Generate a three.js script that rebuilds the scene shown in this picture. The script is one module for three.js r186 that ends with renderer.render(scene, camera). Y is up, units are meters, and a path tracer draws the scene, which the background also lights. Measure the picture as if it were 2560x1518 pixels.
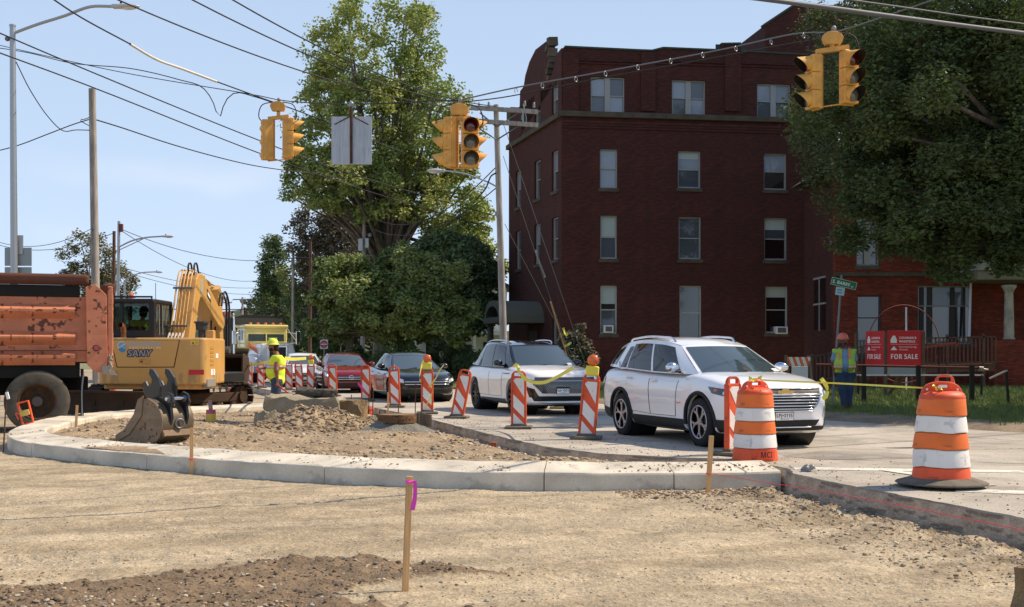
import * as THREE from 'three';
import { mergeGeometries } from 'three/addons/utils/BufferGeometryUtils.js';
import { RoundedBoxGeometry } from 'three/addons/geometries/RoundedBoxGeometry.js';
import { Brush, Evaluator, SUBTRACTION } from 'three-bvh-csg';

// ---------- camera, sky, sun, exposure ----------
const F = 3000, CX = 1280, HY = 888, EYE = 1.35;             // focal length in photo pixels, horizon row, eye height
const scene = new THREE.Scene();
const camera = new THREE.PerspectiveCamera(2 * Math.atan(759 / F) * 180 / Math.PI, 2560 / 1518, 0.1, 20000);
camera.position.set(0, EYE, 0);
camera.lookAt(0, EYE, -10);
camera.setViewOffset(2560, 1518, 0, -(HY - 759), 2560, 1518);
camera.updateProjectionMatrix();
const renderer = new THREE.WebGLRenderer({ antialias: true });
renderer.toneMapping = THREE.LinearToneMapping;
renderer.toneMappingExposure = 1.2;
renderer.shadowMap.enabled = true;
const SUN_AZ = 15 * Math.PI / 180, SUN_EL = 50 * Math.PI / 180;
const sunDir = new THREE.Vector3(Math.cos(SUN_EL) * Math.cos(SUN_AZ), Math.sin(SUN_EL), -Math.cos(SUN_EL) * Math.sin(SUN_AZ));
const sun = new THREE.DirectionalLight(0xffecd2, 5.0);
sun.position.copy(sunDir).multiplyScalar(120).add(new THREE.Vector3(0, 0, -25));
sun.target.position.set(0, 0, -25);
sun.castShadow = true; sun.shadow.radius = 1;
sun.shadow.mapSize.set(4096, 4096);
Object.assign(sun.shadow.camera, { left: -60, right: 60, top: 60, bottom: -60, near: 1, far: 300 });
scene.add(sun); scene.add(sun.target);

// ---------- helpers ----------
const V = (x, y, z) => new THREE.Vector3(x, y, z);
const at = (px, py, d) => V((px - CX) * d / F, EYE - (py - HY) * d / F, -d);
const gdep = (py, h = 0) => F * (EYE - h) / (py - HY);
const onG = (px, py, h = 0) => at(px, py, gdep(py, h));
const clamp = (x, a = 0, b = 1) => Math.min(b, Math.max(a, x));
const lerp = (a, b, t) => a + (b - a) * t;
const sst = (a, b, x) => { const t = clamp((x - a) / (b - a)); return t * t * (3 - 2 * t); };
const R = (deg) => deg * Math.PI / 180;
function rng(seed) { let a = seed >>> 0; return () => { a = (a + 0x6D2B79F5) | 0; let t = Math.imul(a ^ (a >>> 15), 1 | a); t = (t + Math.imul(t ^ (t >>> 7), 61 | t)) ^ t; return ((t ^ (t >>> 14)) >>> 0) / 4294967296; }; }
const rnd = rng(7);
const rr = (a, b, r = rnd) => a + (b - a) * r();
function hash(x, y, s) { let h = (Math.imul(x, 374761393) + Math.imul(y, 668265263) + Math.imul(s, 2147483647 ^ 0x5bd1e995)) | 0; h = Math.imul(h ^ (h >>> 13), 1274126177); return ((h ^ (h >>> 16)) >>> 0) / 4294967296; }
function vn(x, y, s = 1, p = 0) {                             // value noise, periodic when p > 0
  const xi = Math.floor(x), yi = Math.floor(y), fx = x - xi, fy = y - yi;
  const u = fx * fx * (3 - 2 * fx), v = fy * fy * (3 - 2 * fy);
  const m = p ? (k) => ((k % p) + p) % p : (k) => k;
  const a = hash(m(xi), m(yi), s), b = hash(m(xi + 1), m(yi), s), c = hash(m(xi), m(yi + 1), s), d = hash(m(xi + 1), m(yi + 1), s);
  return lerp(lerp(a, b, u), lerp(c, d, u), v);
}
function fbm(x, y, o = 4, s = 1, p = 0) { let t = 0, a = 0.5, n = 0; for (let i = 0; i < o; i++) { t += a * vn(x, y, s + i * 17, p); n += a; a *= 0.5; x *= 2; y *= 2; p *= 2; } return t / n; }
// piecewise smooth curve through [x, y] pairs
function prof(pts) {
  const n = pts.length;
  const m = pts.map((p, i) => { if (i === 0) return (pts[1][1] - p[1]) / (pts[1][0] - p[0]); if (i === n - 1) return (p[1] - pts[n - 2][1]) / (p[0] - pts[n - 2][0]); const a = (p[1] - pts[i - 1][1]) / (p[0] - pts[i - 1][0]), b = (pts[i + 1][1] - p[1]) / (pts[i + 1][0] - p[0]); return a * b <= 0 ? 0 : 2 * a * b / (a + b); });
  return (x) => {
    if (x <= pts[0][0]) return pts[0][1]; if (x >= pts[n - 1][0]) return pts[n - 1][1];
    let i = 0; while (x > pts[i + 1][0]) i++;
    const h = pts[i + 1][0] - pts[i][0], t = (x - pts[i][0]) / h, t2 = t * t, t3 = t2 * t;
    return (2 * t3 - 3 * t2 + 1) * pts[i][1] + (t3 - 2 * t2 + t) * h * m[i] + (-2 * t3 + 3 * t2) * pts[i + 1][1] + (t3 - t2) * h * m[i + 1];
  };
}
// ---------- naming ----------
const taken = {};
function numbered(n) { if (!(n in taken)) { taken[n] = 0; return n; } taken[n]++; return n + '_' + String(taken[n]).padStart(3, '0'); }
function tag(o, label, category, group, kind) { o.userData.label = label; o.userData.category = category; if (group) o.userData.group = group; if (kind) o.userData.kind = kind; return o; }
function thing(name, label, category, pos, ry = 0, group) {
  const o = new THREE.Group(); o.name = numbered(name); scene.add(o);
  if (pos) o.position.copy(pos); o.rotation.y = ry;
  return tag(o, label, category, group);
}
// ---------- geometry builder ----------
const _m = new THREE.Matrix4(), _q = new THREE.Quaternion(), _e = new THREE.Euler(), UP = V(0, 1, 0);
function norm(g) {
  if (g.index) g = g.toNonIndexed();
  if (!g.attributes.normal) g.computeVertexNormals();
  const n = g.attributes.position.count;
  if (!g.attributes.uv) g.setAttribute('uv', new THREE.BufferAttribute(new Float32Array(n * 2), 2));
  for (const k of Object.keys(g.attributes)) if (!['position', 'normal', 'uv', 'color'].includes(k)) g.deleteAttribute(k);
  g.morphAttributes = {}; g.clearGroups();
  return g;
}
function boxUV(g, s = 1) {
  const p = g.attributes.position, n = g.attributes.normal, u = g.attributes.uv;
  for (let i = 0; i < p.count; i += 3) {
    const nx = Math.abs(n.getX(i) + n.getX(i + 1) + n.getX(i + 2)), ny = Math.abs(n.getY(i) + n.getY(i + 1) + n.getY(i + 2)), nz = Math.abs(n.getZ(i) + n.getZ(i + 1) + n.getZ(i + 2));
    for (let k = i; k < i + 3; k++) {
      const x = p.getX(k), y = p.getY(k), z = p.getZ(k);
      if (ny >= nx && ny >= nz) u.setXY(k, x * s, z * s); else if (nx >= nz) u.setXY(k, z * s, y * s); else u.setXY(k, x * s, y * s);
    }
  }
  return g;
}
class GB {
  constructor() { this.a = []; }
  add(g, p = [0, 0, 0], r = [0, 0, 0], s = 1) {
    g = norm(g);
    _e.set(r[0], r[1], r[2]); _q.setFromEuler(_e);
    _m.compose(V(...p), _q, Array.isArray(s) ? V(...s) : V(s, s, s)); g.applyMatrix4(_m); this.a.push(g); return this;
  }
  box(w, h, d, p, r) { return this.add(new THREE.BoxGeometry(w, h, d), p, r); }
  rb(w, h, d, p, r, rad = 0.02, seg = 2) { return this.add(new RoundedBoxGeometry(w, h, d, seg, Math.min(rad, w / 2.01, h / 2.01, d / 2.01)), p, r); }
  cyl(r1, r2, h, p, r, seg = 16) { return this.add(new THREE.CylinderGeometry(r1, r2, h, seg), p, r); }
  sph(rad, p, s = 1, seg = 14) { return this.add(new THREE.SphereGeometry(rad, seg, Math.max(6, seg * 0.7 | 0)), p, [0, 0, 0], s); }
  bar(a, b, r1, r2 = r1, seg = 10) {
    const d = b.clone().sub(a), L = d.length(), g = norm(new THREE.CylinderGeometry(r2, r1, L, seg));
    g.translate(0, L / 2, 0); _q.setFromUnitVectors(UP, d.normalize()); g.applyQuaternion(_q); g.translate(a.x, a.y, a.z); this.a.push(g); return this;
  }
  beam(a, b, w, h) {                                          // square bar between two points
    const d = b.clone().sub(a), L = d.length(), g = norm(new THREE.BoxGeometry(w, h, L));
    const m = new THREE.Matrix4().lookAt(b, a, UP); g.translate(0, 0, 0); g.applyMatrix4(m); const c = a.clone().add(b).multiplyScalar(0.5); g.translate(c.x, c.y, c.z); this.a.push(g); return this;
  }
  tube(pts, r, seg = 24, rad = 6, closed = false) { return this.add(new THREE.TubeGeometry(new THREE.CatmullRomCurve3(pts, closed, 'centripetal'), seg, r, rad, closed)); }
  ext(pts, depth, p, r, bevel = 0) {                          // extrude an outline in xy, centred in z
    const s = pts instanceof THREE.Shape ? pts : new THREE.Shape(pts.map((q) => new THREE.Vector2(q[0], q[1])));
    const g = new THREE.ExtrudeGeometry(s, { depth: depth - 2 * bevel, bevelEnabled: bevel > 0, bevelThickness: bevel, bevelSize: bevel, bevelOffset: -bevel, bevelSegments: 2, curveSegments: 10, steps: 1 });
    g.translate(0, 0, -depth / 2 + bevel); return this.add(g, p, r);
  }
  lathe(pts, seg, p, r) { return this.add(new THREE.LatheGeometry(pts.map((q) => new THREE.Vector2(q[0], q[1])), seg), p, r); }
  tor(R_, r, p, ro, a = 8, b = 24, arc = Math.PI * 2) { return this.add(new THREE.TorusGeometry(R_, r, a, b, arc), p, ro); }
  grid(fn, nu, nv, flip = false) {                            // surface fn(u, v) -> Vector3
    const P = [], U = [], I = [];
    for (let j = 0; j <= nv; j++) for (let i = 0; i <= nu; i++) { const q = fn(i / nu, j / nv); P.push(q.x, q.y, q.z); U.push(i / nu, j / nv); }
    for (let j = 0; j < nv; j++) for (let i = 0; i < nu; i++) { const a = j * (nu + 1) + i, b = a + 1, c = a + nu + 1, d = c + 1; if (flip) I.push(a, c, b, b, c, d); else I.push(a, b, c, b, d, c); }
    const g = new THREE.BufferGeometry(); g.setAttribute('position', new THREE.Float32BufferAttribute(P, 3)); g.setAttribute('uv', new THREE.Float32BufferAttribute(U, 2)); g.setIndex(I); g.computeVertexNormals();
    return this.add(g);
  }
  merged(mat) { const g = this.a.length === 1 ? this.a[0] : mergeGeometries(this.a); if (mat && mat.userData.uvm) boxUV(g, mat.userData.uvm); return g; }
  build(name, mat, parent, label) {
    const m = new THREE.Mesh(this.merged(mat), mat); m.castShadow = m.receiveShadow = true;
    if (parent) { m.name = name; parent.add(m); } else { m.name = numbered(name); scene.add(m); }
    if (label) m.userData.label = label;
    return m;
  }
}
const gb = () => new GB();
function structure(o) { o.userData.kind = 'structure'; delete o.userData.category; return o; }
function wob(g, amt, fr, seed) {                              // uneven a surface along its normals, position based so seams stay closed
  const p = g.attributes.position, n = g.attributes.normal;
  for (let i = 0; i < p.count; i++) {
    const x = p.getX(i), y = p.getY(i), z = p.getZ(i);
    const a = (fbm(x * fr + 31, y * fr + z * fr * 0.7, 3, seed) - 0.5) * 2 * amt, b = (fbm(z * fr + 11, y * fr - x * fr * 0.7, 3, seed + 5) - 0.5) * 2 * amt, c = (fbm(x * fr + z * fr, y * fr * 0.5 + 7, 3, seed + 9) - 0.5) * 2 * amt;
    p.setXYZ(i, x + a, y + c, z + b);
  }
  return g;
}
// ---------- textures and materials ----------
function tex(size, fn, srgb = true, sy = size) {
  const d = new Uint8Array(size * sy * 4);
  for (let y = 0; y < sy; y++) for (let x = 0; x < size; x++) { const c = fn(x / size, y / sy), k = (y * size + x) * 4; d[k] = clamp(c[0]) * 255; d[k + 1] = clamp(c[1]) * 255; d[k + 2] = clamp(c[2]) * 255; d[k + 3] = 255; }
  const t = new THREE.DataTexture(d, size, sy); t.wrapS = t.wrapT = THREE.RepeatWrapping; t.magFilter = THREE.LinearFilter; t.minFilter = THREE.LinearMipmapLinearFilter; t.generateMipmaps = true;
  if (srgb) t.colorSpace = THREE.SRGBColorSpace; t.needsUpdate = true; return t;
}
const grey = (v) => [v, v, v];
function mat(color, rough = 0.7, metal = 0, o = {}) { return new THREE.MeshStandardMaterial({ color, roughness: rough, metalness: metal, ...o }); }
function uvm(m, s) { m.userData.uvm = s; return m; }
function phys(color, o = {}) { return new THREE.MeshPhysicalMaterial({ color, roughness: 0.4, ...o }); }
function canvasTex(w, h, draw) {
  const c = document.createElement('canvas'); c.width = w; c.height = h; const x = c.getContext('2d'); draw(x, w, h);
  const t = new THREE.CanvasTexture(c); t.colorSpace = THREE.SRGBColorSpace; t.anisotropy = 8; return t;
}
// ---------- sky ----------
{
  const w = 1024, h = 512, d = new Float32Array(w * h * 4);
  const rad = (el, az) => {
    const e = Math.max(0, el), t = Math.pow(e / (Math.PI / 2), 0.66);
    let r = lerp(0.60, 0.06, t), g = lerp(0.755, 0.12, t), b = lerp(0.95, 0.32, t);
    const hz = Math.exp(-e * 18); r = lerp(r, 0.68, hz * 0.6); g = lerp(g, 0.76, hz * 0.6); b = lerp(b, 0.84, hz * 0.6);
    // low summer cumulus, far off
    const c = sst(0.57, 0.8, fbm(az * 9 + 3, el * 42, 5, 61)) * sst(0.03, 0.075, e) * (1 - sst(0.13, 0.24, e)) * 0.22;
    r = lerp(r, 0.84, c); g = lerp(g, 0.84, c); b = lerp(b, 0.87, c);
    return [r, g, b];
  };
  for (let y = 0; y < h; y++) for (let x = 0; x < w; x++) {
    const el = ((y + 0.5) / h - 0.5) * Math.PI, az = (x + 0.5) / w * Math.PI * 2, k = (y * w + x) * 4;
    let c = rad(el, az); if (el < 0) c = [0.28, 0.27, 0.24];
    d[k] = c[0]; d[k + 1] = c[1]; d[k + 2] = c[2]; d[k + 3] = 1;
  }
  const t = new THREE.DataTexture(d, w, h, THREE.RGBAFormat, THREE.FloatType); t.mapping = THREE.EquirectangularReflectionMapping; t.magFilter = THREE.LinearFilter; t.minFilter = THREE.LinearFilter; t.needsUpdate = true;
  scene.background = t; scene.environment = t;
}
// ---------- ground, island, road ----------
const dirtTex = tex(1024, (u, v) => {
  const a = fbm(u * 6, v * 6, 5, 3, 6), b = vn(u * 256, v * 256, 9, 256), c = fbm(u * 48, v * 48, 3, 21, 48), f = vn(u * 512, v * 512, 12, 512);
  const st = sst(0.66, 0.8, vn(u * 90, v * 90, 33, 90) * 0.7 + vn(u * 180, v * 180, 35, 180) * 0.3);
  let k = 0.80 + (a - 0.5) * 0.26 + (b - 0.5) * 0.16 + (c - 0.5) * 0.22 + (f - 0.5) * 0.12;
  return [k * 0.82 + st * 0.05, k * 0.758 + st * 0.06, k * 0.655 + st * 0.07];
});
const dirtBump = tex(512, (u, v) => grey(0.4 * fbm(u * 24, v * 24, 4, 5, 24) + 0.45 * fbm(u * 96, v * 96, 2, 8, 96) + 0.2 * sst(0.6, 0.85, vn(u * 60, v * 60, 33, 60))), false);
const dirtM = uvm(mat(0xffffff, 0.96, 0, { map: dirtTex, bumpMap: dirtBump, bumpScale: 0.022, vertexColors: true }), 0.55);
// kerb outer line (plan x, depth) taken round the nose of the island
const kerbPts = [[3.2, 14.25], [2.5, 14.12], [1.8, 14.08], [0.9, 14.04], [0.05, 14.1], [-0.8, 14.25], [-1.65, 14.55], [-2.96, 15.2], [-4.32, 16.1], [-5.46, 16.95], [-6.8, 18.1], [-7.8, 19.1], [-8.4, 20.0], [-8.7, 20.7], [-8.87, 21.4], [-8.97, 22.1], [-9.12, 23], [-9.27, 24.2], [-9.3, 25.3], [-9.12, 26.3], [-8.9, 27], [-8.27, 28.3], [-7.5, 29.9], [-6.6, 31.3], [-4.6, 33]];
const kerbCurve = new THREE.CatmullRomCurve3(kerbPts.map(([x, d]) => V(x, 0, -d)), false, 'centripetal');
const KN = 260, kerbLine = kerbCurve.getSpacedPoints(KN);
const kerbIn = kerbLine.map((p, i) => { const a = kerbLine[Math.max(0, i - 1)], b = kerbLine[Math.min(KN, i + 1)], t = b.clone().sub(a).normalize(); return V(-t.z, 0, t.x).multiplyScalar(-1); });
// inward is to the right of travel (towards the island): travel runs -x at the front, so inward is -z
kerbIn.forEach((n, i) => { const c = V(-3.5, 0, -22).sub(kerbLine[i]); if (n.dot(c) < 0) n.negate(); });
const KW = 0.62, KH0 = -0.025, KH1 = 0.05;
// road left edge (plan x, depth), near to far
const edgeNear = [[6.2, 4.2], [5.1, 7.2], [4.62, 8.8], [4.25, 9.95], [3.75, 11.6], [3.35, 13.0], [3.22, 13.7], [3.3, 14.25]];
const edgeIsl = [[3.0, 15.55], [2.2, 15.85], [1.2, 16.5], [0.62, 17.5], [0.1, 18.9], [-0.75, 21.8], [-1.8, 25.6], [-3.4, 30.5], [-4.9, 34.6], [-7, 40.5], [-9.6, 47], [-14.2, 60], [-22.5, 86], [-39, 140], [-76, 260], [-300, 980]];
const edgeRight = [[-280, 1000], [-60, 260], [-27, 140], [-13.2, 86], [-6.2, 60], [-1.2, 44], [2.3, 33.6], [4.6, 28.4], [6.6, 24.6], [8.9, 20.8], [12.5, 15.5], [18, 9], [24, 3]];
const inPoly = (x, d, P) => { let c = false; for (let i = 0, j = P.length - 1; i < P.length; j = i++) { const [xi, yi] = P[i], [xj, yj] = P[j]; if ((yi > d) !== (yj > d) && x < (xj - xi) * (d - yi) / (yj - yi) + xi) c = !c; } return c; };
const islPoly = [...kerbLine.map((p, i) => [p.x + kerbIn[i].x * 0.32, -p.z - kerbIn[i].z * 0.32]).filter((_, i) => i % 4 === 0), [-3.4, 34.5], [-0.6, 27], [3.4, 20], [4.2, 15.6]];
const roadPoly = [...edgeNear, ...edgeIsl, ...edgeRight];
const lumps = [[-3.75, 21.5, 1.1, 0.36], [-3.1, 21.9, 0.9, 0.24], [-5.4, 20.6, 1.1, 0.12], [-6.6, 22.8, 1.2, 0.14], [-4.2, 20.0, 1.3, 0.15], [-2.6, 19.6, 1.2, 0.1], [-7.6, 21.6, 0.6, 0.1], [-1.6, 20.5, 0.9, 0.08], [-7.3, 24.2, 1.3, 0.10]];
function groundH(x, d) {
  const isl = d > 13.9 && d < 36 && x < 4.2 && x > -10 && inPoly(x, d, islPoly);
  let h;
  const n1 = fbm(x * 1.3 + 50, d * 1.3, 4, 41) - 0.5, n2 = fbm(x * 9, d * 9, 3, 43) - 0.5;
  if (isl) {
    h = -0.045 + n1 * 0.09 + n2 * 0.05;
    for (const [a, b, r, k] of lumps) { const q = Math.hypot(x - a, (d - b) * 1.0) / r; if (q < 1.6) h += k * Math.exp(-q * q * 2.0) * (1 + n1 * 0.5 + n2 * 0.35); }
    const er = x - prof2(edgeIsl, d); h -= 0.13 * sst(-0.9, -0.1, er);   // the soil falls away to the foot of the old pavement
  } else {
    h = -0.235 + n1 * 0.05 + n2 * 0.014 + (vn(x * 28, d * 28, 47) - 0.5) * 0.008;
    for (const [a, b, w2, ph] of [[10.4, 0.22, 0.34, 0], [11.9, 0.2, 0.34, 2], [8.9, -0.1, 0.3, 4], [12.8, -0.06, 0.3, 1]]) { const t = d - (a + b * x + 0.35 * Math.sin(x * 0.45 + ph)), q = Math.abs(t) / w2; if (q < 0.6) { const ed2 = 1 - sst(0.44, 0.56, q); h -= ed2 * (0.011 + 0.007 * Math.sin(x * 34 + (t > 0 ? 1 : -1) * t * 26)) * sst(0.35, 0.6, fbm(x * 0.8 + ph, d, 3, 49)); if (q > 0.5) h += 0.006; } }
    const w = damp(x, d); h += w * (0.014 + n2 * 0.05 + (vn(x * 17, d * 17, 48) - 0.5) * 0.022);
    const e = x - prof2(edgeNear, d); if (d < 15) h += 0.05 * sst(-1.6, -0.25, e) * (0.5 + n2 * 2) - 0.07 * sst(-0.22, -0.05, e);
  }
  return h;
}
function prof2(P, d) { for (let i = 0; i < P.length - 1; i++) if (d >= P[i][1] && d <= P[i + 1][1]) return lerp(P[i][0], P[i + 1][0], (d - P[i][1]) / (P[i + 1][1] - P[i][1])); return d < P[0][1] ? P[0][0] : P[P.length - 1][0]; }
// freshly turned damp soil spread across the bottom left of the foreground
const dampPoly = [[-5.0, 7.7], [-3.6, 8.15], [-2.5, 8.75], [-1.85, 9.2], [-1.2, 9.4], [-0.8, 9.15], [-0.35, 8.95], [-0.15, 8.75], [-0.5, 8.55], [-0.9, 8.35], [-1.2, 7.9], [-0.7, 7.4], [-0.3, 7.2], [0.2, 7.1], [0.2, 6], [-5, 5]];
function damp(x, d) { if (d > 10 || x > 1 || d < 4) return 0; const a = fbm(x * 2.4, d * 2.4, 4, 71) - 0.5, b = fbm(x * 2.4 + 9, d * 2.4, 4, 72) - 0.5; return inPoly(x + a * 0.55 + (vn(x * 14, d * 14, 73) - 0.5) * 0.1, d + b * 0.5 + (vn(x * 16, d * 16, 74) - 0.5) * 0.08, dampPoly) ? 1 : 0; }
{
  const geos = [];
  const patch = (x0, x1, d0, d1, st, keep) => {
    const nx = Math.round((x1 - x0) / st), nd = Math.round((d1 - d0) / st), P = new Float32Array((nx + 1) * (nd + 1) * 3), C = new Float32Array((nx + 1) * (nd + 1) * 3), I = [];
    for (let j = 0; j <= nd; j++) for (let i = 0; i <= nx; i++) {
      const x = x0 + i * st, d = d0 + j * st, k = (j * (nx + 1) + i) * 3;
      P[k] = x; P[k + 1] = groundH(x, d); P[k + 2] = -d;
      const w = damp(x, d), f = fbm(x * 0.8, d * 2.2, 4, 81), g = fbm(x * 5, d * 9, 3, 82), tr = sst(0.5, 0.64, fbm(x * 0.45 + d * 0.16, d * 3.2 - x * 0.9, 4, 83));
      let c = [0.93, 0.90, 0.82]; const s = 0.80 + f * 0.34 + (g - 0.5) * 0.16; c = c.map((q) => q * s);
      c = [lerp(c[0], c[0] * 0.76, tr * 0.7), lerp(c[1], c[1] * 0.73, tr * 0.7), lerp(c[2], c[2] * 0.68, tr * 0.7)];
      if (P[k + 1] > -0.16) { const m = 0.66 + 0.34 * fbm(x * 3, d * 3, 4, 85); c = [0.86 * m, 0.76 * m, 0.64 * m]; }
      const loose = sst(-1.4, -0.5, x - prof2(edgeNear, d)) * (d < 14.4 ? 1 : 0) * sst(0.42, 0.6, fbm(x * 4, d * 4, 4, 86)); c = c.map((q, i2) => lerp(q, q * [0.66, 0.62, 0.58][i2], loose));
      if (w) { const m = 0.36 + 0.16 * g; c = [0.92 * m, 0.76 * m, 0.60 * m]; }
      C[k] = c[0]; C[k + 1] = c[1]; C[k + 2] = c[2];
    }
    for (let j = 0; j < nd; j++) for (let i = 0; i < nx; i++) { const x = x0 + (i + 0.5) * st, d = d0 + (j + 0.5) * st; if (keep && !keep(x, d)) continue; const a = j * (nx + 1) + i, b = a + 1, c = a + nx + 1, e = c + 1; I.push(a, b, c, b, e, c); }
    const g = new THREE.BufferGeometry(); g.setAttribute('position', new THREE.BufferAttribute(P, 3)); g.setAttribute('color', new THREE.BufferAttribute(C, 3)); g.setIndex(I); g.computeVertexNormals();
    geos.push(norm(g));
  };
  patch(-9.5, 6.2, 4.6, 17.6, 0.042, (x, d) => x < prof2(edgeNear, Math.min(d, 13.7)) + 0.5);
  patch(-18, 4.2, 17.6, 42, 0.085, (x, d) => x < prof2(edgeIsl, d) + 0.4);
  patch(-60, 6, -30, 4.6, 1.7);
  patch(-110, 2, 42, 130, 2.2, (x, d) => x < prof2(edgeIsl, d) + 2.5);
  patch(-60, -17.9, 17.6, 42, 1.5);
  patch(-60, -9.4, 4.6, 17.6, 1.3);
  // the country beyond, down to the horizon
  const far = norm(new THREE.PlaneGeometry(9000, 9000, 8, 8)); far.rotateX(-Math.PI / 2); far.translate(0, -0.62, -1500);
  const fc = new Float32Array(far.attributes.position.count * 3); for (let i = 0; i < fc.length; i += 3) { fc[i] = 0.42; fc[i + 1] = 0.50; fc[i + 2] = 0.34; }
  far.setAttribute('color', new THREE.BufferAttribute(fc, 3)); geos.push(far);
  const g = mergeGeometries(geos); boxUV(g, 0.55);
  const m = new THREE.Mesh(g, dirtM); m.name = numbered('ground'); m.castShadow = m.receiveShadow = true; structure(m); m.userData.label = 'graded tan dirt and soil of the road works'; scene.add(m);
}
// ---- kerb segments
const concTex = tex(512, (u, v) => { const a = fbm(u * 5, v * 5, 5, 103, 5), b = vn(u * 256, v * 256, 109, 256), s = sst(0.62, 0.75, fbm(u * 9, v * 9, 4, 115, 9)); const k = 0.79 + (a - 0.5) * 0.28 + (b - 0.5) * 0.07 - s * 0.11; return [k * 0.985, k * 0.95, k * 0.87]; });
const concBump = tex(256, (u, v) => grey(fbm(u * 32, v * 32, 4, 105, 32)), false);
const concM = uvm(mat(0xffffff, 0.9, 0, { map: concTex, bumpMap: concBump, bumpScale: 0.004 }), 0.5);
{
  const kerb = new THREE.Group(); kerb.name = numbered('kerb'); scene.add(kerb); structure(kerb); kerb.userData.label = 'new pale concrete kerb curving round the traffic island';
  const cut = [0]; const marks = [0.045, 0.1, 0.2, 0.315, 0.43, 0.535, 0.64, 0.75, 0.87, 1];
  let last = 0;
  for (const mk of marks) {
    const i0 = last, i1 = Math.round(mk * KN); last = i1; if (i1 <= i0) continue;
    const S = []; // cross-section rings
    for (let i = i0; i <= i1; i++) {
      let p = kerbLine[i].clone(); const n = kerbIn[i];
      const e = i === i0 ? 0.006 : i === i1 ? -0.006 : 0; if (e) { const t = kerbLine[Math.min(KN, i + 1)].clone().sub(kerbLine[Math.max(0, i - 1)]).normalize(); p.addScaledVector(t, e); }
      const w = (vn(i * 0.35, 3, 7) - 0.5) * 0.012, bk = sst(0.44, 0.6, i / KN), H0 = KH0 + bk * 0.125, H1 = KH1 + bk * 0.03;
      const q = (a, y) => V(p.x + n.x * a, y + w, p.z + n.z * a);
      S.push([q(0.0, -0.36), q(0.004, H0 - 0.03), q(0.012, H0 - 0.008), q(0.03, H0), q(KW - 0.04, H1), q(KW - 0.012, H1 - 0.012), q(KW, H1 - 0.04), q(KW, -0.36)]);
    }
    const B = gb(), nS = S.length - 1, m = S[0].length;
    B.grid((u, v) => { const a = S[Math.round(u * nS)]; return a[Math.round(v * (m - 1))].clone(); }, nS, m - 1, true);
    // crisp faces: recompute flat-ish normals across the profile by splitting
    let g = B.a[0]; B.a = []; const flat = g; flat.computeVertexNormals(); B.a.push(flat);
    for (const [k, fl] of [[0, 0], [nS, 1]]) { const s = S[k], P = []; const c = s[0].clone().add(s[7]).multiplyScalar(0.5); for (let j = 0; j < m - 1; j++) { const tri = fl ? [c, s[j], s[j + 1]] : [c, s[j + 1], s[j]]; tri.forEach((t) => P.push(t.x, t.y, t.z)); } const cg = new THREE.BufferGeometry(); cg.setAttribute('position', new THREE.Float32BufferAttribute(P, 3)); cg.computeVertexNormals(); B.add(cg); }
    B.build('kerb_segment', concM, kerb);
  }
  // crumbs of soil dropped on the kerb top
}
// ---- road slab
const asphTex = tex(1024, (u, v) => { const a = fbm(u * 4, v * 4, 5, 203, 4), b = vn(u * 512, v * 512, 209, 512), c = vn(u * 256, v * 256, 211, 256), s = sst(0.56, 0.7, fbm(u * 7, v * 7, 4, 215, 7)); const k = 0.66 + (a - 0.5) * 0.16 + (b - 0.5) * 0.12 + (c - 0.5) * 0.08 - s * 0.06; return [k * 1.0, k * 0.955, k * 0.875]; });
const asphBump = tex(512, (u, v) => grey(fbm(u * 128, v * 128, 2, 205, 128)), false);
const asphM = uvm(mat(0xffffff, 0.88, 0, { map: asphTex, bumpMap: asphBump, bumpScale: 0.004 }), 0.25);
const cutTex = tex(512, (u, v) => { const a = fbm(u * 8, v * 8, 4, 303, 8), b = vn(u * 128, v * 128, 305, 128), s = sst(0.6, 0.7, fbm(u * 5, v * 16, 4, 307, 5)); const k = 0.68 + (a - 0.5) * 0.25 + (b - 0.5) * 0.12; return [lerp(k, 0.25, s * 0.4), lerp(k * 0.9, 0.23, s * 0.4), lerp(k * 0.79, 0.2, s * 0.4)]; });
const cutM = mat(0xffffff, 0.95, 0, { map: cutTex, bumpMap: concBump, bumpScale: 0.02 });
function jag(P, st, amt, seed) { const out = []; for (let i = 0; i < P.length - 1; i++) { const L = Math.hypot(P[i + 1][0] - P[i][0], P[i + 1][1] - P[i][1]), n = Math.max(1, Math.min(90, Math.round(L / st))); for (let k = 0; k < n; k++) { const t = k / n, x = lerp(P[i][0], P[i + 1][0], t), d = lerp(P[i][1], P[i + 1][1], t); const f = d < 45 ? 1 : 0; out.push([x + (fbm(x * 3 + d * 3, d * 4, 4, seed) - 0.5) * amt * f + (vn(d * 11, x * 11, seed + 3) - 0.5) * amt * 0.35 * f, d]); } } out.push(P[P.length - 1]); return out; }
const edgeL = [...jag(edgeNear, 0.09, 0.07, 401), ...jag(edgeIsl, 0.14, 0.12, 405)];
const edgeR = jag(edgeRight, 0.3, 0.25, 409);
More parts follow.
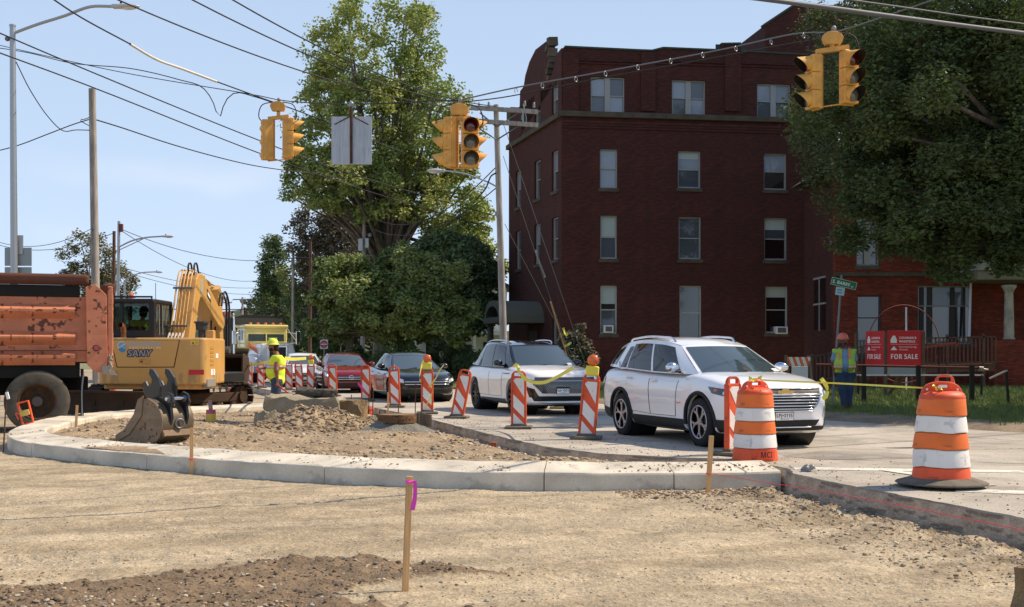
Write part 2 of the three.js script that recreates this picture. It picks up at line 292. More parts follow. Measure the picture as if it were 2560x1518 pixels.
{
  const poly = [...edgeL, ...edgeR];
  const road = gb().ext(poly, 0.3, [0, -0.15, 0], [-Math.PI / 2, 0, 0]).build('road', asphM); structure(road); road.userData.label = 'worn grey asphalt street with a broken edge';
  // broken face of the old pavement below its edge, leaning out a little
  const B = gb(), P = edgeL.filter((q) => q[1] < 60);
  B.grid((u, v) => { const i = Math.round(u * (P.length - 1)), q = P[i]; const k = vn(q[1] * 5, v * 3, 431) * 0.03 + vn(q[1] * 17, v * 6, 433) * 0.012; return V(q[0] - 0.012 - k - v * 0.035, lerp(-0.013, -0.4, v), -q[1]); }, P.length - 1, 8, true);
  const e = B.build('cut_edge', cutM, road); { const q = e.geometry.attributes.uv; for (let i = 0; i < q.count; i++) q.setXY(i, q.getX(i) * 34, q.getY(i) * 0.4); } e.userData.label = 'brown broken face of the old concrete pavement';
  // paint
  const paint = mat(0xdedcd4, 0.8, 0, { map: tex(256, (u, v) => { const s = sst(0.5, 0.66, fbm(u * 9, v * 9, 4, 441, 9)); const k = 0.94 - s * 0.16 + (vn(u * 128, v * 128, 443, 128) - 0.5) * 0.08; return [k, k, k * 0.97]; }) }); uvm(paint, 0.8);
  const bar = (a, b, w, y = 0.004) => { const d = b.clone().sub(a); d.y = 0; d.normalize(); const n = V(-d.z, 0, d.x).multiplyScalar(w / 2), P2 = [a.clone().add(n), b.clone().add(n), b.clone().sub(n), a.clone().sub(n)]; gb().ext(P2.map((q) => [q.x, -q.z]), 0.003, [0, y, 0], [-Math.PI / 2, 0, 0]).build('painted_line', paint, road); };
  bar(onG(1985, 1172), onG(2560, 1180), 0.3); bar(onG(2210, 1176), onG(2478, 1216), 0.16, 0.008); bar(onG(2390, 1226), onG(2640, 1236), 0.32);
  // sealed cracks and an old patch in the asphalt
  const tar = mat(0x4a4641, 0.8), patM = asphM.clone(); patM.userData = { uvm: 0.3 }; patM.color.setRGB(0.74, 0.74, 0.75);
  const crack = (pts, w, sd) => { const c = new THREE.CatmullRomCurve3(pts.map(([x, y]) => onG(x, y)), false, 'centripetal'); gb().grid((u, v) => { const p = c.getPoint(u), t = c.getTangent(u), n = V(-t.z, 0, t.x); const j = (fbm(u * 30, 2, 3, sd) - 0.5) * 0.12, k = w * (0.5 + vn(u * 40, 5, sd)); return V(p.x + n.x * (j + (v - 0.5) * k), 0.0045, p.z + n.z * (j + (v - 0.5) * k)); }, 60, 1, true).build('sealed_crack', tar, road); };
  crack([[1960, 1143], [2090, 1150], [2240, 1146], [2420, 1156], [2600, 1160]], 0.02, 451); crack([[2180, 1120], [2300, 1119], [2440, 1124], [2600, 1121]], 0.014, 453); crack([[1500, 1120], [1600, 1124], [1720, 1132]], 0.012, 455); crack([[1180, 1050], [1260, 1056], [1390, 1060]], 0.014, 457); crack([[2020, 1095], [2200, 1086], [2400, 1092], [2560, 1104]], 0.016, 459);
  gb().ext([[1955, 1140], [2060, 1128], [2200, 1130], [2330, 1142], [2200, 1151], [2050, 1150]].map(([x, y]) => { const p = onG(x, y); return [p.x, -p.z]; }), 0.002, [0, 0.002, 0], [-Math.PI / 2, 0, 0]).build('asphalt_patch', patM, road);
  // thin spill of soil left on the kerb top
  const spill = dirtM.clone(); spill.vertexColors = false; spill.userData = { uvm: 0.55 }; spill.color.setRGB(0.72, 0.62, 0.52);
  const sg = gb(); const k0 = 0.305, k1 = 0.375; sg.grid((u, v) => { const k = Math.round(lerp(k0, k1, u) * KN), p = kerbLine[k], n = kerbIn[k], lo = 0.04 + 0.03 * vn(u * 9, 1, 471), hi = lo + 0.34 * Math.sin(Math.PI * u) * (0.6 + 0.7 * fbm(u * 6, 3, 3, 473)), a = lerp(lo, hi, v); return V(p.x + n.x * a, lerp(KH0, KH1, a / KW) + 0.005 + 0.012 * Math.sin(Math.PI * v) * vn(u * 14, v * 5, 475), p.z + n.z * a); }, 20, 8, true);
  structure(sg.build('soil_spill', spill)).userData.label = 'thin spill of soil across the kerb top';
}
// ---------- cars ----------
// local frame: +x forward, +y up, +z to the car's right; the ground is y = 0
const M = {
  glass: phys(0x3c4a50, { roughness: 0.03, ior: 2.0 }),
  glassDark: phys(0x06080a, { roughness: 0.04, ior: 1.6 }),
  rubber: mat(0x17171a, 0.85), black: mat(0x0b0b0d, 0.55), blackGloss: phys(0x08090b, { roughness: 0.12, clearcoat: 1, clearcoatRoughness: 0.05 }),
  cladding: mat(0x1b1c1e, 0.75), chrome: mat(0xe8e9ec, 0.12, 1), alloy: mat(0xb4b6ba, 0.32, 0.9), alloyDark: mat(0x4a4a4c, 0.35, 0.85),
  lampClear: phys(0xcfd6dc, { roughness: 0.06, clearcoat: 1, metalness: 0.35 }), lampDark: phys(0x30343a, { roughness: 0.08, clearcoat: 1 }), red: phys(0x9c1210, { roughness: 0.15, clearcoat: 1 }), amber: phys(0xe86a10, { roughness: 0.15, clearcoat: 1 }),
  seam: mat(0x151517, 0.8), white: mat(0xe9e9e6, 0.6), gold: mat(0xd9b46a, 0.25, 0.9),
};
const paintMat = (c, o = {}) => phys(c, { roughness: 0.32, clearcoat: 1, clearcoatRoughness: 0.04, ...o });
function makeCar(o) {
  const { L, W } = o, hw = W / 2, top = prof(o.top.map(([x, y]) => [x, y])), bot = prof(o.bot), plan = prof(o.plan);
  // half section at station x: list of [z, y] from the floor middle to the top middle
  const CP = [[0, 0, 0], [0.8, 0, 0], [0.95, 0.07, 0.0], [0.985, 0.3, 0], [1.0, 0.56, 0], [0.985, 0.8, 0], [0.915, 0.955, 0], [0.74, 1.0, 0.01], [0.4, 1.0, 0.028], [0, 1.0, 0.034]];
  const crv = new THREE.CatmullRomCurve3(CP.map((c) => V(c[0], c[1], c[2])), false, 'centripetal'), NV = 36, sec = crv.getPoints(NV);
  const cache = new Map();
  const section = (x) => { const k = Math.round(x * 1000); if (cache.has(k)) return cache.get(k); const w = plan(x) * hw, a = bot(x), b = top(x), s = sec.map((q) => [q.x * w, lerp(a, b, q.y) + q.z * (b > a + 0.2 ? 1 : 0)]); cache.set(k, s); return s; };
  const zAt = (x, y) => { const s = section(x); let m = -1; for (let i = 0; i < NV; i++) { const [z0, y0] = s[i], [z1, y1] = s[i + 1]; if ((y - y0) * (y - y1) <= 0 && y0 !== y1) m = Math.max(m, lerp(z0, z1, (y - y0) / (y1 - y0))); } return m; };
  const frontX = (y, z, dir = 1) => { z = Math.abs(z); for (let k = 0; k < 700; k++) { const x = dir * (L / 2 - k * 0.003); if (zAt(x, y) >= z) return x; } return dir * (L / 2 - 1); };
  const root = thing(o.name, o.label, 'car', o.pos, o.ry, o.group);
  // stations, dense at the ends
  const xs = []; for (let i = 0; i <= 84; i++) { const t = i / 84, e = 0.5 - 0.5 * Math.cos(Math.PI * t); xs.push(-L / 2 + L * lerp(t, e, 0.75)); }
  const ring = []; xs.forEach((x) => { const s = section(x), r = []; for (let i = 0; i <= NV; i++) r.push(V(x, s[i][1], s[i][0])); for (let i = NV - 1; i > 0; i--) r.push(V(x, s[i][1], -s[i][0])); ring.push(r); });
  const n = ring[0].length, P = [], I = [];
  ring.forEach((r) => r.forEach((q) => P.push(q.x, q.y, q.z)));
  for (let i = 0; i < xs.length - 1; i++) for (let j = 0; j < n; j++) { const a = i * n + j, b = i * n + (j + 1) % n, c = a + n, d = b + n; I.push(a, b, c, b, d, c); }
  for (const [k, f] of [[0, 0], [xs.length - 1, 1]]) { const c = P.length / 3, r = ring[k]; let y = 0; r.forEach((q) => y += q.y / n); P.push(r[0].x + (f ? 0.004 : -0.004), y, 0); for (let j = 0; j < n; j++) { const a = k * n + j, b = k * n + (j + 1) % n; if (f) I.push(c, a, b); else I.push(c, b, a); } }
  let body = new THREE.BufferGeometry(); body.setAttribute('position', new THREE.Float32BufferAttribute(P, 3)); body.setAttribute('uv', new THREE.Float32BufferAttribute(new Float32Array(P.length / 3 * 2), 2)); body.setIndex(I); body.computeVertexNormals();
  // check outward orientation
  { const nn = body.attributes.normal, mid = 42 * n + 18; if (nn.getZ(mid) < 0) { const ix = body.index.array; for (let i = 0; i < ix.length; i += 3) { const t = ix[i]; ix[i] = ix[i + 1]; ix[i + 1] = t; } body.computeVertexNormals(); } }
  const ax = [o.xf, o.xf - o.wb], ra = o.rw + (o.gap || 0.055);
  let br = new Brush(body, new THREE.MeshBasicMaterial()); br.updateMatrixWorld(); const ev = new Evaluator(); ev.useGroups = false; ev.attributes = ['position', 'normal', 'uv'];
  for (const x of ax) for (const s of [1, -1]) { const cg = new THREE.CylinderGeometry(ra, ra, 0.6, 40); cg.rotateX(Math.PI / 2); const c = new Brush(cg, new THREE.MeshBasicMaterial()); c.position.set(x, o.rw, s * (hw - 0.12)); c.updateMatrixWorld(); br = ev.evaluate(br, c, SUBTRACTION); }
  const bm = new THREE.Mesh(norm(br.geometry), o.paint); bm.name = 'body'; bm.castShadow = bm.receiveShadow = true; root.add(bm);
  // wheel wells and floor
  { const B = gb(); for (const x of ax) for (const s of [1, -1]) { const g = new THREE.CylinderGeometry(ra - 0.004, ra - 0.004, 0.44, 32, 1, true); B.add(g, [x, o.rw, s * (hw - 0.3)], [Math.PI / 2, 0, 0]); B.cyl(ra - 0.006, ra - 0.006, 0.02, [x, o.rw, s * (hw - 0.44)], [Math.PI / 2, 0, 0], 32); } B.box(L * 0.8, 0.05, W * 0.72, [0, bot(0) + 0.005, 0]); B.build('underbody', M.black, root); }
  // patches laid on the body side / front
  const side = (s, pts, off, nu = 14, nv = 8) => (B) => B.grid((u, v) => { const a = pts, x = lerp(lerp(a[0][0], a[1][0], u), lerp(a[3][0], a[2][0], u), v), y = lerp(lerp(a[0][1], a[1][1], u), lerp(a[3][1], a[2][1], u), v); return V(x, y, s * (Math.max(zAt(x, y), 0.3) + off)); }, nu, nv, s < 0);
  const front = (pts, off, dir = 1, nu = 14, nv = 6) => (B) => B.grid((u, v) => { const a = pts, z = lerp(lerp(a[0][0], a[1][0], u), lerp(a[3][0], a[2][0], u), v), y = lerp(lerp(a[0][1], a[1][1], u), lerp(a[3][1], a[2][1], u), v); return V(frontX(y, z, dir) + dir * off, y, z); }, nu, nv, dir > 0);
  const put = (fn, name, m, parent = root, label) => { const B = gb(); (Array.isArray(fn) ? fn : [fn]).forEach((f) => f(B)); return B.build(name, m, parent, label); };
  // ---- greenhouse: ruled between the belt rail and the roof rail
  const g = o.cab;
  const belt = (s) => V(lerp(g.xAb, g.xDb, s), prof(g.belt)(s), prof(g.wb)(s) * hw), roof = (s) => V(lerp(g.xAr, g.xDr, s), prof(g.roof)(s), prof(g.wr)(s) * hw);
  const bl = prof(g.belt), wbp = prof(g.wb), rf = prof(g.roof), wrp = prof(g.wr);
  const B2 = (s) => V(lerp(g.xAb, g.xDb, s), bl(s), wbp(s) * hw), R2 = (s) => V(lerp(g.xAr, g.xDr, s), rf(s), wrp(s) * hw);
  const sidePt = (sd, sb, st, v, off = 0) => { const a = B2(sb), b = R2(st), q = a.lerp(b, v); q.z += Math.sin(Math.PI * v) * 0.018 + off; q.z *= sd; return q; };
  const endPt = (dir, t, v, off = 0) => { const s = dir > 0 ? 0 : 1, a = B2(s), b = R2(s), bu = 1 - t * t; const q = V(lerp(a.x, b.x, v) + dir * bu * lerp(g.bulge[0], g.bulge[1], v), lerp(a.y, b.y, v) + bu * 0.02 * v + (v > 0.5 ? 0 : 0), 0); q.z = lerp(a.z, b.z, v) * t; q.x += dir * off; q.y += off * 0.6; return q; };
  { const B = gb();
    for (const sd of [1, -1]) B.grid((u, v) => sidePt(sd, u, u, v), 30, 8, sd < 0 ? false : true);
    for (const dir of [1, -1]) B.grid((u, v) => endPt(dir, u * 2 - 1, v), 20, 8, dir > 0 ? false : true);
    B.build('pillar_frame', g.frameMat || o.paint, root);
    const C = gb(); C.grid((u, v) => { const s = u, t = v * 2 - 1, r = R2(s), f = 4 * s * (1 - s); const q = V(r.x, r.y + 0.045 * (1 - t * t) * Math.min(1, f * 2.2 + 0.25) + 0.004, r.z * t); const e = (1 - t * t); q.x += (1 - s) ** 6 * e * g.bulge[1] - s ** 6 * e * g.bulge[1]; return q; }, 26, 14, true); C.build('roof', g.roofMat || o.paint, root);
  }
  const win = (sd, q, name, m = M.glassDark) => { const B = gb(); B.grid((u, v) => sidePt(sd, lerp(q[0], q[1], u), lerp(q[2], q[3], u), lerp(q[4] ?? 0.06, q[5] ?? 0.9, v), 0.007), 12, 6, sd < 0 ? false : true); return B.build(name, m, root); };
  for (const sd of [1, -1]) for (const q of g.windows) win(sd, q, 'side_window');
  const pn = (dir, t0, t1, v0, v1, name, m) => { const B = gb(); B.grid((u, v) => endPt(dir, lerp(t0, t1, u), lerp(v0, v1, v), 0.008), 20, 8, dir > 0 ? false : true); return B.build(name, m, root); };
  const ws = pn(1, -0.93, 0.93, 0.02, 0.93, 'windshield', o.wsMat || M.glass); pn(-1, -0.9, 0.9, 0.12, 0.9, 'rear_window', M.glassDark);
  { const B = gb(); for (const t of [-0.25, 0.45]) gb().beam(endPt(1, t, 0.03, 0.02), endPt(1, t - 0.42, 0.10, 0.02), 0.02, 0.012).build('wiper', M.black, ws); }
  if (g.sticker) pn(1, -0.88, -0.7, 0.08, 0.17, 'inspection_sticker', M.white).position.set(0.006, 0.004, 0);
  // ---- doors with shut lines and handles
  for (const sd of [1, -1]) for (const dq of o.doors) {
    const ex = dq.map((p, i) => [p[0] + (i === 0 || i === 3 ? 0.009 : -0.009), p[1] + (i < 2 ? -0.008 : 0.002)]);
    put(side(sd, ex, 0.0025), 'shut_line', M.seam); const dr = put(side(sd, dq, 0.006), 'door', o.paint);
    if (o.handle) { const hx = lerp(dq[3][0], dq[2][0], 0.82), hy = dq[2][1] - o.handle, z = sd * (zAt(hx, hy) + 0.028); gb().rb(0.2, 0.028, 0.026, [hx, hy, z], [0, 0, 0], 0.012).build('handle', o.handleMat || o.paint, dr); }
  }
  // ---- wheels
  const wheel = (x, s, ang) => {
    const w = new THREE.Group(); w.name = 'wheel'; w.position.set(x, o.rw, s * (hw - o.inset)); if (s < 0) w.rotation.y = Math.PI; root.add(w);
    const r = o.rw, ri = o.ri, tw = 0.115;
    gb().lathe([[ri - 0.01, -tw], [ri + 0.02, -tw], [r - 0.035, -tw + 0.006], [r - 0.008, -tw + 0.035], [r, -tw + 0.06], [r, tw - 0.06], [r - 0.008, tw - 0.035], [r - 0.035, tw - 0.006], [ri + 0.02, tw], [ri - 0.012, tw - 0.012]], 44, [0, 0, 0], [Math.PI / 2, 0, 0]).build('tyre', M.rubber, w);
    const B = gb(); B.tor(ri - 0.008, 0.014, [0, 0, tw - 0.014], [0, 0, 0], 8, 40); B.cyl(0.052, 0.06, 0.03, [0, 0, tw - 0.03], [Math.PI / 2, 0, 0]);
    for (let k = 0; k < o.spokes; k++) { const a = ang + k * Math.PI * 2 / o.spokes; const sp = [[-0.02, 0.03], [-0.012 - 0.01 * (o.fork ? 1 : 0), ri * 0.6], [-o.spw, ri - 0.006], [-o.spw + 0.03, ri - 0.004], [0, ri * 0.72], [o.spw - 0.03, ri - 0.004], [o.spw, ri - 0.006], [0.022, ri * 0.6], [0.02, 0.03]]; B.ext(sp, 0.026, [0, 0, tw - 0.03], [0, 0, a], 0.004); }
    const rim = B.build('rim', o.rimMat, w);
    gb().cyl(ri - 0.005, ri - 0.005, 0.02, [0, 0, 0.02], [Math.PI / 2, 0, 0], 32).cyl(0.15, 0.15, 0.02, [0, 0, 0.05], [Math.PI / 2, 0, 0], 24).build('brake_disc', mat(0x1c1c1e, 0.5, 0.5), rim);
    return w;
  };
  let a = 0.2; for (const x of ax) for (const s of [1, -1]) wheel(x, s, a += 0.37);
  // ---- mirrors
  for (const sd of [1, -1]) { const p = sidePt(sd, g.mir, g.mir, 0.04); const mr = new THREE.Group(); mr.name = 'mirror'; root.add(mr); mr.position.set(p.x, p.y + 0.05, p.z + sd * 0.13); gb().add(new THREE.SphereGeometry(1, 18, 12), [0, 0.03, 0], [0, sd * 0.2, 0], [0.075, 0.075, 0.12]).build('mirror_shell', o.mirMat || o.paint, mr); gb().rb(0.05, 0.035, 0.16, [0, -0.035, -sd * 0.06], [0, 0, 0], 0.015).build('mirror_foot', M.black, mr); gb().cyl(0.062, 0.062, 0.012, [-0.062, 0.03, 0], [0, 0, Math.PI / 2], 16).build('mirror_glass', M.glass, mr); }
  if (o.rails) for (const sd of [1, -1]) { const pts = [0.12, 0.16, 0.3, 0.5, 0.7, 0.84, 0.88].map((s, i) => { const r = R2(s); return V(r.x, r.y + (i === 0 || i === 6 ? 0.012 : 0.055), sd * (r.z - 0.075)); }); gb().tube(pts, 0.017, 40, 8).build('roof_rail', M.chrome, root); }
  o.extra?.({ root, side, front, put, zAt, frontX, sidePt, endPt, hw, top, bot, R2 });
  return root;
}
const plateTex = (t) => canvasTex(256, 128, (x, w, h) => { x.fillStyle = '#e9e7df'; x.fillRect(0, 0, w, h); x.fillStyle = '#2b4a86'; x.font = 'bold 20px sans-serif'; x.textAlign = 'center'; x.fillText('NEW YORK', w / 2, 22); x.fillStyle = '#262a38'; x.font = 'bold 66px sans-serif'; x.fillText(t, w / 2, 88, 236); x.fillStyle = '#2b4a86'; x.font = 'bold 17px sans-serif'; x.fillText('EMPIRE STATE', w / 2, 118); });
function plate(c, y, z, text, tilt = 0.06) { const x = c.frontX(y, z) + 0.022; const B = gb().box(0.012, 0.15, 0.305, [x, y, z], [0, 0, -tilt]); const p = B.build('plate_holder', M.black, c.root); const g2 = new THREE.PlaneGeometry(0.29, 0.138); const m = gb().add(g2, [x + 0.0085, y, z], [0, Math.PI / 2, 0]).build('licence_plate', mat(0xffffff, 0.45, 0, { map: plateTex(text) }), c.root, 'white licence plate'); m.rotation.z = -0; return m; }
const mirQ = (P) => P.map(([z, y]) => [-z, y]);
// --- white crossover at the front of the queue
makeCar({
  name: 'crossover_car', label: 'white crossover car with chrome grille and black lower trim, nearest the orange drums', pos: V(3.14, 0, -19.30), ry: R(-70.5), L: 4.65, W: 1.86, wb: 2.725, xf: 1.40, rw: 0.362, ri: 0.248, inset: 0.125, gap: 0.06,
  paint: paintMat(0xe9ebee), spokes: 5, spw: 0.085, fork: 1, rimMat: M.alloy, rails: true, mirMat: M.chrome, handle: 0.1, handleMat: M.chrome,
  top: [[-2.325, 0.72], [-2.31, 0.86], [-2.27, 1.0], [-2.2, 1.08], [-2.0, 1.12], [-1.2, 1.11], [-0.2, 1.07], [0.75, 1.045], [1.1, 1.075], [1.6, 1.03], [1.95, 0.965], [2.12, 0.92], [2.23, 0.85], [2.29, 0.76], [2.325, 0.63]],
  bot: [[-2.325, 0.5], [-2.28, 0.36], [-2.1, 0.27], [-1.6, 0.22], [0, 0.2], [1.5, 0.2], [2.05, 0.22], [2.2, 0.26], [2.29, 0.34], [2.325, 0.5]],
  plan: [[-2.325, 0.62], [-2.29, 0.78], [-2.2, 0.9], [-1.95, 0.97], [-1.4, 1], [0, 0.985], [1.3, 1], [1.75, 0.975], [2.02, 0.9], [2.18, 0.78], [2.27, 0.64], [2.325, 0.44]],
  cab: { xAb: 1.12, xDb: -2.22, xAr: 0.22, xDr: -2.02, belt: [[0, 1.06], [0.3, 1.07], [0.75, 1.13], [1, 1.16]], roof: [[0, 1.5], [0.25, 1.585], [0.5, 1.605], [0.8, 1.565], [1, 1.49]], wb: [[0, 0.8], [0.12, 0.9], [0.5, 0.92], [0.85, 0.88], [1, 0.76]], wr: [[0, 0.62], [0.3, 0.69], [0.7, 0.69], [1, 0.6]], bulge: [0.24, 0.13], windows: [[0.115, 0.40, 0.075, 0.34, 0.04, 0.88], [0.425, 0.70, 0.37, 0.64, 0.04, 0.88], [0.72, 0.79, 0.655, 0.7, 0.04, 0.8], [0.87, 0.985, 0.82, 0.985, 0.12, 0.86]], mir: 0.13, sticker: true },
  doors: [[[0.66, 0.42], [-0.20, 0.42], [-0.28, 1.05], [0.72, 1.03]], [[-0.225, 0.42], [-0.92, 0.45], [-1.12, 1.08], [-0.305, 1.05]]],
  extra(c) {
    for (const s of [1, -1]) {
      c.put(c.side(s, [[0.93, 0.2], [-0.87, 0.2], [-0.87, 0.385], [0.93, 0.385]], 0.012, 26, 6), 'sill_cladding', M.cladding);
      for (const xa of [1.40, 1.40 - 2.725]) gb().tube([...Array(17)].map((_, i) => { const a = lerp(-0.12, Math.PI + 0.12, i / 16), q = 0.362 + 0.07, x = xa + Math.cos(a) * q, y = 0.362 + Math.sin(a) * q; return V(x, y, s * (Math.max(c.zAt(x, y), 0.5) - 0.006)); }), 0.03, 40, 8).build('arch_cladding', M.cladding, c.root);
      c.put(c.side(s, [[2.2, 0.25], [1.86, 0.2], [1.86, 0.42], [2.14, 0.42]], 0.008, 12, 6), 'bumper_cladding', M.cladding); c.put(c.side(s, [[-1.76, 0.22], [-2.26, 0.3], [-2.26, 0.5], [-1.76, 0.44]], 0.008, 12, 6), 'bumper_cladding', M.cladding);
      const hl = c.put(c.side(s, [[2.2, 0.735], [1.78, 0.80], [1.66, 0.895], [2.17, 0.85]], 0.01, 16, 5), 'headlight', M.lampDark);
      gb().sph(0.05, [2.02, 0.80, s * (c.zAt(2.02, 0.80) - 0.012)], [0.5, 0.7, 1]).build('projector', M.lampClear, hl); gb().sph(0.042, [2.12, 0.79, s * (c.zAt(2.12, 0.79) - 0.012)], [0.5, 0.7, 1]).build('projector', M.lampClear, hl);
      gb().sph(0.04, [1.84, 0.84, s * (c.zAt(1.84, 0.84) - 0.012)], [1.2, 0.6, 0.8]).build('side_marker', M.amber, hl);
      c.put(c.side(s, [[2.235, 0.46], [2.09, 0.43], [2.05, 0.62], [2.21, 0.61]], 0.009, 8, 6), 'fog_lamp', M.lampClear);
      c.put(c.side(s, [[-2.1, 0.8], [-2.3, 0.78], [-2.26, 0.98], [-2.0, 0.98]], 0.01, 8, 5), 'tail_light', M.red);
      // chrome sweep round the side glass
      gb().tube([0.1, 0.3, 0.5, 0.7, 0.79, 0.82].map((t, i) => c.sidePt(s, t, t, i === 5 ? 0.25 : 0.015, 0.016)), 0.011, 30, 6).build('window_trim', M.chrome, c.root);
    }
    // two-level chrome grille
    c.put(c.front(mirQ([[-0.60, 0.80], [0.60, 0.80], [0.62, 0.865], [-0.62, 0.865]]), 0.012, 1, 26, 3), 'upper_grille', M.black);
    const lg = c.put(c.front(mirQ([[-0.42, 0.555], [0.42, 0.555], [0.60, 0.765], [-0.60, 0.765]]), 0.012, 1, 26, 6), 'lower_grille', M.black);
    const bar = (y, hw2, r, parent) => gb().tube([...Array(15)].map((_, i) => { const z = lerp(-hw2, hw2, i / 14); return V(c.frontX(y, z) + 0.024, y, z); }), r, 40, 6).build('chrome_bar', M.chrome, parent);
    for (const y of [0.58, 0.622, 0.664, 0.706, 0.748]) bar(y, lerp(0.4, 0.58, (y - 0.555) / 0.2), 0.0085, lg);
    bar(0.785, 0.62, 0.017, c.root); bar(0.87, 0.62, 0.01, c.root);
    for (const s of [-1, 1]) gb().tube([V(c.frontX(0.78, 0.6) + 0.02, 0.78, s * 0.6), V(c.frontX(0.66, 0.54) + 0.02, 0.66, s * 0.54), V(c.frontX(0.55, 0.42) + 0.022, 0.55, s * 0.42)], 0.012, 16, 6).build('chrome_bar', M.chrome, lg);
    bar(0.55, 0.42, 0.01, lg);
    { const x = c.frontX(0.825, 0) + 0.028; gb().ext([[-0.135, -0.02], [-0.05, -0.02], [-0.042, -0.045], [0.05, -0.045], [0.06, -0.02], [0.135, -0.02], [0.135, 0.02], [0.05, 0.02], [0.042, 0.045], [-0.05, 0.045], [-0.06, 0.02], [-0.135, 0.02]], 0.016, [x, 0.825, 0], [0, Math.PI / 2, 0], 0.003).build('emblem', M.gold, c.root, 'gold bow tie emblem'); }
    c.put(c.front(mirQ([[-0.5, 0.33], [0.5, 0.33], [0.58, 0.42], [-0.58, 0.42]]), 0.008, 1, 26, 4), 'lower_intake', M.black); c.put(c.front(mirQ([[-0.75, 0.26], [0.75, 0.26], [0.82, 0.325], [-0.82, 0.325]]), 0.01, 1, 30, 4), 'front_skid', M.cladding);
    bar(0.318, 0.42, 0.012, c.root);
    plate(c, 0.49, 0.05, 'LPJ•3115');
    gb().box(0.16, 0.018, 0.004, [0.78, 0.63, c.zAt(0.78, 0.63) + 0.008]).build('model_badge', M.chrome, c.root);
    // people in the front seats are only guessed at through the glass, so none are built
  },
});
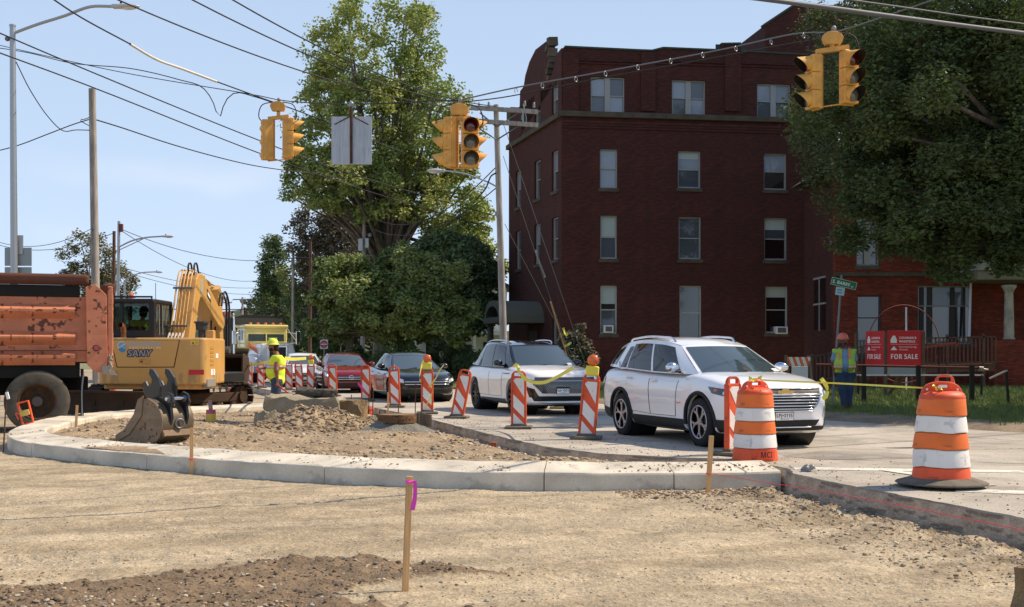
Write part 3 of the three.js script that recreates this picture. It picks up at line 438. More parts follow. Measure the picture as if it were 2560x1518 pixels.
// --- second car of the queue
makeCar({
  name: 'crossover_car', label: 'pearl white crossover car with black roof and dotted black grille behind two striped panels', pos: V(0.42, 0, -28.95), ry: R(-71.5), L: 4.92, W: 1.94, wb: 2.9, xf: 1.5, rw: 0.385, ri: 0.27, inset: 0.13,
  paint: paintMat(0xf0ede8), spokes: 10, spw: 0.032, rimMat: M.alloyDark, rails: true, mirMat: M.blackGloss, handle: 0,
  top: [[-2.46, 0.75], [-2.44, 0.9], [-2.38, 1.02], [-2.2, 1.09], [-1.2, 1.09], [0, 1.07], [0.8, 1.06], [1.15, 1.09], [1.7, 1.05], [2.1, 1.0], [2.3, 0.95], [2.4, 0.86], [2.44, 0.76], [2.46, 0.64]],
  bot: [[-2.46, 0.5], [-2.4, 0.34], [-2.1, 0.25], [0, 0.22], [1.7, 0.22], [2.25, 0.25], [2.4, 0.32], [2.46, 0.48]],
  plan: [[-2.46, 0.62], [-2.41, 0.8], [-2.2, 0.93], [-1.6, 1], [0, 0.985], [1.5, 1], [1.95, 0.97], [2.22, 0.88], [2.36, 0.76], [2.43, 0.62], [2.46, 0.48]],
  cab: { xAb: 1.15, xDb: -2.32, xAr: 0.32, xDr: -1.95, belt: [[0, 1.07], [0.4, 1.075], [1, 1.12]], roof: [[0, 1.58], [0.3, 1.655], [0.55, 1.665], [1, 1.53]], wb: [[0, 0.8], [0.12, 0.89], [0.6, 0.91], [1, 0.76]], wr: [[0, 0.64], [0.4, 0.7], [0.8, 0.67], [1, 0.56]], bulge: [0.22, 0.12], windows: [[0.1, 0.37, 0.06, 0.32, 0.03, 0.93], [0.385, 0.655, 0.335, 0.62, 0.03, 0.93], [0.67, 0.96, 0.635, 0.94, 0.03, 0.9]], mir: 0.15, sticker: true, roofMat: M.blackGloss, frameMat: M.blackGloss },
  doors: [[[0.72, 0.4], [-0.22, 0.4], [-0.26, 1.05], [0.8, 1.04]], [[-0.245, 0.4], [-1.0, 0.42], [-1.2, 1.06], [-0.285, 1.05]]],
  extra(c) {
    const gr = c.put([c.front(mirQ([[-0.55, 0.5], [0.55, 0.5], [0.75, 0.70], [-0.75, 0.70]]), 0.012, 1, 26, 5), c.front(mirQ([[-0.75, 0.70], [0.75, 0.70], [0.7, 0.86], [-0.7, 0.86]]), 0.0125, 1, 26, 4)], 'grille', M.blackGloss, c.root, 'black grille with rows of chrome dots');
    { const B = gb(); for (let j = 0; j < 13; j++) for (let i = -16; i <= 16; i++) { const y = 0.515 + j * 0.027, z = (i + (j % 2) * 0.5) * 0.044; const lim = y < 0.7 ? lerp(0.53, 0.73, (y - 0.5) / 0.2) : lerp(0.73, 0.69, (y - 0.7) / 0.16); if (Math.abs(z) > lim || Math.abs(y - 0.775) < 0.022) continue; B.sph(0.0085, [c.frontX(y, z) + 0.016, y, z], [0.7, 1, 0.8], 6); } B.build('grille_dot', M.chrome, gr); gr.children[0].userData.kind = 'stuff'; }
    gb().tube([...Array(13)].map((_, i) => { const z = lerp(-0.74, 0.74, i / 12); return V(c.frontX(0.775, z) + 0.02, 0.775, z); }), 0.012, 36, 6).build('chrome_bar', M.chrome, c.root);
    for (const s of [1, -1]) {
      const h = c.put(c.side(s, [[2.42, 0.755], [2.0, 0.80], [1.88, 0.92], [2.36, 0.80]], 0.01, 16, 5), 'headlight', M.lampDark);
      gb().tube([1.96, 2.05, 2.15, 2.25, 2.34].map((x, i) => V(x, 0.885 - i * 0.028, s * (c.zAt(x, 0.885 - i * 0.028) + 0.014))), 0.012, 14, 6).tube([2.02, 2.15, 2.28, 2.4].map((x, i) => V(x, 0.80 - i * 0.014, s * (c.zAt(x, 0.80 - i * 0.014) + 0.014))), 0.013, 14, 6).build('daytime_lamp', mat(0xf5f7fa, 0.3, 0, { emissive: 0xffffff, emissiveIntensity: 0.9 }), h);
      c.put(c.side(s, [[2.43, 0.40], [2.28, 0.42], [2.22, 0.66], [2.38, 0.60]], 0.008, 8, 6), 'side_intake', M.blackGloss);
      c.put(c.side(s, [[1.02, 0.22], [-0.92, 0.22], [-0.92, 0.34], [1.02, 0.34]], 0.01, 26, 4), 'sill_cladding', M.blackGloss);
      gb().box(0.42, 0.014, 0.02, [1.12, 0.93, s * (c.zAt(1.12, 0.93) + 0.006)]).build('fender_trim', M.black, c.root);
    }
    c.put(c.front(mirQ([[-0.72, 0.33], [0.72, 0.33], [0.78, 0.44], [-0.78, 0.44]]), 0.008, 1, 26, 4), 'lower_intake', M.black);
    gb().tube([...Array(13)].map((_, i) => { const z = lerp(-0.8, 0.8, i / 12); return V(c.frontX(0.3, z) + 0.012, 0.3 + (Math.abs(z) > 0.5 ? 0.012 : 0), z); }), 0.024, 36, 6).build('chrome_bar', M.chrome, c.root);
    plate(c, 0.565, 0.08, 'KA• 7511');
  },
});
// --- sedans
const sedan = (o) => makeCar({
  L: 4.86, W: 1.86, wb: 2.83, xf: 1.48, rw: 0.335, ri: 0.235, inset: 0.12, spokes: 10, spw: 0.03, rimMat: M.alloyDark, handle: 0.1, group: 'cars waiting in the queue',
  top: [[-2.43, 0.7], [-2.4, 0.85], [-2.3, 0.97], [-2.0, 1.02], [-1.2, 0.98], [0, 0.93], [0.75, 0.92], [1.1, 0.945], [1.6, 0.88], [2.05, 0.79], [2.25, 0.72], [2.36, 0.64], [2.43, 0.53]],
  bot: [[-2.43, 0.5], [-2.36, 0.32], [-2.0, 0.22], [0, 0.17], [1.7, 0.17], [2.2, 0.2], [2.37, 0.26], [2.43, 0.4]],
  plan: [[-2.43, 0.6], [-2.37, 0.78], [-2.1, 0.92], [-1.5, 0.99], [0, 0.98], [1.5, 1], [1.9, 0.96], [2.16, 0.86], [2.32, 0.72], [2.4, 0.58], [2.43, 0.42]],
  cab: { xAb: 1.12, xDb: -1.85, xAr: 0.18, xDr: -1.05, belt: [[0, 0.93], [0.5, 0.95], [1, 1.0]], roof: [[0, 1.34], [0.3, 1.4], [0.6, 1.405], [1, 1.33]], wb: [[0, 0.8], [0.12, 0.9], [0.6, 0.9], [1, 0.74]], wr: [[0, 0.58], [0.4, 0.64], [0.8, 0.62], [1, 0.54]], bulge: [0.2, 0.11], windows: [[0.12, 0.45, 0.08, 0.42, 0.04, 0.93], [0.47, 0.82, 0.44, 0.86, 0.04, 0.93]], mir: 0.16 },
  doors: [[[0.7, 0.33], [-0.24, 0.33], [-0.28, 0.92], [0.78, 0.91]], [[-0.265, 0.33], [-1.0, 0.37], [-1.2, 0.95], [-0.305, 0.92]]],
  ...o,
  extra(c) {
    const q = o.face;
    const gr = c.put(c.front(mirQ(q.grille), 0.012, 1, 22, 5), 'grille', M.black);
    for (const y of q.bars) { const lim = Math.max(...q.grille.map((p) => Math.abs(p[0]))) - 0.04; gb().tube([...Array(11)].map((_, i) => { const z = lerp(-lim, lim, i / 10); return V(c.frontX(y, z) + 0.02, y, z); }), q.br || 0.01, 30, 6).build('chrome_bar', M.chrome, gr); }
    if (q.star) gb().tor(0.075, 0.01, [c.frontX(0.56, 0) + 0.03, 0.56, 0], [0, Math.PI / 2, 0]).bar(V(c.frontX(0.56, 0) + 0.03, 0.56, 0), V(c.frontX(0.56, 0) + 0.03, 0.63, 0), 0.008).bar(V(c.frontX(0.56, 0) + 0.03, 0.56, 0), V(c.frontX(0.56, 0) + 0.03, 0.522, 0.062), 0.008).bar(V(c.frontX(0.56, 0) + 0.03, 0.56, 0), V(c.frontX(0.56, 0) + 0.03, 0.522, -0.062), 0.008).build('emblem', M.chrome, gr);
    c.put(c.front(mirQ([[-0.6, 0.25], [0.6, 0.25], [0.66, 0.37], [-0.66, 0.37]]), 0.008, 1, 22, 4), 'lower_intake', M.black);
    for (const s of [1, -1]) {
      const h = c.put(c.side(s, [[2.36, 0.555], [1.96, 0.64], [1.86, 0.76], [2.28, 0.665]], 0.01, 14, 5), 'headlight', M.lampClear);
      gb().sph(0.045, [2.16, 0.635, s * (c.zAt(2.16, 0.635) - 0.01)], [0.8, 0.7, 1]).build('lamp_bulb', mat(0xffffff, 0.3, 0, { emissive: 0xfff2dc, emissiveIntensity: 1.6 }), h);
      c.put(c.side(s, [[2.37, 0.27], [2.2, 0.28], [2.17, 0.40], [2.33, 0.39]], 0.009, 8, 5), 'corner_intake', M.black);
    }
    if (o.plateText) plate(c, q.py || 0.42, q.pz || 0, o.plateText);
    o.more?.(c);
  },
});
sedan({ name: 'sedan_car', label: 'black sedan car between the red sedan and the pearl white crossover', pos: V(-3.15, 0, -36.4), ry: R(-72), paint: paintMat(0x101114, { roughness: 0.25 }), face: { grille: [[-0.55, 0.42], [0.55, 0.42], [0.68, 0.6], [-0.68, 0.6]], bars: [0.59, 0.52], br: 0.013, py: 0.40 }, plateText: 'KFX 4018' });
sedan({ name: 'sedan_car', label: 'dark red sedan car with silver barred grille and lit headlamps', pos: V(-6.25, 0, -44.6), ry: R(-76), paint: paintMat(0x7d0a14, { roughness: 0.25 }), face: { grille: [[-0.4, 0.42], [0.4, 0.42], [0.5, 0.64], [-0.5, 0.64]], bars: [0.5, 0.57], br: 0.014, star: true } });
sedan({ name: 'sedan_car', label: 'white sedan car with dark glass roof, last in the waiting queue', pos: V(-9.15, 0, -52.4), ry: R(-77), paint: paintMat(0xe2e4e6), face: { grille: [[-0.5, 0.46], [0.5, 0.46], [0.56, 0.6], [-0.56, 0.6]], bars: [0.53], py: 0.40, pz: 0 }, plateText: 'JRT 2264' });
// ---------- lawn, pavement strip, hills ----------
const grassTex = tex(512, (u, v) => { const a = fbm(u * 8, v * 8, 4, 503, 8), b = vn(u * 256, v * 256, 509, 256), c = fbm(u * 60, v * 60, 2, 511, 60), s = sst(0.6, 0.75, fbm(u * 5, v * 5, 4, 515, 5)); const k = 0.62 + (a - 0.5) * 0.4 + (b - 0.5) * 0.35 + (c - 0.5) * 0.3; return [lerp(k * 0.62, k * 0.72, s), lerp(k * 0.72, k * 0.64, s), lerp(k * 0.36, k * 0.44, s)]; });
const grassM = uvm(mat(0xffffff, 0.95, 0, { map: grassTex, bumpMap: dirtBump, bumpScale: 0.05 }), 0.6);
const lawnPoly = [...edgeR.filter((q) => q[1] < 100).map(([x, d]) => [x + 0.25, d + 0.05]), [60, 3], [60, 130], [-6, 130]];
const lawnH = (x, d) => 0.05 + (fbm(x * 0.5, d * 0.5, 3, 521) - 0.5) * 0.05;
{
  const lawn = gb().ext(lawnPoly, 0.36, [0, -0.13, 0], [-Math.PI / 2, 0, 0]).build('lawn', grassM); structure(lawn); lawn.userData.label = 'mown grass verge in front of the brick buildings';
  // worn soil where the grass verge was dug along the road
  const P = edgeR.filter((q) => q[1] < 46 && q[1] > 14), B = gb();
  B.grid((u, v) => { const q = P[Math.round(u * (P.length - 1))]; const w = 1.7 + 1.1 * fbm(q[1] * 0.7, 3, 3, 531) - (q[1] > 29 ? 1.1 : 0); return V(q[0] - 0.06 + v * w, (v < 0.15 ? lerp(-0.02, 0.06, v / 0.15) : 0.06 + 0.05 * Math.sin(Math.PI * v) * fbm(q[1] * 2, v * 3, 3, 533)) + (v === 1 ? -0.02 : 0), -q[1] - v * 0.6); }, P.length - 1, 14, false);
  const mtl = dirtM.clone(); mtl.vertexColors = false; mtl.userData = { uvm: 0.55 }; mtl.color.setRGB(0.55, 0.5, 0.44);
  structure(B.build('verge_soil', mtl)).userData.label = 'bare dug soil along the far edge of the road';
  // grass tufts
  const tg = gb(); const r = rng(55); for (let i = 0; i < 7; i++) { const a = r() * 6.28, l = rr(0.05, 0.11, r), w = 0.006, x = rr(-0.05, 0.05, r), z = rr(-0.05, 0.05, r); const g = new THREE.BufferGeometry(); g.setAttribute('position', new THREE.Float32BufferAttribute([x - w, 0, z, x + w, 0, z, x + Math.cos(a) * l * 0.5, l, z + Math.sin(a) * l * 0.5], 3)); g.computeVertexNormals(); tg.add(g); }
  const spots = []; let guard = 0; while (spots.length < 26000 && guard++ < 400000) { const d = rr(18, 56, r), x = rr(-4, d * 0.46, r); if (inPoly(x, d, lawnPoly) && x - prof3(d) > rr(0.3, 2.6, r)) spots.push([x, d]); }
  const im = new THREE.InstancedMesh(tg.merged(), mat(0xffffff, 0.9, 0, { side: THREE.DoubleSide }), spots.length), mm = new THREE.Matrix4(), cc = new THREE.Color();
  spots.forEach(([x, d], i) => { const s = rr(0.7, 1.6, r); mm.compose(V(x, 0.048, -d), new THREE.Quaternion().setFromAxisAngle(UP, r() * 6.28), V(s, s, s)); im.setMatrixAt(i, mm); const k = rr(0.7, 1.3, r); im.setColorAt(i, cc.setRGB(0.13 * k, 0.17 * k, 0.045 * k)); });
  im.name = numbered('grass'); im.castShadow = im.receiveShadow = true; tag(im, 'short green grass of the verge by the brick buildings', 'grass', null, 'stuff'); scene.add(im);
  structure(gb().box(16, 0.06, 1.5, [0, 0, 0]).build('footpath', concM)).userData.label = 'pale concrete footpath along the foot of the brick block';
  const fp = scene.children[scene.children.length - 1]; fp.position.set(8.6, 0.055, -55.6); fp.rotation.y = R(8.3);
}
function prof3(d) { for (let i = 0; i < edgeRight.length - 1; i++) { const [x0, d0] = edgeRight[i], [x1, d1] = edgeRight[i + 1]; if (d <= d0 && d >= d1) return lerp(x1, x0, (d - d1) / (d0 - d1)); } return 24; }
{
  const hillM = uvm(mat(0x4c5a40, 0.95, 0, { map: tex(128, (u, v) => { const k = 0.75 + 0.5 * (fbm(u * 12, v * 12, 4, 551, 12) - 0.5); return [k, k, k]; }) }), 0.004);
  const B = gb(), top = (x) => 70 + 90 * fbm(x * 0.0006 + 3, 1, 4, 553) + 90 * Math.exp(-(((x + 1000) / 420) ** 2)) + 30 * fbm(x * 0.004, 5, 3, 555);
  B.grid((u, v) => { const x = lerp(-3400, 3400, u); return V(x, -4 + top(x) * Math.sin(v * Math.PI * 0.5) * 1.0, -4600 - v * 900 + 200 * fbm(x * 0.002, v * 3, 3, 557)); }, 130, 12, false);
  structure(B.build('hills', hillM)).userData.label = 'wooded hills far beyond the street';
}
// ---------- brick ----------
function brickTex(base, vary, mortar, seed) { return tex(1024, (u, v) => { const rows = 32, cols = 10; const y = v * rows, row = Math.floor(y), x = u * cols + (row % 2) * 0.5, col = Math.floor(x), fx = x - col, fy = y - row; const m = fy < 0.13 || fx < 0.045; const h1 = hash(((col % cols) + cols) % cols, row % rows, seed), h2 = fbm(u * 4, v * 4, 4, seed + 3, 4), h3 = vn(u * 256, v * 256, seed + 5, 256); if (m) { const k = 0.9 + (h3 - 0.5) * 0.2; return mortar.map((q) => q * k); } const k = 1 + (h1 - 0.5) * vary + (h2 - 0.5) * 0.3 + (h3 - 0.5) * 0.15; return base.map((q) => q * k); }); }
const brickBump = tex(512, (u, v) => { const rows = 32, cols = 10, y = v * rows, row = Math.floor(y), x = u * cols + (row % 2) * 0.5, fx = x - Math.floor(x), fy = y - row; return grey((fy < 0.13 || fx < 0.045 ? 0.2 : 0.85) + (vn(u * 128, v * 128, 7, 128) - 0.5) * 0.2); }, false);
// one tile is 2.2 m x 2.2 m of wall
const brickM = uvm(mat(0xffffff, 0.92, 0, { map: brickTex([0.30, 0.14, 0.105], 0.3, [0.27, 0.145, 0.115], 601), bumpMap: brickBump, bumpScale: 0.008 }), 1 / 2.2);
const brickOM = uvm(mat(0xffffff, 0.92, 0, { map: brickTex([0.44, 0.175, 0.10], 0.35, [0.33, 0.18, 0.125], 611), bumpMap: brickBump, bumpScale: 0.006 }), 1 / 2.2);
const stoneM = uvm(mat(0x6d665c, 0.9, 0, { bumpMap: concBump, bumpScale: 0.006, map: concTex }), 0.6), greenM = mat(0x35463a, 0.8), frameM = mat(0x9a9a96, 0.6), paneM = [phys(0x87909c, { roughness: 0.35, clearcoat: 1, clearcoatRoughness: 0.03 }), phys(0x454b53, { roughness: 0.3, clearcoat: 1, clearcoatRoughness: 0.03 }), phys(0x14171a, { roughness: 0.1, clearcoat: 1, clearcoatRoughness: 0.03, ior: 1.7 })];
const acM = mat(0xd9d8d2, 0.6);
// wall with openings in local xy, thickness behind z = 0; windows set into it
function wall(root, outline, holes, m, thick, z0 = 0, ry = 0, px = 0, pz = 0) {
  const s = new THREE.Shape(outline.map((q) => new THREE.Vector2(q[0], q[1])));
  for (const [a, b, c, d] of holes) { const h = new THREE.Path([[a, b], [c, b], [c, d], [a, d]].map((q) => new THREE.Vector2(q[0], q[1]))); s.holes.push(h); }
  const w = gb().ext(s, thick, [0, 0, z0 - thick / 2]).build('wall', m, root); w.position.set(px, 0, pz); w.rotation.y = ry; return w;
}
function sash(root, [a, b, c, d], panes, o = {}) {            // a double-hung window in a wall opening
  const w = new THREE.Group(); w.name = 'window'; root.add(w); const W = c - a, Hh = d - b, mx = (a + c) / 2, f = o.f || 0.065, z = -0.16;
  const B = gb(); B.box(f, Hh, 0.1, [a + f / 2, (b + d) / 2, z]).box(f, Hh, 0.1, [c - f / 2, (b + d) / 2, z]).box(W - 2 * f, f, 0.1, [mx, d - f / 2, z]).box(W - 2 * f, f * 1.2, 0.1, [mx, b + f * 0.6, z]); B.build('frame', o.fm || frameM, w);
  const n = o.pair ? 2 : 1, iw = (W - 2 * f - (n - 1) * 0.26) / n;
  for (let k = 0; k < n; k++) {
    const x = a + f + iw / 2 + k * (iw + 0.26), mid = b + f + (Hh - 2 * f) * (o.mid || 0.5);
    gb().box(iw, 0.05, 0.07, [x, mid, z - 0.005]).build('meeting_rail', o.fm || frameM, w);
    gb().box(iw, d - f - mid - 0.025, 0.012, [x, (d - f + mid + 0.025) / 2, z - 0.02]).build('upper_pane', paneM[panes[k * 2]], w);
    gb().box(iw, mid - 0.025 - b - f * 1.2, 0.012, [x, (mid - 0.025 + b + f * 1.2) / 2, z - 0.045]).build('lower_pane', paneM[panes[k * 2 + 1]], w);
    if (n === 2 && k === 0) gb().box(0.26, Hh - 2 * f, 0.12, [mx, (b + d) / 2, z]).build('mullion', frameM, w);
    if (o.bars) { const Bb = gb(); for (const t of [0.33, 0.66]) Bb.box(0.02, d - f - mid, 0.02, [x - iw / 2 + iw * t, (d - f + mid) / 2, z - 0.005]); Bb.build('glazing_bar', o.fm || frameM, w); }
    if (o.blind) gb().box(iw - 0.02, (d - mid) * o.blind, 0.01, [x, d - f - (d - mid) * o.blind / 2, z - 0.01]).build('blind', mat(0xa9b4ae, 0.8), w);
  }
  if (o.sill !== 0) gb().rb(W + 0.16, 0.17, 0.2, [mx, b - 0.087, -0.04], [0, 0, 0], 0.015).build('sill', stoneM, w);
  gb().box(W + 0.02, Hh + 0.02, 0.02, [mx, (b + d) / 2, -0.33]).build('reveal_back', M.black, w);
  return w;
}
{ // ---- the big brick block
  const ps = R(8.3), C = V((1404 - 1280) * 57 / F, 0, -57), root = thing('brick_apartment_block', 'tall dark red brick apartment block with stone band and broken corner gable', 'building', C, ps);
  const cx = C.x, cs = Math.cos(ps), sn = Math.sin(ps);
  const uy = (px, py) => { const k = px - CX, u = (k * 57 - F * cx) / (F * cs - k * sn), d = 57 + sn * u; return [u, EYE - (py - HY) * d / F]; };
  const hole = (x0, x1, y0, y1) => { const a = uy(x0, y1), b = uy(x1, y0); return [a[0], a[1], b[0], b[1]]; };
  const W4 = [[1477, 1562, 194, 284], [1680, 1764, 202, 289], [1893, 1977, 211, 296]].map((q) => hole(...q)), W3 = [[1500, 1544, 373, 470], [1695, 1752, 378, 470], [1910, 1967, 384, 474]].map((q) => hole(...q)), W2 = [[1501, 1543, 539, 647], [1697, 1753, 543, 648], [1911, 1968, 545, 650]].map((q) => hole(...q)), W1 = [[1501, 1543, 714, 835], [1699, 1754, 715, 850], [1914, 1970, 717, 833]].map((q) => hole(...q));
  const uR = uy(2096, 500)[0];
  const line = [[0, -0.1], [uR, -0.1], [uR, uy(2096, 142)[1]], uy(1980, 136), uy(1852, 129), uy(1852, 110), uy(1803, 111), uy(1803, 127), uy(1658, 121), uy(1630, 128), uy(1600, 127), uy(1412, 118), [0, uy(1404, 122)[1]]];
  wall(root, line, [...W4, ...W3, ...W2, ...W1], brickM, 0.36);
  // green metal capping along the parapet
  { const B = gb(); const tp = line.slice(2, 12); for (let i = 0; i < tp.length - 1; i++) { const a = V(tp[i][0], tp[i][1] + 0.03, -0.16), b = V(tp[i + 1][0], tp[i + 1][1] + 0.03, -0.16); if (a.distanceTo(b) > 0.1) B.beam(a, b, 0.44, 0.08); } B.build('parapet_cap', greenM, root); }
  // stone band, brick corbels, piers
  const band = gb(); { const a = uy(1404, 286), b = uy(2096, 303); band.rb(uR + 0.12, 0.26, 0.24, [uR / 2 - 0.05, (a[1] + b[1]) / 2 - 0.0, 0.06], [0, 0, 0], 0.03); } band.build('stone_band', stoneM, root);
  { const yb = uy(1404, 292)[1]; for (const [dy, z] of [[-0.22, 0.07], [-0.34, 0.045], [-0.46, 0.02]]) gb().box(uR, 0.11, 0.12, [uR / 2, yb + dy, z - 0.06 + 0.03]).build('brick_course', brickM, root); }
  for (const [x0, x1] of [[1408, 1446], [1602, 1638], [1812, 1852], [2030, 2070]]) { const a = uy(x0, 278), b = uy(x1, 132); gb().box(b[0] - a[0], b[1] - a[1], 0.1, [(a[0] + b[0]) / 2, (a[1] + b[1]) / 2, 0.045]).build('pier', brickM, root); }
  for (const [x0, x1, y] of [[1446, 1602, 150], [1638, 1812, 152], [1852, 2030, 158]]) for (const k of [0, 7]) { const a = uy(x0, y + k), b = uy(x1, y + k + 3); gb().box(b[0] - a[0], 0.06, 0.07, [(a[0] + b[0]) / 2, a[1], 0.028]).build('brick_course', brickM, root); }
  const P4 = [[0, 1, 1, 0], [0, 1, 1, 0], [0, 1, 0, 1]], P3 = [[0, 0], [0, 1], [0, 2]], P2 = [[0, 1], [1, 1], [1, 2]], P1 = [[2, 1], [2, 2], [2, 2]];
  W4.forEach((h, i) => sash(root, h, P4[i], { pair: 1, sill: 0 })); W3.forEach((h, i) => sash(root, h, P3[i], { bars: i === 2, blind: i === 1 ? 0.35 : 0 })); W2.forEach((h, i) => sash(root, h, P2[i], { blind: i === 0 ? 0.9 : i === 2 ? 0.5 : 0 })); W1.forEach((h, i) => sash(root, h, P1[i], { blind: i === 0 ? 0.7 : i === 2 ? 0.4 : 0, fm: mat(0xb4b1a6, 0.6) }));
  // air conditioners
  [[1520, 823, 0.46], [1952, 826, 0.6]].forEach(([px, py, w], i) => { const [u, y] = uy(px, py); const ac = thing('air_conditioner', ['white window air conditioner with grey grille in the leftmost ground floor window', 'white window air conditioner in the ground floor window nearest the barricade'][i], 'air conditioner', root.localToWorld(V(u, y, 0.02)), ps); gb().rb(w, 0.36, 0.5, [0, 0, -0.1], [0, 0, 0], 0.02).build('casing', acM, ac); gb().box(w * 0.7, 0.24, 0.012, [0, 0.0, 0.156]).build('grille', mat(0x55575a, 0.7), ac); });
  // the street front, turning away at the corner
  const ang = Math.atan2(-2.3 * cs - 8.4 * -sn, 1), lw = 9.6; const side = new THREE.Group(); side.name = 'street_front'; root.add(side); side.rotation.y = R(-83); side.position.set(0, 0, 0);
  // local x of this group runs back to front along the street front; the corner is at x = 0 and the wall lies at negative x
  const yb = (f) => f; const yl = uy(1404, 286)[1];
  const lp = [[-lw, -0.1], [-0.02, -0.1], [-0.02, uy(1404, 120)[1]], [-0.9, uy(1404, 120)[1] - 0.1], [-1.5, uy(1404, 120)[1] - 0.9], [-2.2, uy(1404, 120)[1] - 1.2], [-2.2, uy(1404, 120)[1] + 0.55], [-2.5, uy(1404, 120)[1] + 0.95], [-4.4, uy(1404, 120)[1] + 1.0], [-5.5, uy(1404, 120)[1] + 0.65], [-6.3, uy(1404, 120)[1] + 0.1], [-6.6, uy(1404, 120)[1] - 0.4], [-7.3, uy(1404, 120)[1] - 0.5], [-7.4, uy(1404, 120)[1] - 1.3], [-lw, uy(1404, 120)[1] - 1.35]];
  const fl = (yc, h) => [[-1.6, yc - h / 2, -0.55, yc + h / 2], [-4.6, yc - h / 2, -3.5, yc + h / 2], [-8.2, yc - h / 2, -7.1, yc + h / 2]];
  const H4 = fl(W4[0][1] * 0.5 + W4[0][3] * 0.5, 1.75), H3 = fl((W3[0][1] + W3[0][3]) / 2, 1.95), H2 = fl((W2[0][1] + W2[0][3]) / 2, 2.05), H1 = [[-1.5, 1.0, -0.6, 3.1]];
  wall(side, lp, [...H4, ...H3, ...H2, ...H1], brickM, 0.36).name = 'gable_wall';
  const sub = (h, p) => { const g = new THREE.Group(); const ws = sash(g, h, p, {}); for (const m of [...ws.children]) { m.name = 'street_window_' + m.name; side.add(m); } };
  [...H4].forEach((h, i) => sub(h, [0, 1])); [...H3, ...H2].forEach((h, i) => sub(h, [i % 2, 2])); sub(H1[0], [2, 2]);
  gb().rb(lw, 0.26, 0.24, [-lw / 2, yl, 0.06], [0, 0, 0], 0.03).build('street_stone_band', stoneM, side);
  // broken stone coping on the gable shoulder, letters in relief
  { const t = uy(1404, 120)[1]; const B = gb(); const rB = rng(91); for (let i = 0; i < 7; i++) B.box(rr(0.2, 0.5, rB), rr(0.2, 0.42, rB), rr(0.3, 0.5, rB), [-2.25 + rr(-0.15, 0.2, rB), t - 0.9 + i * 0.29, -0.2 + rr(-0.06, 0.06, rB)], [rr(-0.1, 0.1, rB), rr(-0.2, 0.2, rB), rr(-0.15, 0.15, rB)]); B.build('broken_coping', stoneM, side); side.children[side.children.length - 1].userData.kind = 'stuff'; gb().rb(0.9, 0.55, 0.5, [-lw + 0.3, t - 1.3, -0.15], [0, 0, 0], 0.05).build('corner_cap', stoneM, side); }
  // flat roof, back walls, stair tower
  gb().box(uR - 0.4, 0.2, 14, [uR / 2, uy(1404, 150)[1], -7.4]).build('roof', mat(0x3a3a3a, 0.9), root);
  gb().box(0.36, uy(1404, 150)[1], 14, [uR - 0.18, uy(1404, 150)[1] / 2, -7.38]).build('end_wall', brickM, root); gb().box(uR, uy(1404, 150)[1], 0.3, [uR / 2, uy(1404, 150)[1] / 2, -14.6]).build('rear_wall', brickM, root);
  { const tp = gb().ext([[0, 0], [8, 0], [8, 4.3], [1.6, 4.35], [0, 3.28]], 5, [0, 0, 0]).build('stair_tower', brickM, root); tp.position.set(11.16, 15.0, -5.42); gb().beam(V(-0.06, 3.28, 2.3), V(1.6, 4.4, 2.3), 0.5, 0.1).beam(V(1.6, 4.4, 2.3), V(8, 4.35, 2.3), 0.5, 0.1).build('tower_cap', greenM, tp); }
  // portico with a curved hood at the street door
  { const stM = mat(0x5c5c50, 0.75); const q = new THREE.Group(); q.name = 'portico'; side.add(q); q.position.set(-4.4, 0, 0.0);
    const B = gb(); const arch = [[-1.5, 3.25]]; for (let i = 0; i <= 10; i++) { const t = Math.PI * (1 - i / 10); arch.push([Math.cos(t) * 1.5, 3.25 + Math.sin(t) * 0.85]); } for (let i = 10; i >= 0; i--) { const t = Math.PI * (1 - i / 10); arch.push([Math.cos(t) * 1.25, 3.2 + Math.sin(t) * 0.62]); } B.ext(arch, 2.3, [0, 0, 1.15]); B.rb(3.2, 0.3, 2.4, [0, 3.1, 1.15], [0, 0, 0], 0.02); B.build('portico_hood', stM, side).position.copy(q.position); side.remove(q);
    for (const x of [-1.25, 1.25]) { gb().cyl(0.16, 0.19, 2.75, [x, 1.58, 2.05], [0, 0, 0], 20).rb(0.5, 0.2, 0.5, [x, 0.2, 2.05]).rb(0.44, 0.14, 0.44, [x, 2.9, 2.05]).build('portico_column', stM, side).position.copy(q.position); }
    gb().box(1.2, 2.5, 0.1, [0, 1.35, 0.1]).build('street_door', mat(0x3d3a33, 0.7), side).position.copy(q.position); gb().box(3.4, 0.35, 2.6, [0, 0.05, 1.3]).build('portico_step', stoneM, side).position.copy(q.position); }
}
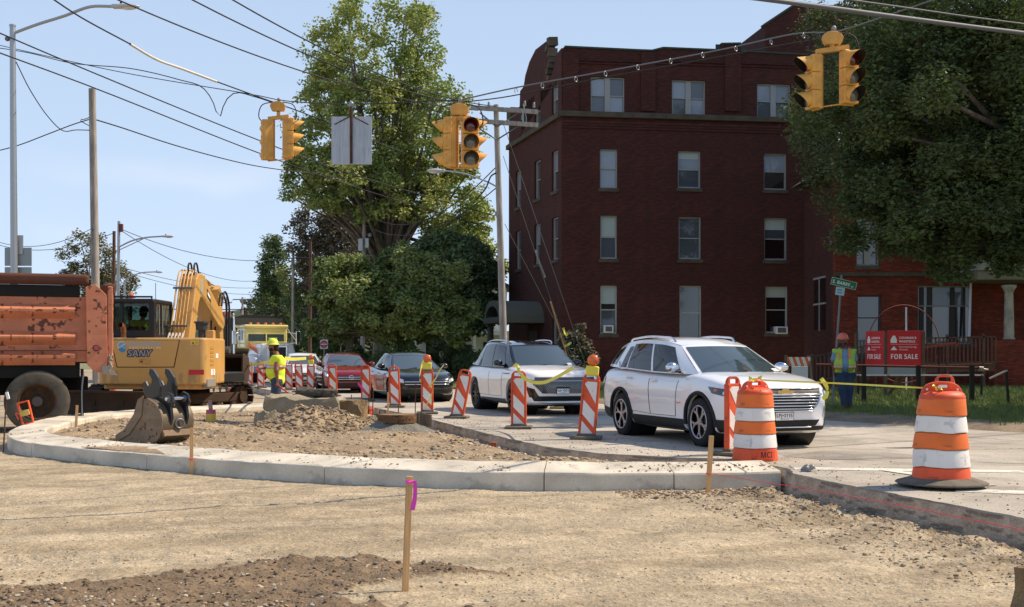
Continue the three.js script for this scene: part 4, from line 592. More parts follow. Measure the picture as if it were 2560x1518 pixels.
{ // ---- orange brick house on the right, with a porch
  const d0 = 51, root = thing('brick_house', 'orange brick house with large windows and white porch columns behind the wooden ramp', 'building', V((2088 - CX) * d0 / F, 0.02, -d0), R(2));
  const k = d0 / F, ux = (px) => (px - 2088) * k, yy = (py) => EYE - (py - HY) * k - 0.02;
  const hl = (a, b, c, d) => [ux(a), yy(d), ux(b), yy(c)];
  const h1 = hl(2142, 2200, 542, 664), h2 = hl(2144, 2206, 738, 888), h3 = hl(2298, 2436, 714, 860), h4 = hl(2330, 2420, 520, 640);
  wall(root, [[0, -0.1], [ux(2900), -0.1], [ux(2900), yy(430)], [0, yy(430)]], [h1, h2, h3, h4], brickOM, 0.34);
  const wf = mat(0x8d8d86, 0.6); sash(root, h1, [0, 2, 1, 2], { pair: 1, fm: wf }); sash(root, h2, [2, 2], { mid: 0.63, fm: mat(0x43474b, 0.6) }); sash(root, h4, [2, 1], { fm: wf });
  { const w = sash(root, h3, [1, 2], { mid: 0.66, f: 0.05, fm: mat(0x7d7d78, 0.5) }); const B = gb(), r = rng(33); for (let i = 0; i < 4; i++) B.box(rr(0.1, 0.3, r), (h3[3] - h3[1]) * 0.95, 0.012, [lerp(h3[0], h3[2], [0.09, 0.24, 0.66, 0.88][i]), (h3[1] + h3[3]) / 2, -0.172 - 0.0003 * i]); B.build('curtain', mat(0x3a3731, 0.9), w); w.children[w.children.length - 1].userData.kind = 'stuff'; }
  gb().box(ux(2900) + 0.1, 0.16, 0.12, [ux(2900) / 2, yy(686), 0.05]).build('stone_course', stoneM, root); gb().box(0.3, yy(430), 4.4, [0.15, yy(430) / 2, -2.55]).build('side_wall', brickM, root); gb().box(0.04, 2.3, 1.7, [-0.01, 3.6, -2.2]).build('side_window_pane', paneM[2], root); gb().box(0.06, 2.4, 0.08, [-0.02, 3.6, -2.2]).box(0.06, 0.08, 1.8, [-0.02, 4.75, -2.2]).box(0.06, 0.08, 1.8, [-0.02, 3.6, -2.2]).build('side_window_frame', frameM, root);
  gb().ext([[-0.6, 0], [ux(2900) + 0.6, 0], [ux(2900) * 0.7, 3.2], [ux(2900) * 0.3, 3.2]], 5, [0, yy(430) - 0.02, -2.4]).build('roof', mat(0x3b3836, 0.9), root);
  // porch
  const wM = uvm(mat(0xc9c7be, 0.7, 0, { map: concTex }), 0.9), po = new THREE.Group(); po.name = 'porch'; root.add(po); po.position.set(0, 0, 2.6);
  gb().rb(7, 0.42, 2.6, [(2450 - CX) * (d0 - 2.6) / F - (2088 - CX) * k + 3.4, yy(696), -1.3], [0, 0, 0], 0.03).build('porch_beam', mat(0x75715f, 0.8), po); gb().ext([[0, 0], [7.4, 0], [7.4, 0.3], [0.5, 1.0]], 2.9, [(2440 - CX) * (d0 - 2.6) / F - (2088 - CX) * k, yy(686), -1.3]).build('porch_roof', mat(0x8d8a80, 0.9), po);
  const kp = (d0 - 2.6) / F, xl = (px) => (px - CX) * kp - (2088 - CX) * k - 0.08, yp = (py) => EYE - (py - HY) * kp - 0.02; const colm = (px, m2 = wM) => { const x = xl(px), y0 = yp(850), y1 = yp(712); gb().lathe([[0.0, 0], [0.24, 0], [0.24, 0.06], [0.21, 0.1], [0.2, 0.14], [0.195, 0.8], [0.165, y1 - y0 - 0.34], [0.17, y1 - y0 - 0.3], [0.25, y1 - y0 - 0.14], [0.29, y1 - y0 - 0.1], [0.29, y1 - y0], [0, y1 - y0]], 26, [x, y0, 0]).build('porch_column', m2, po); };
  colm(2528); colm(2690);
  gb().box(7, yp(850) + 0.1, 0.5, [xl(2482) + 3.5, yp(850) / 2 - 0.05, 0]).build('porch_wall', brickOM, po);
  gb().cyl(0.055, 0.055, yy(690) - yy(842), [ux(2424), (yy(690) + yy(842)) / 2, -2.35], [0, 0, -0.03], 12).build('downpipe', mat(0xd8d8dc, 0.5), po);
}
{ // ---- pale wooden house behind the utility pole
  const root = thing('clapboard_house', 'pale clapboard house half hidden behind the wooden utility pole', 'building', V(-3.9, 0, -92)); const wh = mat(0xb9bcbc, 0.8);
  for (let i = 0; i < 26; i++) gb().box(7, 0.24, 0.06, [0, 0.2 + i * 0.24, 0.0], [0.12, 0, 0]).build('clapboard', wh, root);
  gb().box(7, 6.6, 6, [0, 3.3, -3.1]).build('wall', wh, root); gb().ext([[-3.9, 0], [3.9, 0], [0, 3]], 6.8, [0, 6.5, -3]).build('roof', mat(0x4a4a4c, 0.9), root);
  gb().box(7.4, 0.3, 2.4, [0, 3.0, 1.2]).build('porch_roof', mat(0xc9c9c4, 0.8), root); for (const x of [-3.3, -1.1, 1.1, 3.3]) gb().box(0.18, 2.9, 0.18, [x, 1.45, 2.2]).build('porch_post', wh, root);
  gb().box(1, 2.1, 0.1, [0.3, 1.1, 0.06]).build('door', mat(0x2c2c2e, 0.6), root); for (const x of [-2.2, 2.2]) gb().box(1, 1.5, 0.1, [x, 1.6, 0.06]).build('window', paneM[2], root);
}
// ---------- trees ----------
const barkTex = tex(256, (u, v) => { const a = fbm(u * 16, v * 4, 4, 703, 16), b = vn(u * 64, v * 12, 705, 64); const k = 0.42 + (a - 0.5) * 0.3 + (b - 0.5) * 0.18; return [k, k * 0.9, k * 0.8]; });
const barkM = uvm(mat(0xffffff, 0.95, 0, { map: barkTex, bumpMap: barkTex, bumpScale: 0.03 }), 0.7);
function leafGeo(seed, n, size, rad, asp = 0.7) {
  const r = rng(seed), P = [];
  for (let i = 0; i < n; i++) {
    const q = new THREE.Quaternion().setFromEuler(new THREE.Euler(rr(-0.9, 0.9, r), r() * 6.28, rr(-0.9, 0.9, r))), a = r() * 6.28, b = Math.acos(2 * r() - 1), d = rad * Math.cbrt(r());
    const c = V(Math.sin(b) * Math.cos(a), Math.cos(b), Math.sin(b) * Math.sin(a)).multiplyScalar(d), l = size * rr(0.7, 1.25, r), w = l * asp;
    const p = [V(0, 0, -l / 2), V(w / 2, l * 0.12, 0), V(0, 0, l / 2), V(-w / 2, l * 0.12, 0)].map((t) => t.applyQuaternion(q).add(c));
    for (const k of [0, 2, 1, 0, 3, 2]) P.push(p[k].x, p[k].y, p[k].z);
  }
  const g = new THREE.BufferGeometry(); g.setAttribute('position', new THREE.Float32BufferAttribute(P, 3)); g.computeVertexNormals(); return g;
}
const leafM = () => new THREE.MeshPhysicalMaterial({ color: 0xffffff, roughness: 0.75, transmission: 0.42, thickness: 0, side: THREE.DoubleSide });
const leafMat = leafM();
function tree(o) {
  const r = rng(o.seed), root = thing(o.name, o.label, o.cat || 'tree', o.pos, 0, o.group);
  const B = gb(), limb = (pts, r0, r1) => { for (let i = 0; i < pts.length - 1; i++) { const a = lerp(r0, r1, i / (pts.length - 1)), b = lerp(r0, r1, (i + 1) / (pts.length - 1)); B.bar(pts[i], pts[i + 1], a, b, 8); B.sph(b * 0.99, pts[i + 1].toArray(), 1, 8); } };
  const spots = [];
  const th = o.th;                                            // trunk height
  if (o.tr) { const t = [V(0, -0.3, 0), V(o.lean * 0.1, th * 0.3, 0), V(o.lean * 0.4, th * 0.7, 0.1), V(o.lean, th, 0)]; limb(t, o.tr, o.tr * 0.62); B.cyl(o.tr, o.tr * 1.5, 0.5, [0, 0.1, 0], [0, 0, 0], 12); }
  for (const [bx, by, bz, rx, ry, rz, np, nc, red] of o.blobs) {
    const c = V(bx, by, bz);
    for (let i = 0; i < np; i++) {
      const y = 1 - 2 * (i + 0.5) / np, a = i * 2.39996 + rr(-0.5, 0.5, r), q = Math.sqrt(1 - y * y), k = rr(o.shell || 0.62, 1.04, r);
      const pc = V(bx + rx * k * q * Math.cos(a), by + ry * k * (y + rr(-0.08, 0.08, r)), bz + rz * k * q * Math.sin(a));
      const pr = Math.cbrt(rx * ry * rz) * rr(0.17, 0.32, r) * (o.puff || 1);
      if (o.tr && r() < (o.twig || 0.5)) { const s = V(o.lean, th * rr(0.75, 1, r), 0), m = s.clone().lerp(pc, 0.45).add(V(rr(-0.4, 0.4, r), rr(0, 0.9, r), rr(-0.4, 0.4, r))); limb([s, m, pc.clone().lerp(m, 0.3), pc], o.tr * rr(0.16, 0.3, r), 0.025); }
      const tone = r();
      for (let j = 0; j < nc; j++) {
        const u = V(rr(-1, 1, r), rr(-0.75, 1, r), rr(-1, 1, r)); if (u.length() > 1 || u.length() < 0.35) { if (r() < 0.7) { j--; continue; } }
        spots.push([pc.clone().add(V(u.x * pr, u.y * pr * (o.flat || 0.8), u.z * pr)), tone, red && r() < red]);
      }
    }
  }
  if (o.tr) B.build('trunk', barkM, root);
  const im = new THREE.InstancedMesh(o.leaf, leafMat, spots.length), mm = new THREE.Matrix4(), cc = new THREE.Color(), qq = new THREE.Quaternion();
  spots.forEach(([p, t, red], i) => {
    const s = rr(0.75, 1.3, r) * (o.scale || 1); qq.setFromEuler(new THREE.Euler(rr(-0.4, 0.4, r), r() * 6.28, rr(-0.4, 0.4, r))); mm.compose(p, qq, V(s, s, s)); im.setMatrixAt(i, mm);
    const cA = o.cols[0], cB = o.cols[1], k = rr(0.75, 1.25, r), f = clamp(t * 0.7 + r() * 0.3);
    if (red) cc.setRGB(0.22 * k, 0.05 * k, 0.03 * k); else { const kk = k * (o.bright || 1.05); cc.setRGB(lerp(cA[0], cB[0], f) * kk, lerp(cA[1], cB[1], f) * kk, lerp(cA[2], cB[2], f) * kk); }
    im.setColorAt(i, cc);
  });
  im.name = 'crown'; im.userData.kind = 'stuff'; im.castShadow = im.receiveShadow = true; root.add(im); return root;
}
const lfMaple = leafGeo(1, 13, 0.19, 0.34, 0.95), lfSmall = leafGeo(2, 16, 0.10, 0.26, 0.5), lfBush = leafGeo(3, 12, 0.075, 0.13, 0.7), lfFar = leafGeo(4, 10, 0.34, 0.6, 0.9);
const cMaple = [[0.14, 0.20, 0.04], [0.28, 0.30, 0.07]], cDark = [[0.08, 0.07, 0.04], [0.14, 0.115, 0.055]], cGreen = [[0.08, 0.14, 0.035], [0.16, 0.23, 0.06]], cLoc = [[0.06, 0.12, 0.018], [0.14, 0.20, 0.035]];
tree({ name: 'maple_tree', label: 'tall maple tree with yellowing leaves rising behind the hanging traffic signals', seed: 11, pos: V(-8.3, 0, -76), th: 7.5, tr: 0.62, lean: 0.4, leaf: lfMaple, cols: cMaple, bright: 1.45, twig: 0.55, puff: 0.95, blobs: [
  [-0.3, 20.2, 0, 4.6, 3.6, 3.8, 40, 34], [-1.7, 15.4, 0, 5.0, 3.9, 4.4, 42, 34], [3.0, 15.3, 0.4, 3.6, 3.6, 4.0, 30, 34], [-0.4, 12.0, 1.5, 4.6, 2.4, 4.2, 28, 30], [4.2, 10.6, 0.6, 3.0, 2.6, 3.4, 24, 32], [5.0, 7.6, 0.5, 2.6, 2.4, 3, 20, 30], [-3.4, 12.2, 1.2, 2.6, 2.2, 3.0, 18, 28], [-0.2, 9.6, -1.8, 2.2, 1.6, 2, 10, 14, 0.8]] });
tree({ name: 'dark_maple_tree', label: 'dark purple leaved maple tree left of the tall maple', seed: 12, pos: V(-13.3, 0, -98), th: 4, tr: 0.4, lean: 0.2, leaf: lfMaple, cols: cDark, blobs: [[0, 9.6, 0, 4.3, 4.1, 4.4, 44, 38], [-1.4, 11.4, 0.6, 3.0, 2.4, 3.0, 20, 36], [0.4, 5.4, 1, 3.7, 2.9, 3.3, 26, 34]] });
tree({ name: 'street_tree', label: 'shady young street tree with bright leaf edges in front of the tall maple', seed: 13, pos: V(-6.1, 0, -58), th: 2.6, tr: 0.2, lean: 0.1, leaf: lfMaple, cols: [[0.10, 0.16, 0.03], [0.26, 0.29, 0.07]], scale: 0.85, bright: 1.25, shell: 0.5, blobs: [[-1.7, 5.1, 0, 1.5, 1.2, 1.6, 18, 34], [-0.6, 4.0, 0, 2.5, 1.8, 2.6, 40, 36], [1.6, 4.4, 0, 2.2, 1.9, 2.4, 30, 36], [0.8, 3.0, 0.6, 2.4, 1.2, 2.2, 24, 34], [-2.0, 3.2, 0.4, 1.3, 1.1, 1.4, 16, 30], [3.0, 2.6, 0.6, 1.0, 0.8, 1.0, 9, 26], [-3.0, 4.2, 0.3, 0.7, 0.6, 0.7, 6, 22], [-2.7, 5.6, 0, 0.6, 0.5, 0.6, 5, 20], [0.4, 6.0, 0, 0.8, 0.6, 0.8, 6, 22], [3.9, 3.4, 0.8, 0.6, 0.5, 0.6, 5, 22], [-3.2, 2.6, 0.5, 0.7, 0.5, 0.7, 6, 20]] });
tree({ name: 'street_tree', label: 'low dark leafy tree between the street tree and the brick block', seed: 14, pos: V(-3.2, 0, -66), th: 3, tr: 0.22, lean: 0.1, leaf: lfMaple, cols: [[0.07, 0.12, 0.035], [0.13, 0.19, 0.05]], blobs: [[0, 5.6, 0, 2.6, 2.4, 2.8, 36, 38], [0.2, 3.6, 0.8, 2.4, 1.5, 2.2, 20, 34]] });
tree({ name: 'poplar_tree', label: 'narrow upright green poplar tree beyond the far utility poles', seed: 15, pos: V(-24.6, 0, -124), th: 4, tr: 0.3, lean: 0, leaf: lfFar, cols: cGreen, flat: 1.3, scale: 0.7, blobs: [[0, 10.2, 0, 1.5, 3.7, 1.5, 26, 30], [0, 6.6, 0, 2.0, 3.2, 2, 28, 30], [0.4, 3.2, 0, 2.1, 2.0, 2, 18, 26]] });
tree({ name: 'roadside_tree', label: 'olive green tree standing behind the brown wooden pole', seed: 16, pos: V(-17.3, 0, -104), th: 3, tr: 0.3, lean: 0, leaf: lfFar, cols: cMaple, scale: 0.65, blobs: [[0, 6.8, 0, 2.3, 3.2, 2.4, 32, 30], [0.6, 3.6, 0, 2.6, 2, 2.4, 22, 26]] });
tree({ name: 'roadside_tree', label: 'big shadowy tree mass over the far signs and the queue', seed: 17, pos: V(-14.6, 0, -101), th: 3, tr: 0.35, lean: 0, leaf: lfMaple, cols: cGreen, blobs: [[0, 5.0, 0, 4.2, 3.2, 3.2, 40, 38], [4.0, 5.6, 0, 3.2, 3, 3.2, 30, 36], [1.5, 2.6, -0.5, 5.2, 2.2, 2, 32, 32]] });
tree({ name: 'distant_tree', label: 'loose yellowing tree behind the cut wooden pole on the left', seed: 18, pos: V(-38, 0, -110), th: 5, tr: 0.3, lean: 0.3, leaf: lfFar, cols: [[0.10, 0.12, 0.035], [0.2, 0.17, 0.06]], scale: 0.6, blobs: [[-0.8, 9.6, 0, 2.2, 3.0, 2.4, 26, 20], [1.6, 7.2, 0, 2.0, 2.6, 2.2, 22, 20], [-1.6, 6.6, 0, 2.0, 2.4, 2, 20, 18], [0.5, 4.2, 0, 2.6, 2, 2, 16, 18]] });
tree({ name: 'distant_tree', label: 'small dark conifer beside the far crossarm pole', seed: 19, pos: V(-42, 0, -190), th: 5, tr: 0.2, lean: 0, leaf: lfFar, cols: cDark, scale: 0.7, blobs: [[0, 5.0, 0, 2.0, 2.2, 2, 18, 22], [0, 8.0, 0, 0.9, 2.2, 0.9, 12, 18]] });
tree({ name: 'locust_tree', label: 'huge dark fine leaved locust tree overhanging the brick house at the right', seed: 20, pos: V(14.55, 0.05, -28.2), th: 4.8, tr: 0.5, lean: -0.5, leaf: lfSmall, cols: cLoc, bright: 0.8, twig: 0.75, puff: 0.82, flat: 0.55, scale: 1.15, blobs: [
  [-1.4, 9.5, 0, 4.6, 3.0, 4.4, 60, 84], [-3.8, 6.9, 0.4, 3.5, 2.4, 3.4, 54, 84], [-2.1, 5.2, 0.8, 3.5, 1.8, 3.2, 46, 80], [-5.5, 5.4, 0.2, 1.8, 1.8, 2.0, 24, 74], [2.5, 8.2, 0, 4, 3.2, 4, 30, 50], [-3.9, 4.0, 0.5, 1.5, 0.8, 1.3, 18, 60], [-0.6, 4.3, 1.0, 2.8, 1.0, 1.8, 28, 66], [4.5, 6.0, 1.5, 3.5, 2.4, 3.5, 26, 40]] });
tree({ name: 'locust_tree', label: 'leafy treetop showing above the stair tower behind the signal at the right', seed: 21, pos: V(26.5, 0, -47), th: 6, tr: 0.4, lean: -4, leaf: lfSmall, cols: [[0.07, 0.10, 0.03], [0.13, 0.15, 0.045]], twig: 0.4, scale: 1.5, blobs: [[-11.5, 12.8, 0, 3.6, 3.2, 3, 36, 50], [-7, 14.4, 0, 4, 3, 3, 34, 50], [-12.9, 9.4, 0, 2.6, 2.4, 2.4, 22, 46]] });
tree({ name: 'shrub', cat: 'shrub', label: 'leafy shrub under the guy wires at the corner of the brick block', seed: 22, pos: V(2.55, 0.03, -52.2), th: 0.5, tr: 0.05, lean: 0, leaf: lfBush, cols: [[0.07, 0.085, 0.035], [0.15, 0.13, 0.075]], scale: 1.5, blobs: [[0, 1.1, 0, 0.95, 0.95, 0.8, 30, 44], [0.1, 1.9, 0, 0.55, 0.45, 0.5, 14, 30], [0.35, 2.25, 0, 0.12, 0.4, 0.12, 5, 12]] });
// hedge-like undergrowth behind the far end of the queue
for (const [px, d, w, h, lb, sd] of [[880, 60, 1.0, 1.5, 'light green bush beside the trunk behind the red sedan', 31], [1000, 57, 1.6, 1.6, 'dark bush in the shade behind the black sedan', 32], [700, 108, 2.2, 2.6, 'dark bush under the poplar behind the highway truck', 33], [775, 104, 2.4, 2.4, 'dark bush at the foot of the brown wooden pole', 34], [1130, 62, 1.4, 1.9, 'bright bush beside the clapboard house porch', 35], [1190, 60, 1.0, 1.3, 'small dark bush at the foot of the utility pole', 36]]) tree({ name: 'bush', cat: 'bush', label: lb, seed: sd, pos: V((px - CX) * d / F, 0, -d), th: 0.4, tr: 0.05, lean: 0, leaf: lfMaple, cols: sd === 31 || sd === 35 ? [[0.10, 0.14, 0.03], [0.16, 0.2, 0.05]] : cGreen, scale: 0.7, blobs: [[0, h * 0.55, 0, w, h * 0.5, 0.9, 26, 22]] });
// ---------- poles, lamps, signals, wires, signs ----------
const poleTex = tex(256, (u, v) => { const a = fbm(u * 24, v * 3, 4, 803, 24), b = vn(u * 96, v * 8, 805, 96), s = sst(0.62, 0.7, fbm(u * 6, v * 2, 3, 807, 6)); const k = 0.60 + (a - 0.5) * 0.22 + (b - 0.5) * 0.12 - s * 0.06; return [k, k * 0.95, k * 0.9]; });
const woodPoleM = uvm(mat(0xffffff, 0.9, 0, { map: poleTex, bumpMap: poleTex, bumpScale: 0.01 }), 0.5), brownPoleM = uvm(mat(0x9a7a63, 0.9, 0, { map: poleTex }), 0.5);
const galvM = mat(0xa9acb0, 0.42, 0.75), steelM = mat(0x73767a, 0.5, 0.7), wireM = mat(0x1e1f22, 0.7), porcM = mat(0x8b8e90, 0.4), rustM = uvm(mat(0x6b4a38, 0.9, 0, { map: concTex }), 1);
const yelM = uvm(mat(0xe8ac50, 0.5, 0, { map: tex(128, (u, v) => { const k = 0.94 + (fbm(u * 6, v * 6, 4, 821, 6) - 0.5) * 0.2; return [k, k * 0.99, k * 0.95]; }) }), 1.2);
const sag = (a, b, s, n = 14) => [...Array(n + 1)].map((_, i) => { const t = i / n, p = a.clone().lerp(b, t); p.y -= 4 * s * t * (1 - t); return p; });
const wireGroup = 'overhead wires';
function wire(pts, r, label, m = wireM, name = 'overhead_wire') { const o = gb().tube(pts, r, Math.min(90, pts.length * 5), 5).build(name, m); return tag(o, label, 'wire', wireGroup); }
function pole(px0, py0, px1, d, r0, r1, label, m = woodPoleM, name = 'utility_pole') {     // top pixel, foot column, depth
  const t = at(px0, py0, d), f = V((px1 - CX) * d / F, 0, -d), o = thing(name, label, 'pole', V(f.x, -0.15, f.z), 0);
  gb().bar(V(0, 0, 0), t.clone().sub(o.position), r0, r1, 16).build('shaft', m, o); o.userData.top = undefined; delete o.userData.top; return { o, t, f, rel: (p) => p.clone().sub(o.position), pt: (py) => { const y = EYE - (py - HY) * d / F, k = (y + 0.15) / (t.y + 0.15); return V(lerp(f.x, t.x, k), y, -d); } };
}
const lampArm = (P, a, b, r, hl, flip = 1) => {               // bracket arm and luminaire hung on a pole
  const p = a.map((q) => P.rel(q)); gb().tube(p, r, 24, 8).build('arm', galvM, P.o);
  const e = p[p.length - 1]; const l = new THREE.Group(); l.name = 'luminaire'; P.o.add(l); l.position.copy(e); gb().add(new THREE.SphereGeometry(1, 20, 12), [hl / 2, 0, 0], [0, 0, 0], [hl / 2, 0.085, 0.17]).rb(hl * 0.45, 0.12, 0.24, [hl * 0.2, 0.0, 0], [0, 0, 0], 0.04).build('lamp_housing', mat(0xb9bcc0, 0.5, 0.3), l); gb().add(new THREE.SphereGeometry(1, 16, 8), [hl * 0.58, -0.05, 0], [0, 0, 0], [hl * 0.3, 0.06, 0.12]).build('lens', phys(0xd8dad2, { roughness: 0.2 }), l); gb().cyl(0.035, 0.04, 0.08, [hl * 0.3, 0.1, 0]).build('photocell', M.black, l); return l;
};
{ // aluminium street lamp at the left edge
  const d = 38, P = pole(31, 66, 37, d, 0.125, 0.088, 'tall aluminium street lamp at the left edge with a long arm', galvM, 'street_lamp');
  lampArm(P, [P.pt(84), at(90, 62, d), at(160, 40, d), at(225, 17, d), at(282, 16, d)], null, 0.05, 0.85);
  gb().cyl(0.1, 0.1, 0.06, P.rel(P.pt(64)).toArray()).build('cap', galvM, P.o); gb().sph(0.08, P.rel(at(18, 97, d)).toArray()).bar(P.rel(at(18, 97, d)), P.rel(P.pt(100)), 0.025).build('span_clamp', steelM, P.o);
  for (const [x0, x1, y0, y1] of [[6, 74, 618, 664], [6, 74, 667, 690]]) { const a = at(x0, y0, d), b = at(x1, y1, d); const s = tag(gb().rb(b.x - a.x, a.y - b.y, 0.02, [(a.x + b.x) / 2, (a.y + b.y) / 2, -d - 0.16], [0, 0, 0], 0.009).build('road_sign', mat(0x8f9a9c, 0.55, 0.4)), y0 < 650 ? 'grey back of a square road sign on the street lamp' : 'grey back of the lower plate on the street lamp', 'sign'); }
  gb().box(0.28, 0.6, 0.05, P.rel(at(46, 612, d + 0.14)).toArray()).build('sign_bracket', galvM, P.o);
}
{ // cut-off wooden pole
  const P = pole(230, 222, 243, 42, 0.155, 0.12, 'weathered wooden pole with a sawn top rising behind the dump truck'); const d = 42;
  gb().bar(P.rel(P.pt(560)).add(V(-0.02, 0, 0.16)), P.rel(P.pt(700)).add(V(-0.16, 0, 0.2)), 0.02).bar(P.rel(P.pt(575)).add(V(0, 0, 0.15)), P.rel(P.pt(560)).add(V(0, 0, 0.15)), 0.04).build('guy_clamp', steelM, P.o);
  wire([at(40, 155, 38), at(75, 225, 39), at(120, 292, 40), at(160, 328, 41), at(188, 325, 41.5), P.pt(326)], 0.017, 'drooping cable loop from the street lamp to the sawn pole');
  wire([at(-40, 385, 46), at(40, 365, 45), at(120, 335, 44), at(180, 312, 43), P.pt(296)], 0.02, 'cable climbing from the left edge to the sawn pole');
  wire([P.pt(297), at(300, 318, 44), at(420, 358, 48), at(540, 392, 53), at(640, 415, 58), at(760, 432, 64), at(880, 448, 70)], 0.024, 'thick cable sagging from the sawn pole towards the tall maple');
  gb().tube([P.rel(P.pt(290)), P.rel(at(212, 298, d)), P.rel(at(200, 300, d)), P.rel(at(214, 310, d)), P.rel(P.pt(318))], 0.015, 16, 5).build('cable_loop', wireM, P.o);
}
{ // pair of far poles with lamps
  const d = 76, P = pole(297, 553, 292, d, 0.12, 0.09, 'slim far pole carrying the larger street lamp above the excavator', galvM), Q = pole(285, 578, 283, d + 2, 0.13, 0.1, 'slim brown wooden pole close beside the far lamp pole', brownPoleM);
  lampArm(P, [P.pt(618), at(330, 602, d), at(365, 594, d), at(405, 591, d)], null, 0.05, 0.75); gb().bar(P.rel(P.pt(626)), P.rel(at(358, 597, d)), 0.03).build('arm_brace', galvM, P.o); gb().box(0.25, 0.5, 0.2, P.rel(at(302, 570, d)).toArray()).build('switch_box', mat(0x6b3b30, 0.7), P.o);
  const d2 = 96, S = pole(311, 700, 312, d2, 0.1, 0.08, 'distant lamp pole behind the excavator cab', galvM, 'street_lamp'); lampArm(S, [S.pt(702), at(330, 690, d2), at(355, 682, d2), at(385, 680, d2)], null, 0.05, 0.7);
}
let PU; { // utility pole in front of the brick block
  const d = 46, P = PU = pole(1240, 262, 1263, d, 0.15, 0.1, 'grey wooden utility pole with double crossarms beside the brick block');
  for (const [y, x0, x1] of [[278, 1178, 1345], [311, 1188, 1345]]) gb().beam(P.rel(at(x0, y - 1, d + 0.5)).add(V(0, 0, 0.62)), P.rel(at(x1, y + 2, d - 0.3)), 0.13, 0.16).build('crossarm', woodPoleM, P.o);
  for (const [a, b] of [[[1240, 350], [1190, 318]], [[1244, 350], [1305, 312]], [[1240, 318], [1200, 284]], [[1244, 318], [1300, 282]]]) gb().bar(P.rel(at(a[0], a[1], d)).add(V(0, 0, 0.14)), P.rel(at(b[0], b[1], d)).add(V(0, 0, 0.14)), 0.028).build('brace', steelM, P.o);
  for (const [x, y] of [[1198, 270], [1222, 268], [1312, 266], [1335, 270], [1306, 300]]) gb().lathe([[0, 0], [0.05, 0], [0.06, 0.05], [0.03, 0.08], [0.06, 0.12], [0.03, 0.16], [0.045, 0.2], [0, 0.22]], 10, P.rel(at(x, y, d - 0.1)).toArray()).build('insulator', porcM, P.o);
  gb().cyl(0.035, 0.035, 0.5, P.rel(at(1308, 290, d - 0.3)).toArray()).tube([P.rel(at(1308, 262, d - 0.3)), P.rel(at(1315, 290, d - 0.3)), P.rel(at(1316, 318, d - 0.3))], 0.02, 10, 5).build('cutout', mat(0x8ea09c, 0.4), P.o);
  lampArm(P, [P.pt(470), at(1225, 458, d), at(1180, 440, d), at(1150, 432, d), at(1112, 427, d)], null, 0.03, 0.7).rotation.y = Math.PI;
  gb().tube([P.rel(P.pt(430)), P.rel(at(1228, 440, d - 0.2)), P.rel(at(1222, 452, d - 0.2)), P.rel(at(1215, 470, d - 0.2)), P.rel(at(1190, 500, d))], 0.03, 20, 6).build('cable_bundle', wireM, P.o);
  // guy wires with yellow guard
  const gy = (x0, y0, x1, y1, lb, de = 50) => wire([at(x0, y0, d), at(x1, y1, de)], 0.012, lb, steelM, 'guy_wire');
  gy(1255, 300, 1470, 930, 'upper guy wire from the crossarm pole to the shrub'); gy(1258, 390, 1440, 940, 'steep guy wire close to the crossarm pole'); gy(1262, 560, 1455, 935, 'lowest guy wire from the crossarm pole', 50.5);
  tag(gb().bar(at(1376, 755, 48.6), at(1418, 892, 50), 0.028, 0.028).build('guy_guard', mat(0xa9815c, 0.8)), 'brown tube guard low on the guy wire by the shrub', 'guy guard'); tag(gb().bar(at(1340, 632, 47.8), at(1362, 690, 48.2), 0.03).sph(0.06, at(1340, 630, 47.8).toArray(), [0.7, 1.4, 0.7]).sph(0.045, at(1362, 692, 48.2).toArray(), [0.8, 1.2, 0.8]).build('guy_strain', porcM), 'pale insulating rod in the upper guy wire', 'guy insulator');
}
// poles further up the street
{
  const a = pole(912, 507, 905, 74, 0.15, 0.11, 'grey wooden pole with a white box in front of the maple trunk'); gb().rb(0.28, 0.75, 0.3, a.rel(at(902, 612, 73.8)).toArray(), [0, 0, 0], 0.04).rb(0.22, 0.6, 0.3, a.rel(at(918, 608, 73.8)).toArray(), [0, 0, 0], 0.04).build('equipment_box', mat(0xc2c6c8, 0.6), a.o); gb().sph(0.13, a.rel(at(925, 588, 73.8)).toArray()).build('lamp_head', porcM, a.o);
  const b = pole(776, 604, 774, 86, 0.14, 0.1, 'thin dark brown pole among the roadside trees', brownPoleM);
  const c = pole(733, 626, 731, 96, 0.13, 0.1, 'grey wooden pole beside the poplar tree'); gb().rb(0.22, 0.5, 0.2, c.rel(at(732, 655, 95.8)).toArray()).build('equipment_box', steelM, c.o);
  const e = pole(658, 690, 657, 130, 0.15, 0.12, 'distant wooden pole with one long crossarm left of the poplar'); gb().beam(e.rel(at(631, 704, 130)), e.rel(at(676, 706, 130)), 0.14, 0.14).build('crossarm', woodPoleM, e.o); gb().cyl(0.2, 0.2, 0.9, e.rel(at(663, 742, 130)).toArray()).build('transformer', porcM, e.o);
  const f = pole(606, 743, 605, 165, 0.17, 0.14, 'distant pole with a wide crossarm above the highway truck'); gb().beam(f.rel(at(582, 749, 165)), f.rel(at(630, 749, 165)), 0.15, 0.15).build('crossarm', woodPoleM, f.o);
  const g = pole(567, 742, 567, 180, 0.17, 0.14, 'farthest pole with two small red transformers'); gb().beam(g.rel(at(554, 757, 180)), g.rel(at(580, 757, 180)), 0.15, 0.15).build('crossarm', woodPoleM, g.o); for (const x of [560, 572]) gb().cyl(0.25, 0.25, 0.9, g.rel(at(x, 788, 179.6)).toArray()).build('transformer', mat(0xa4604c, 0.7), g.o);
}
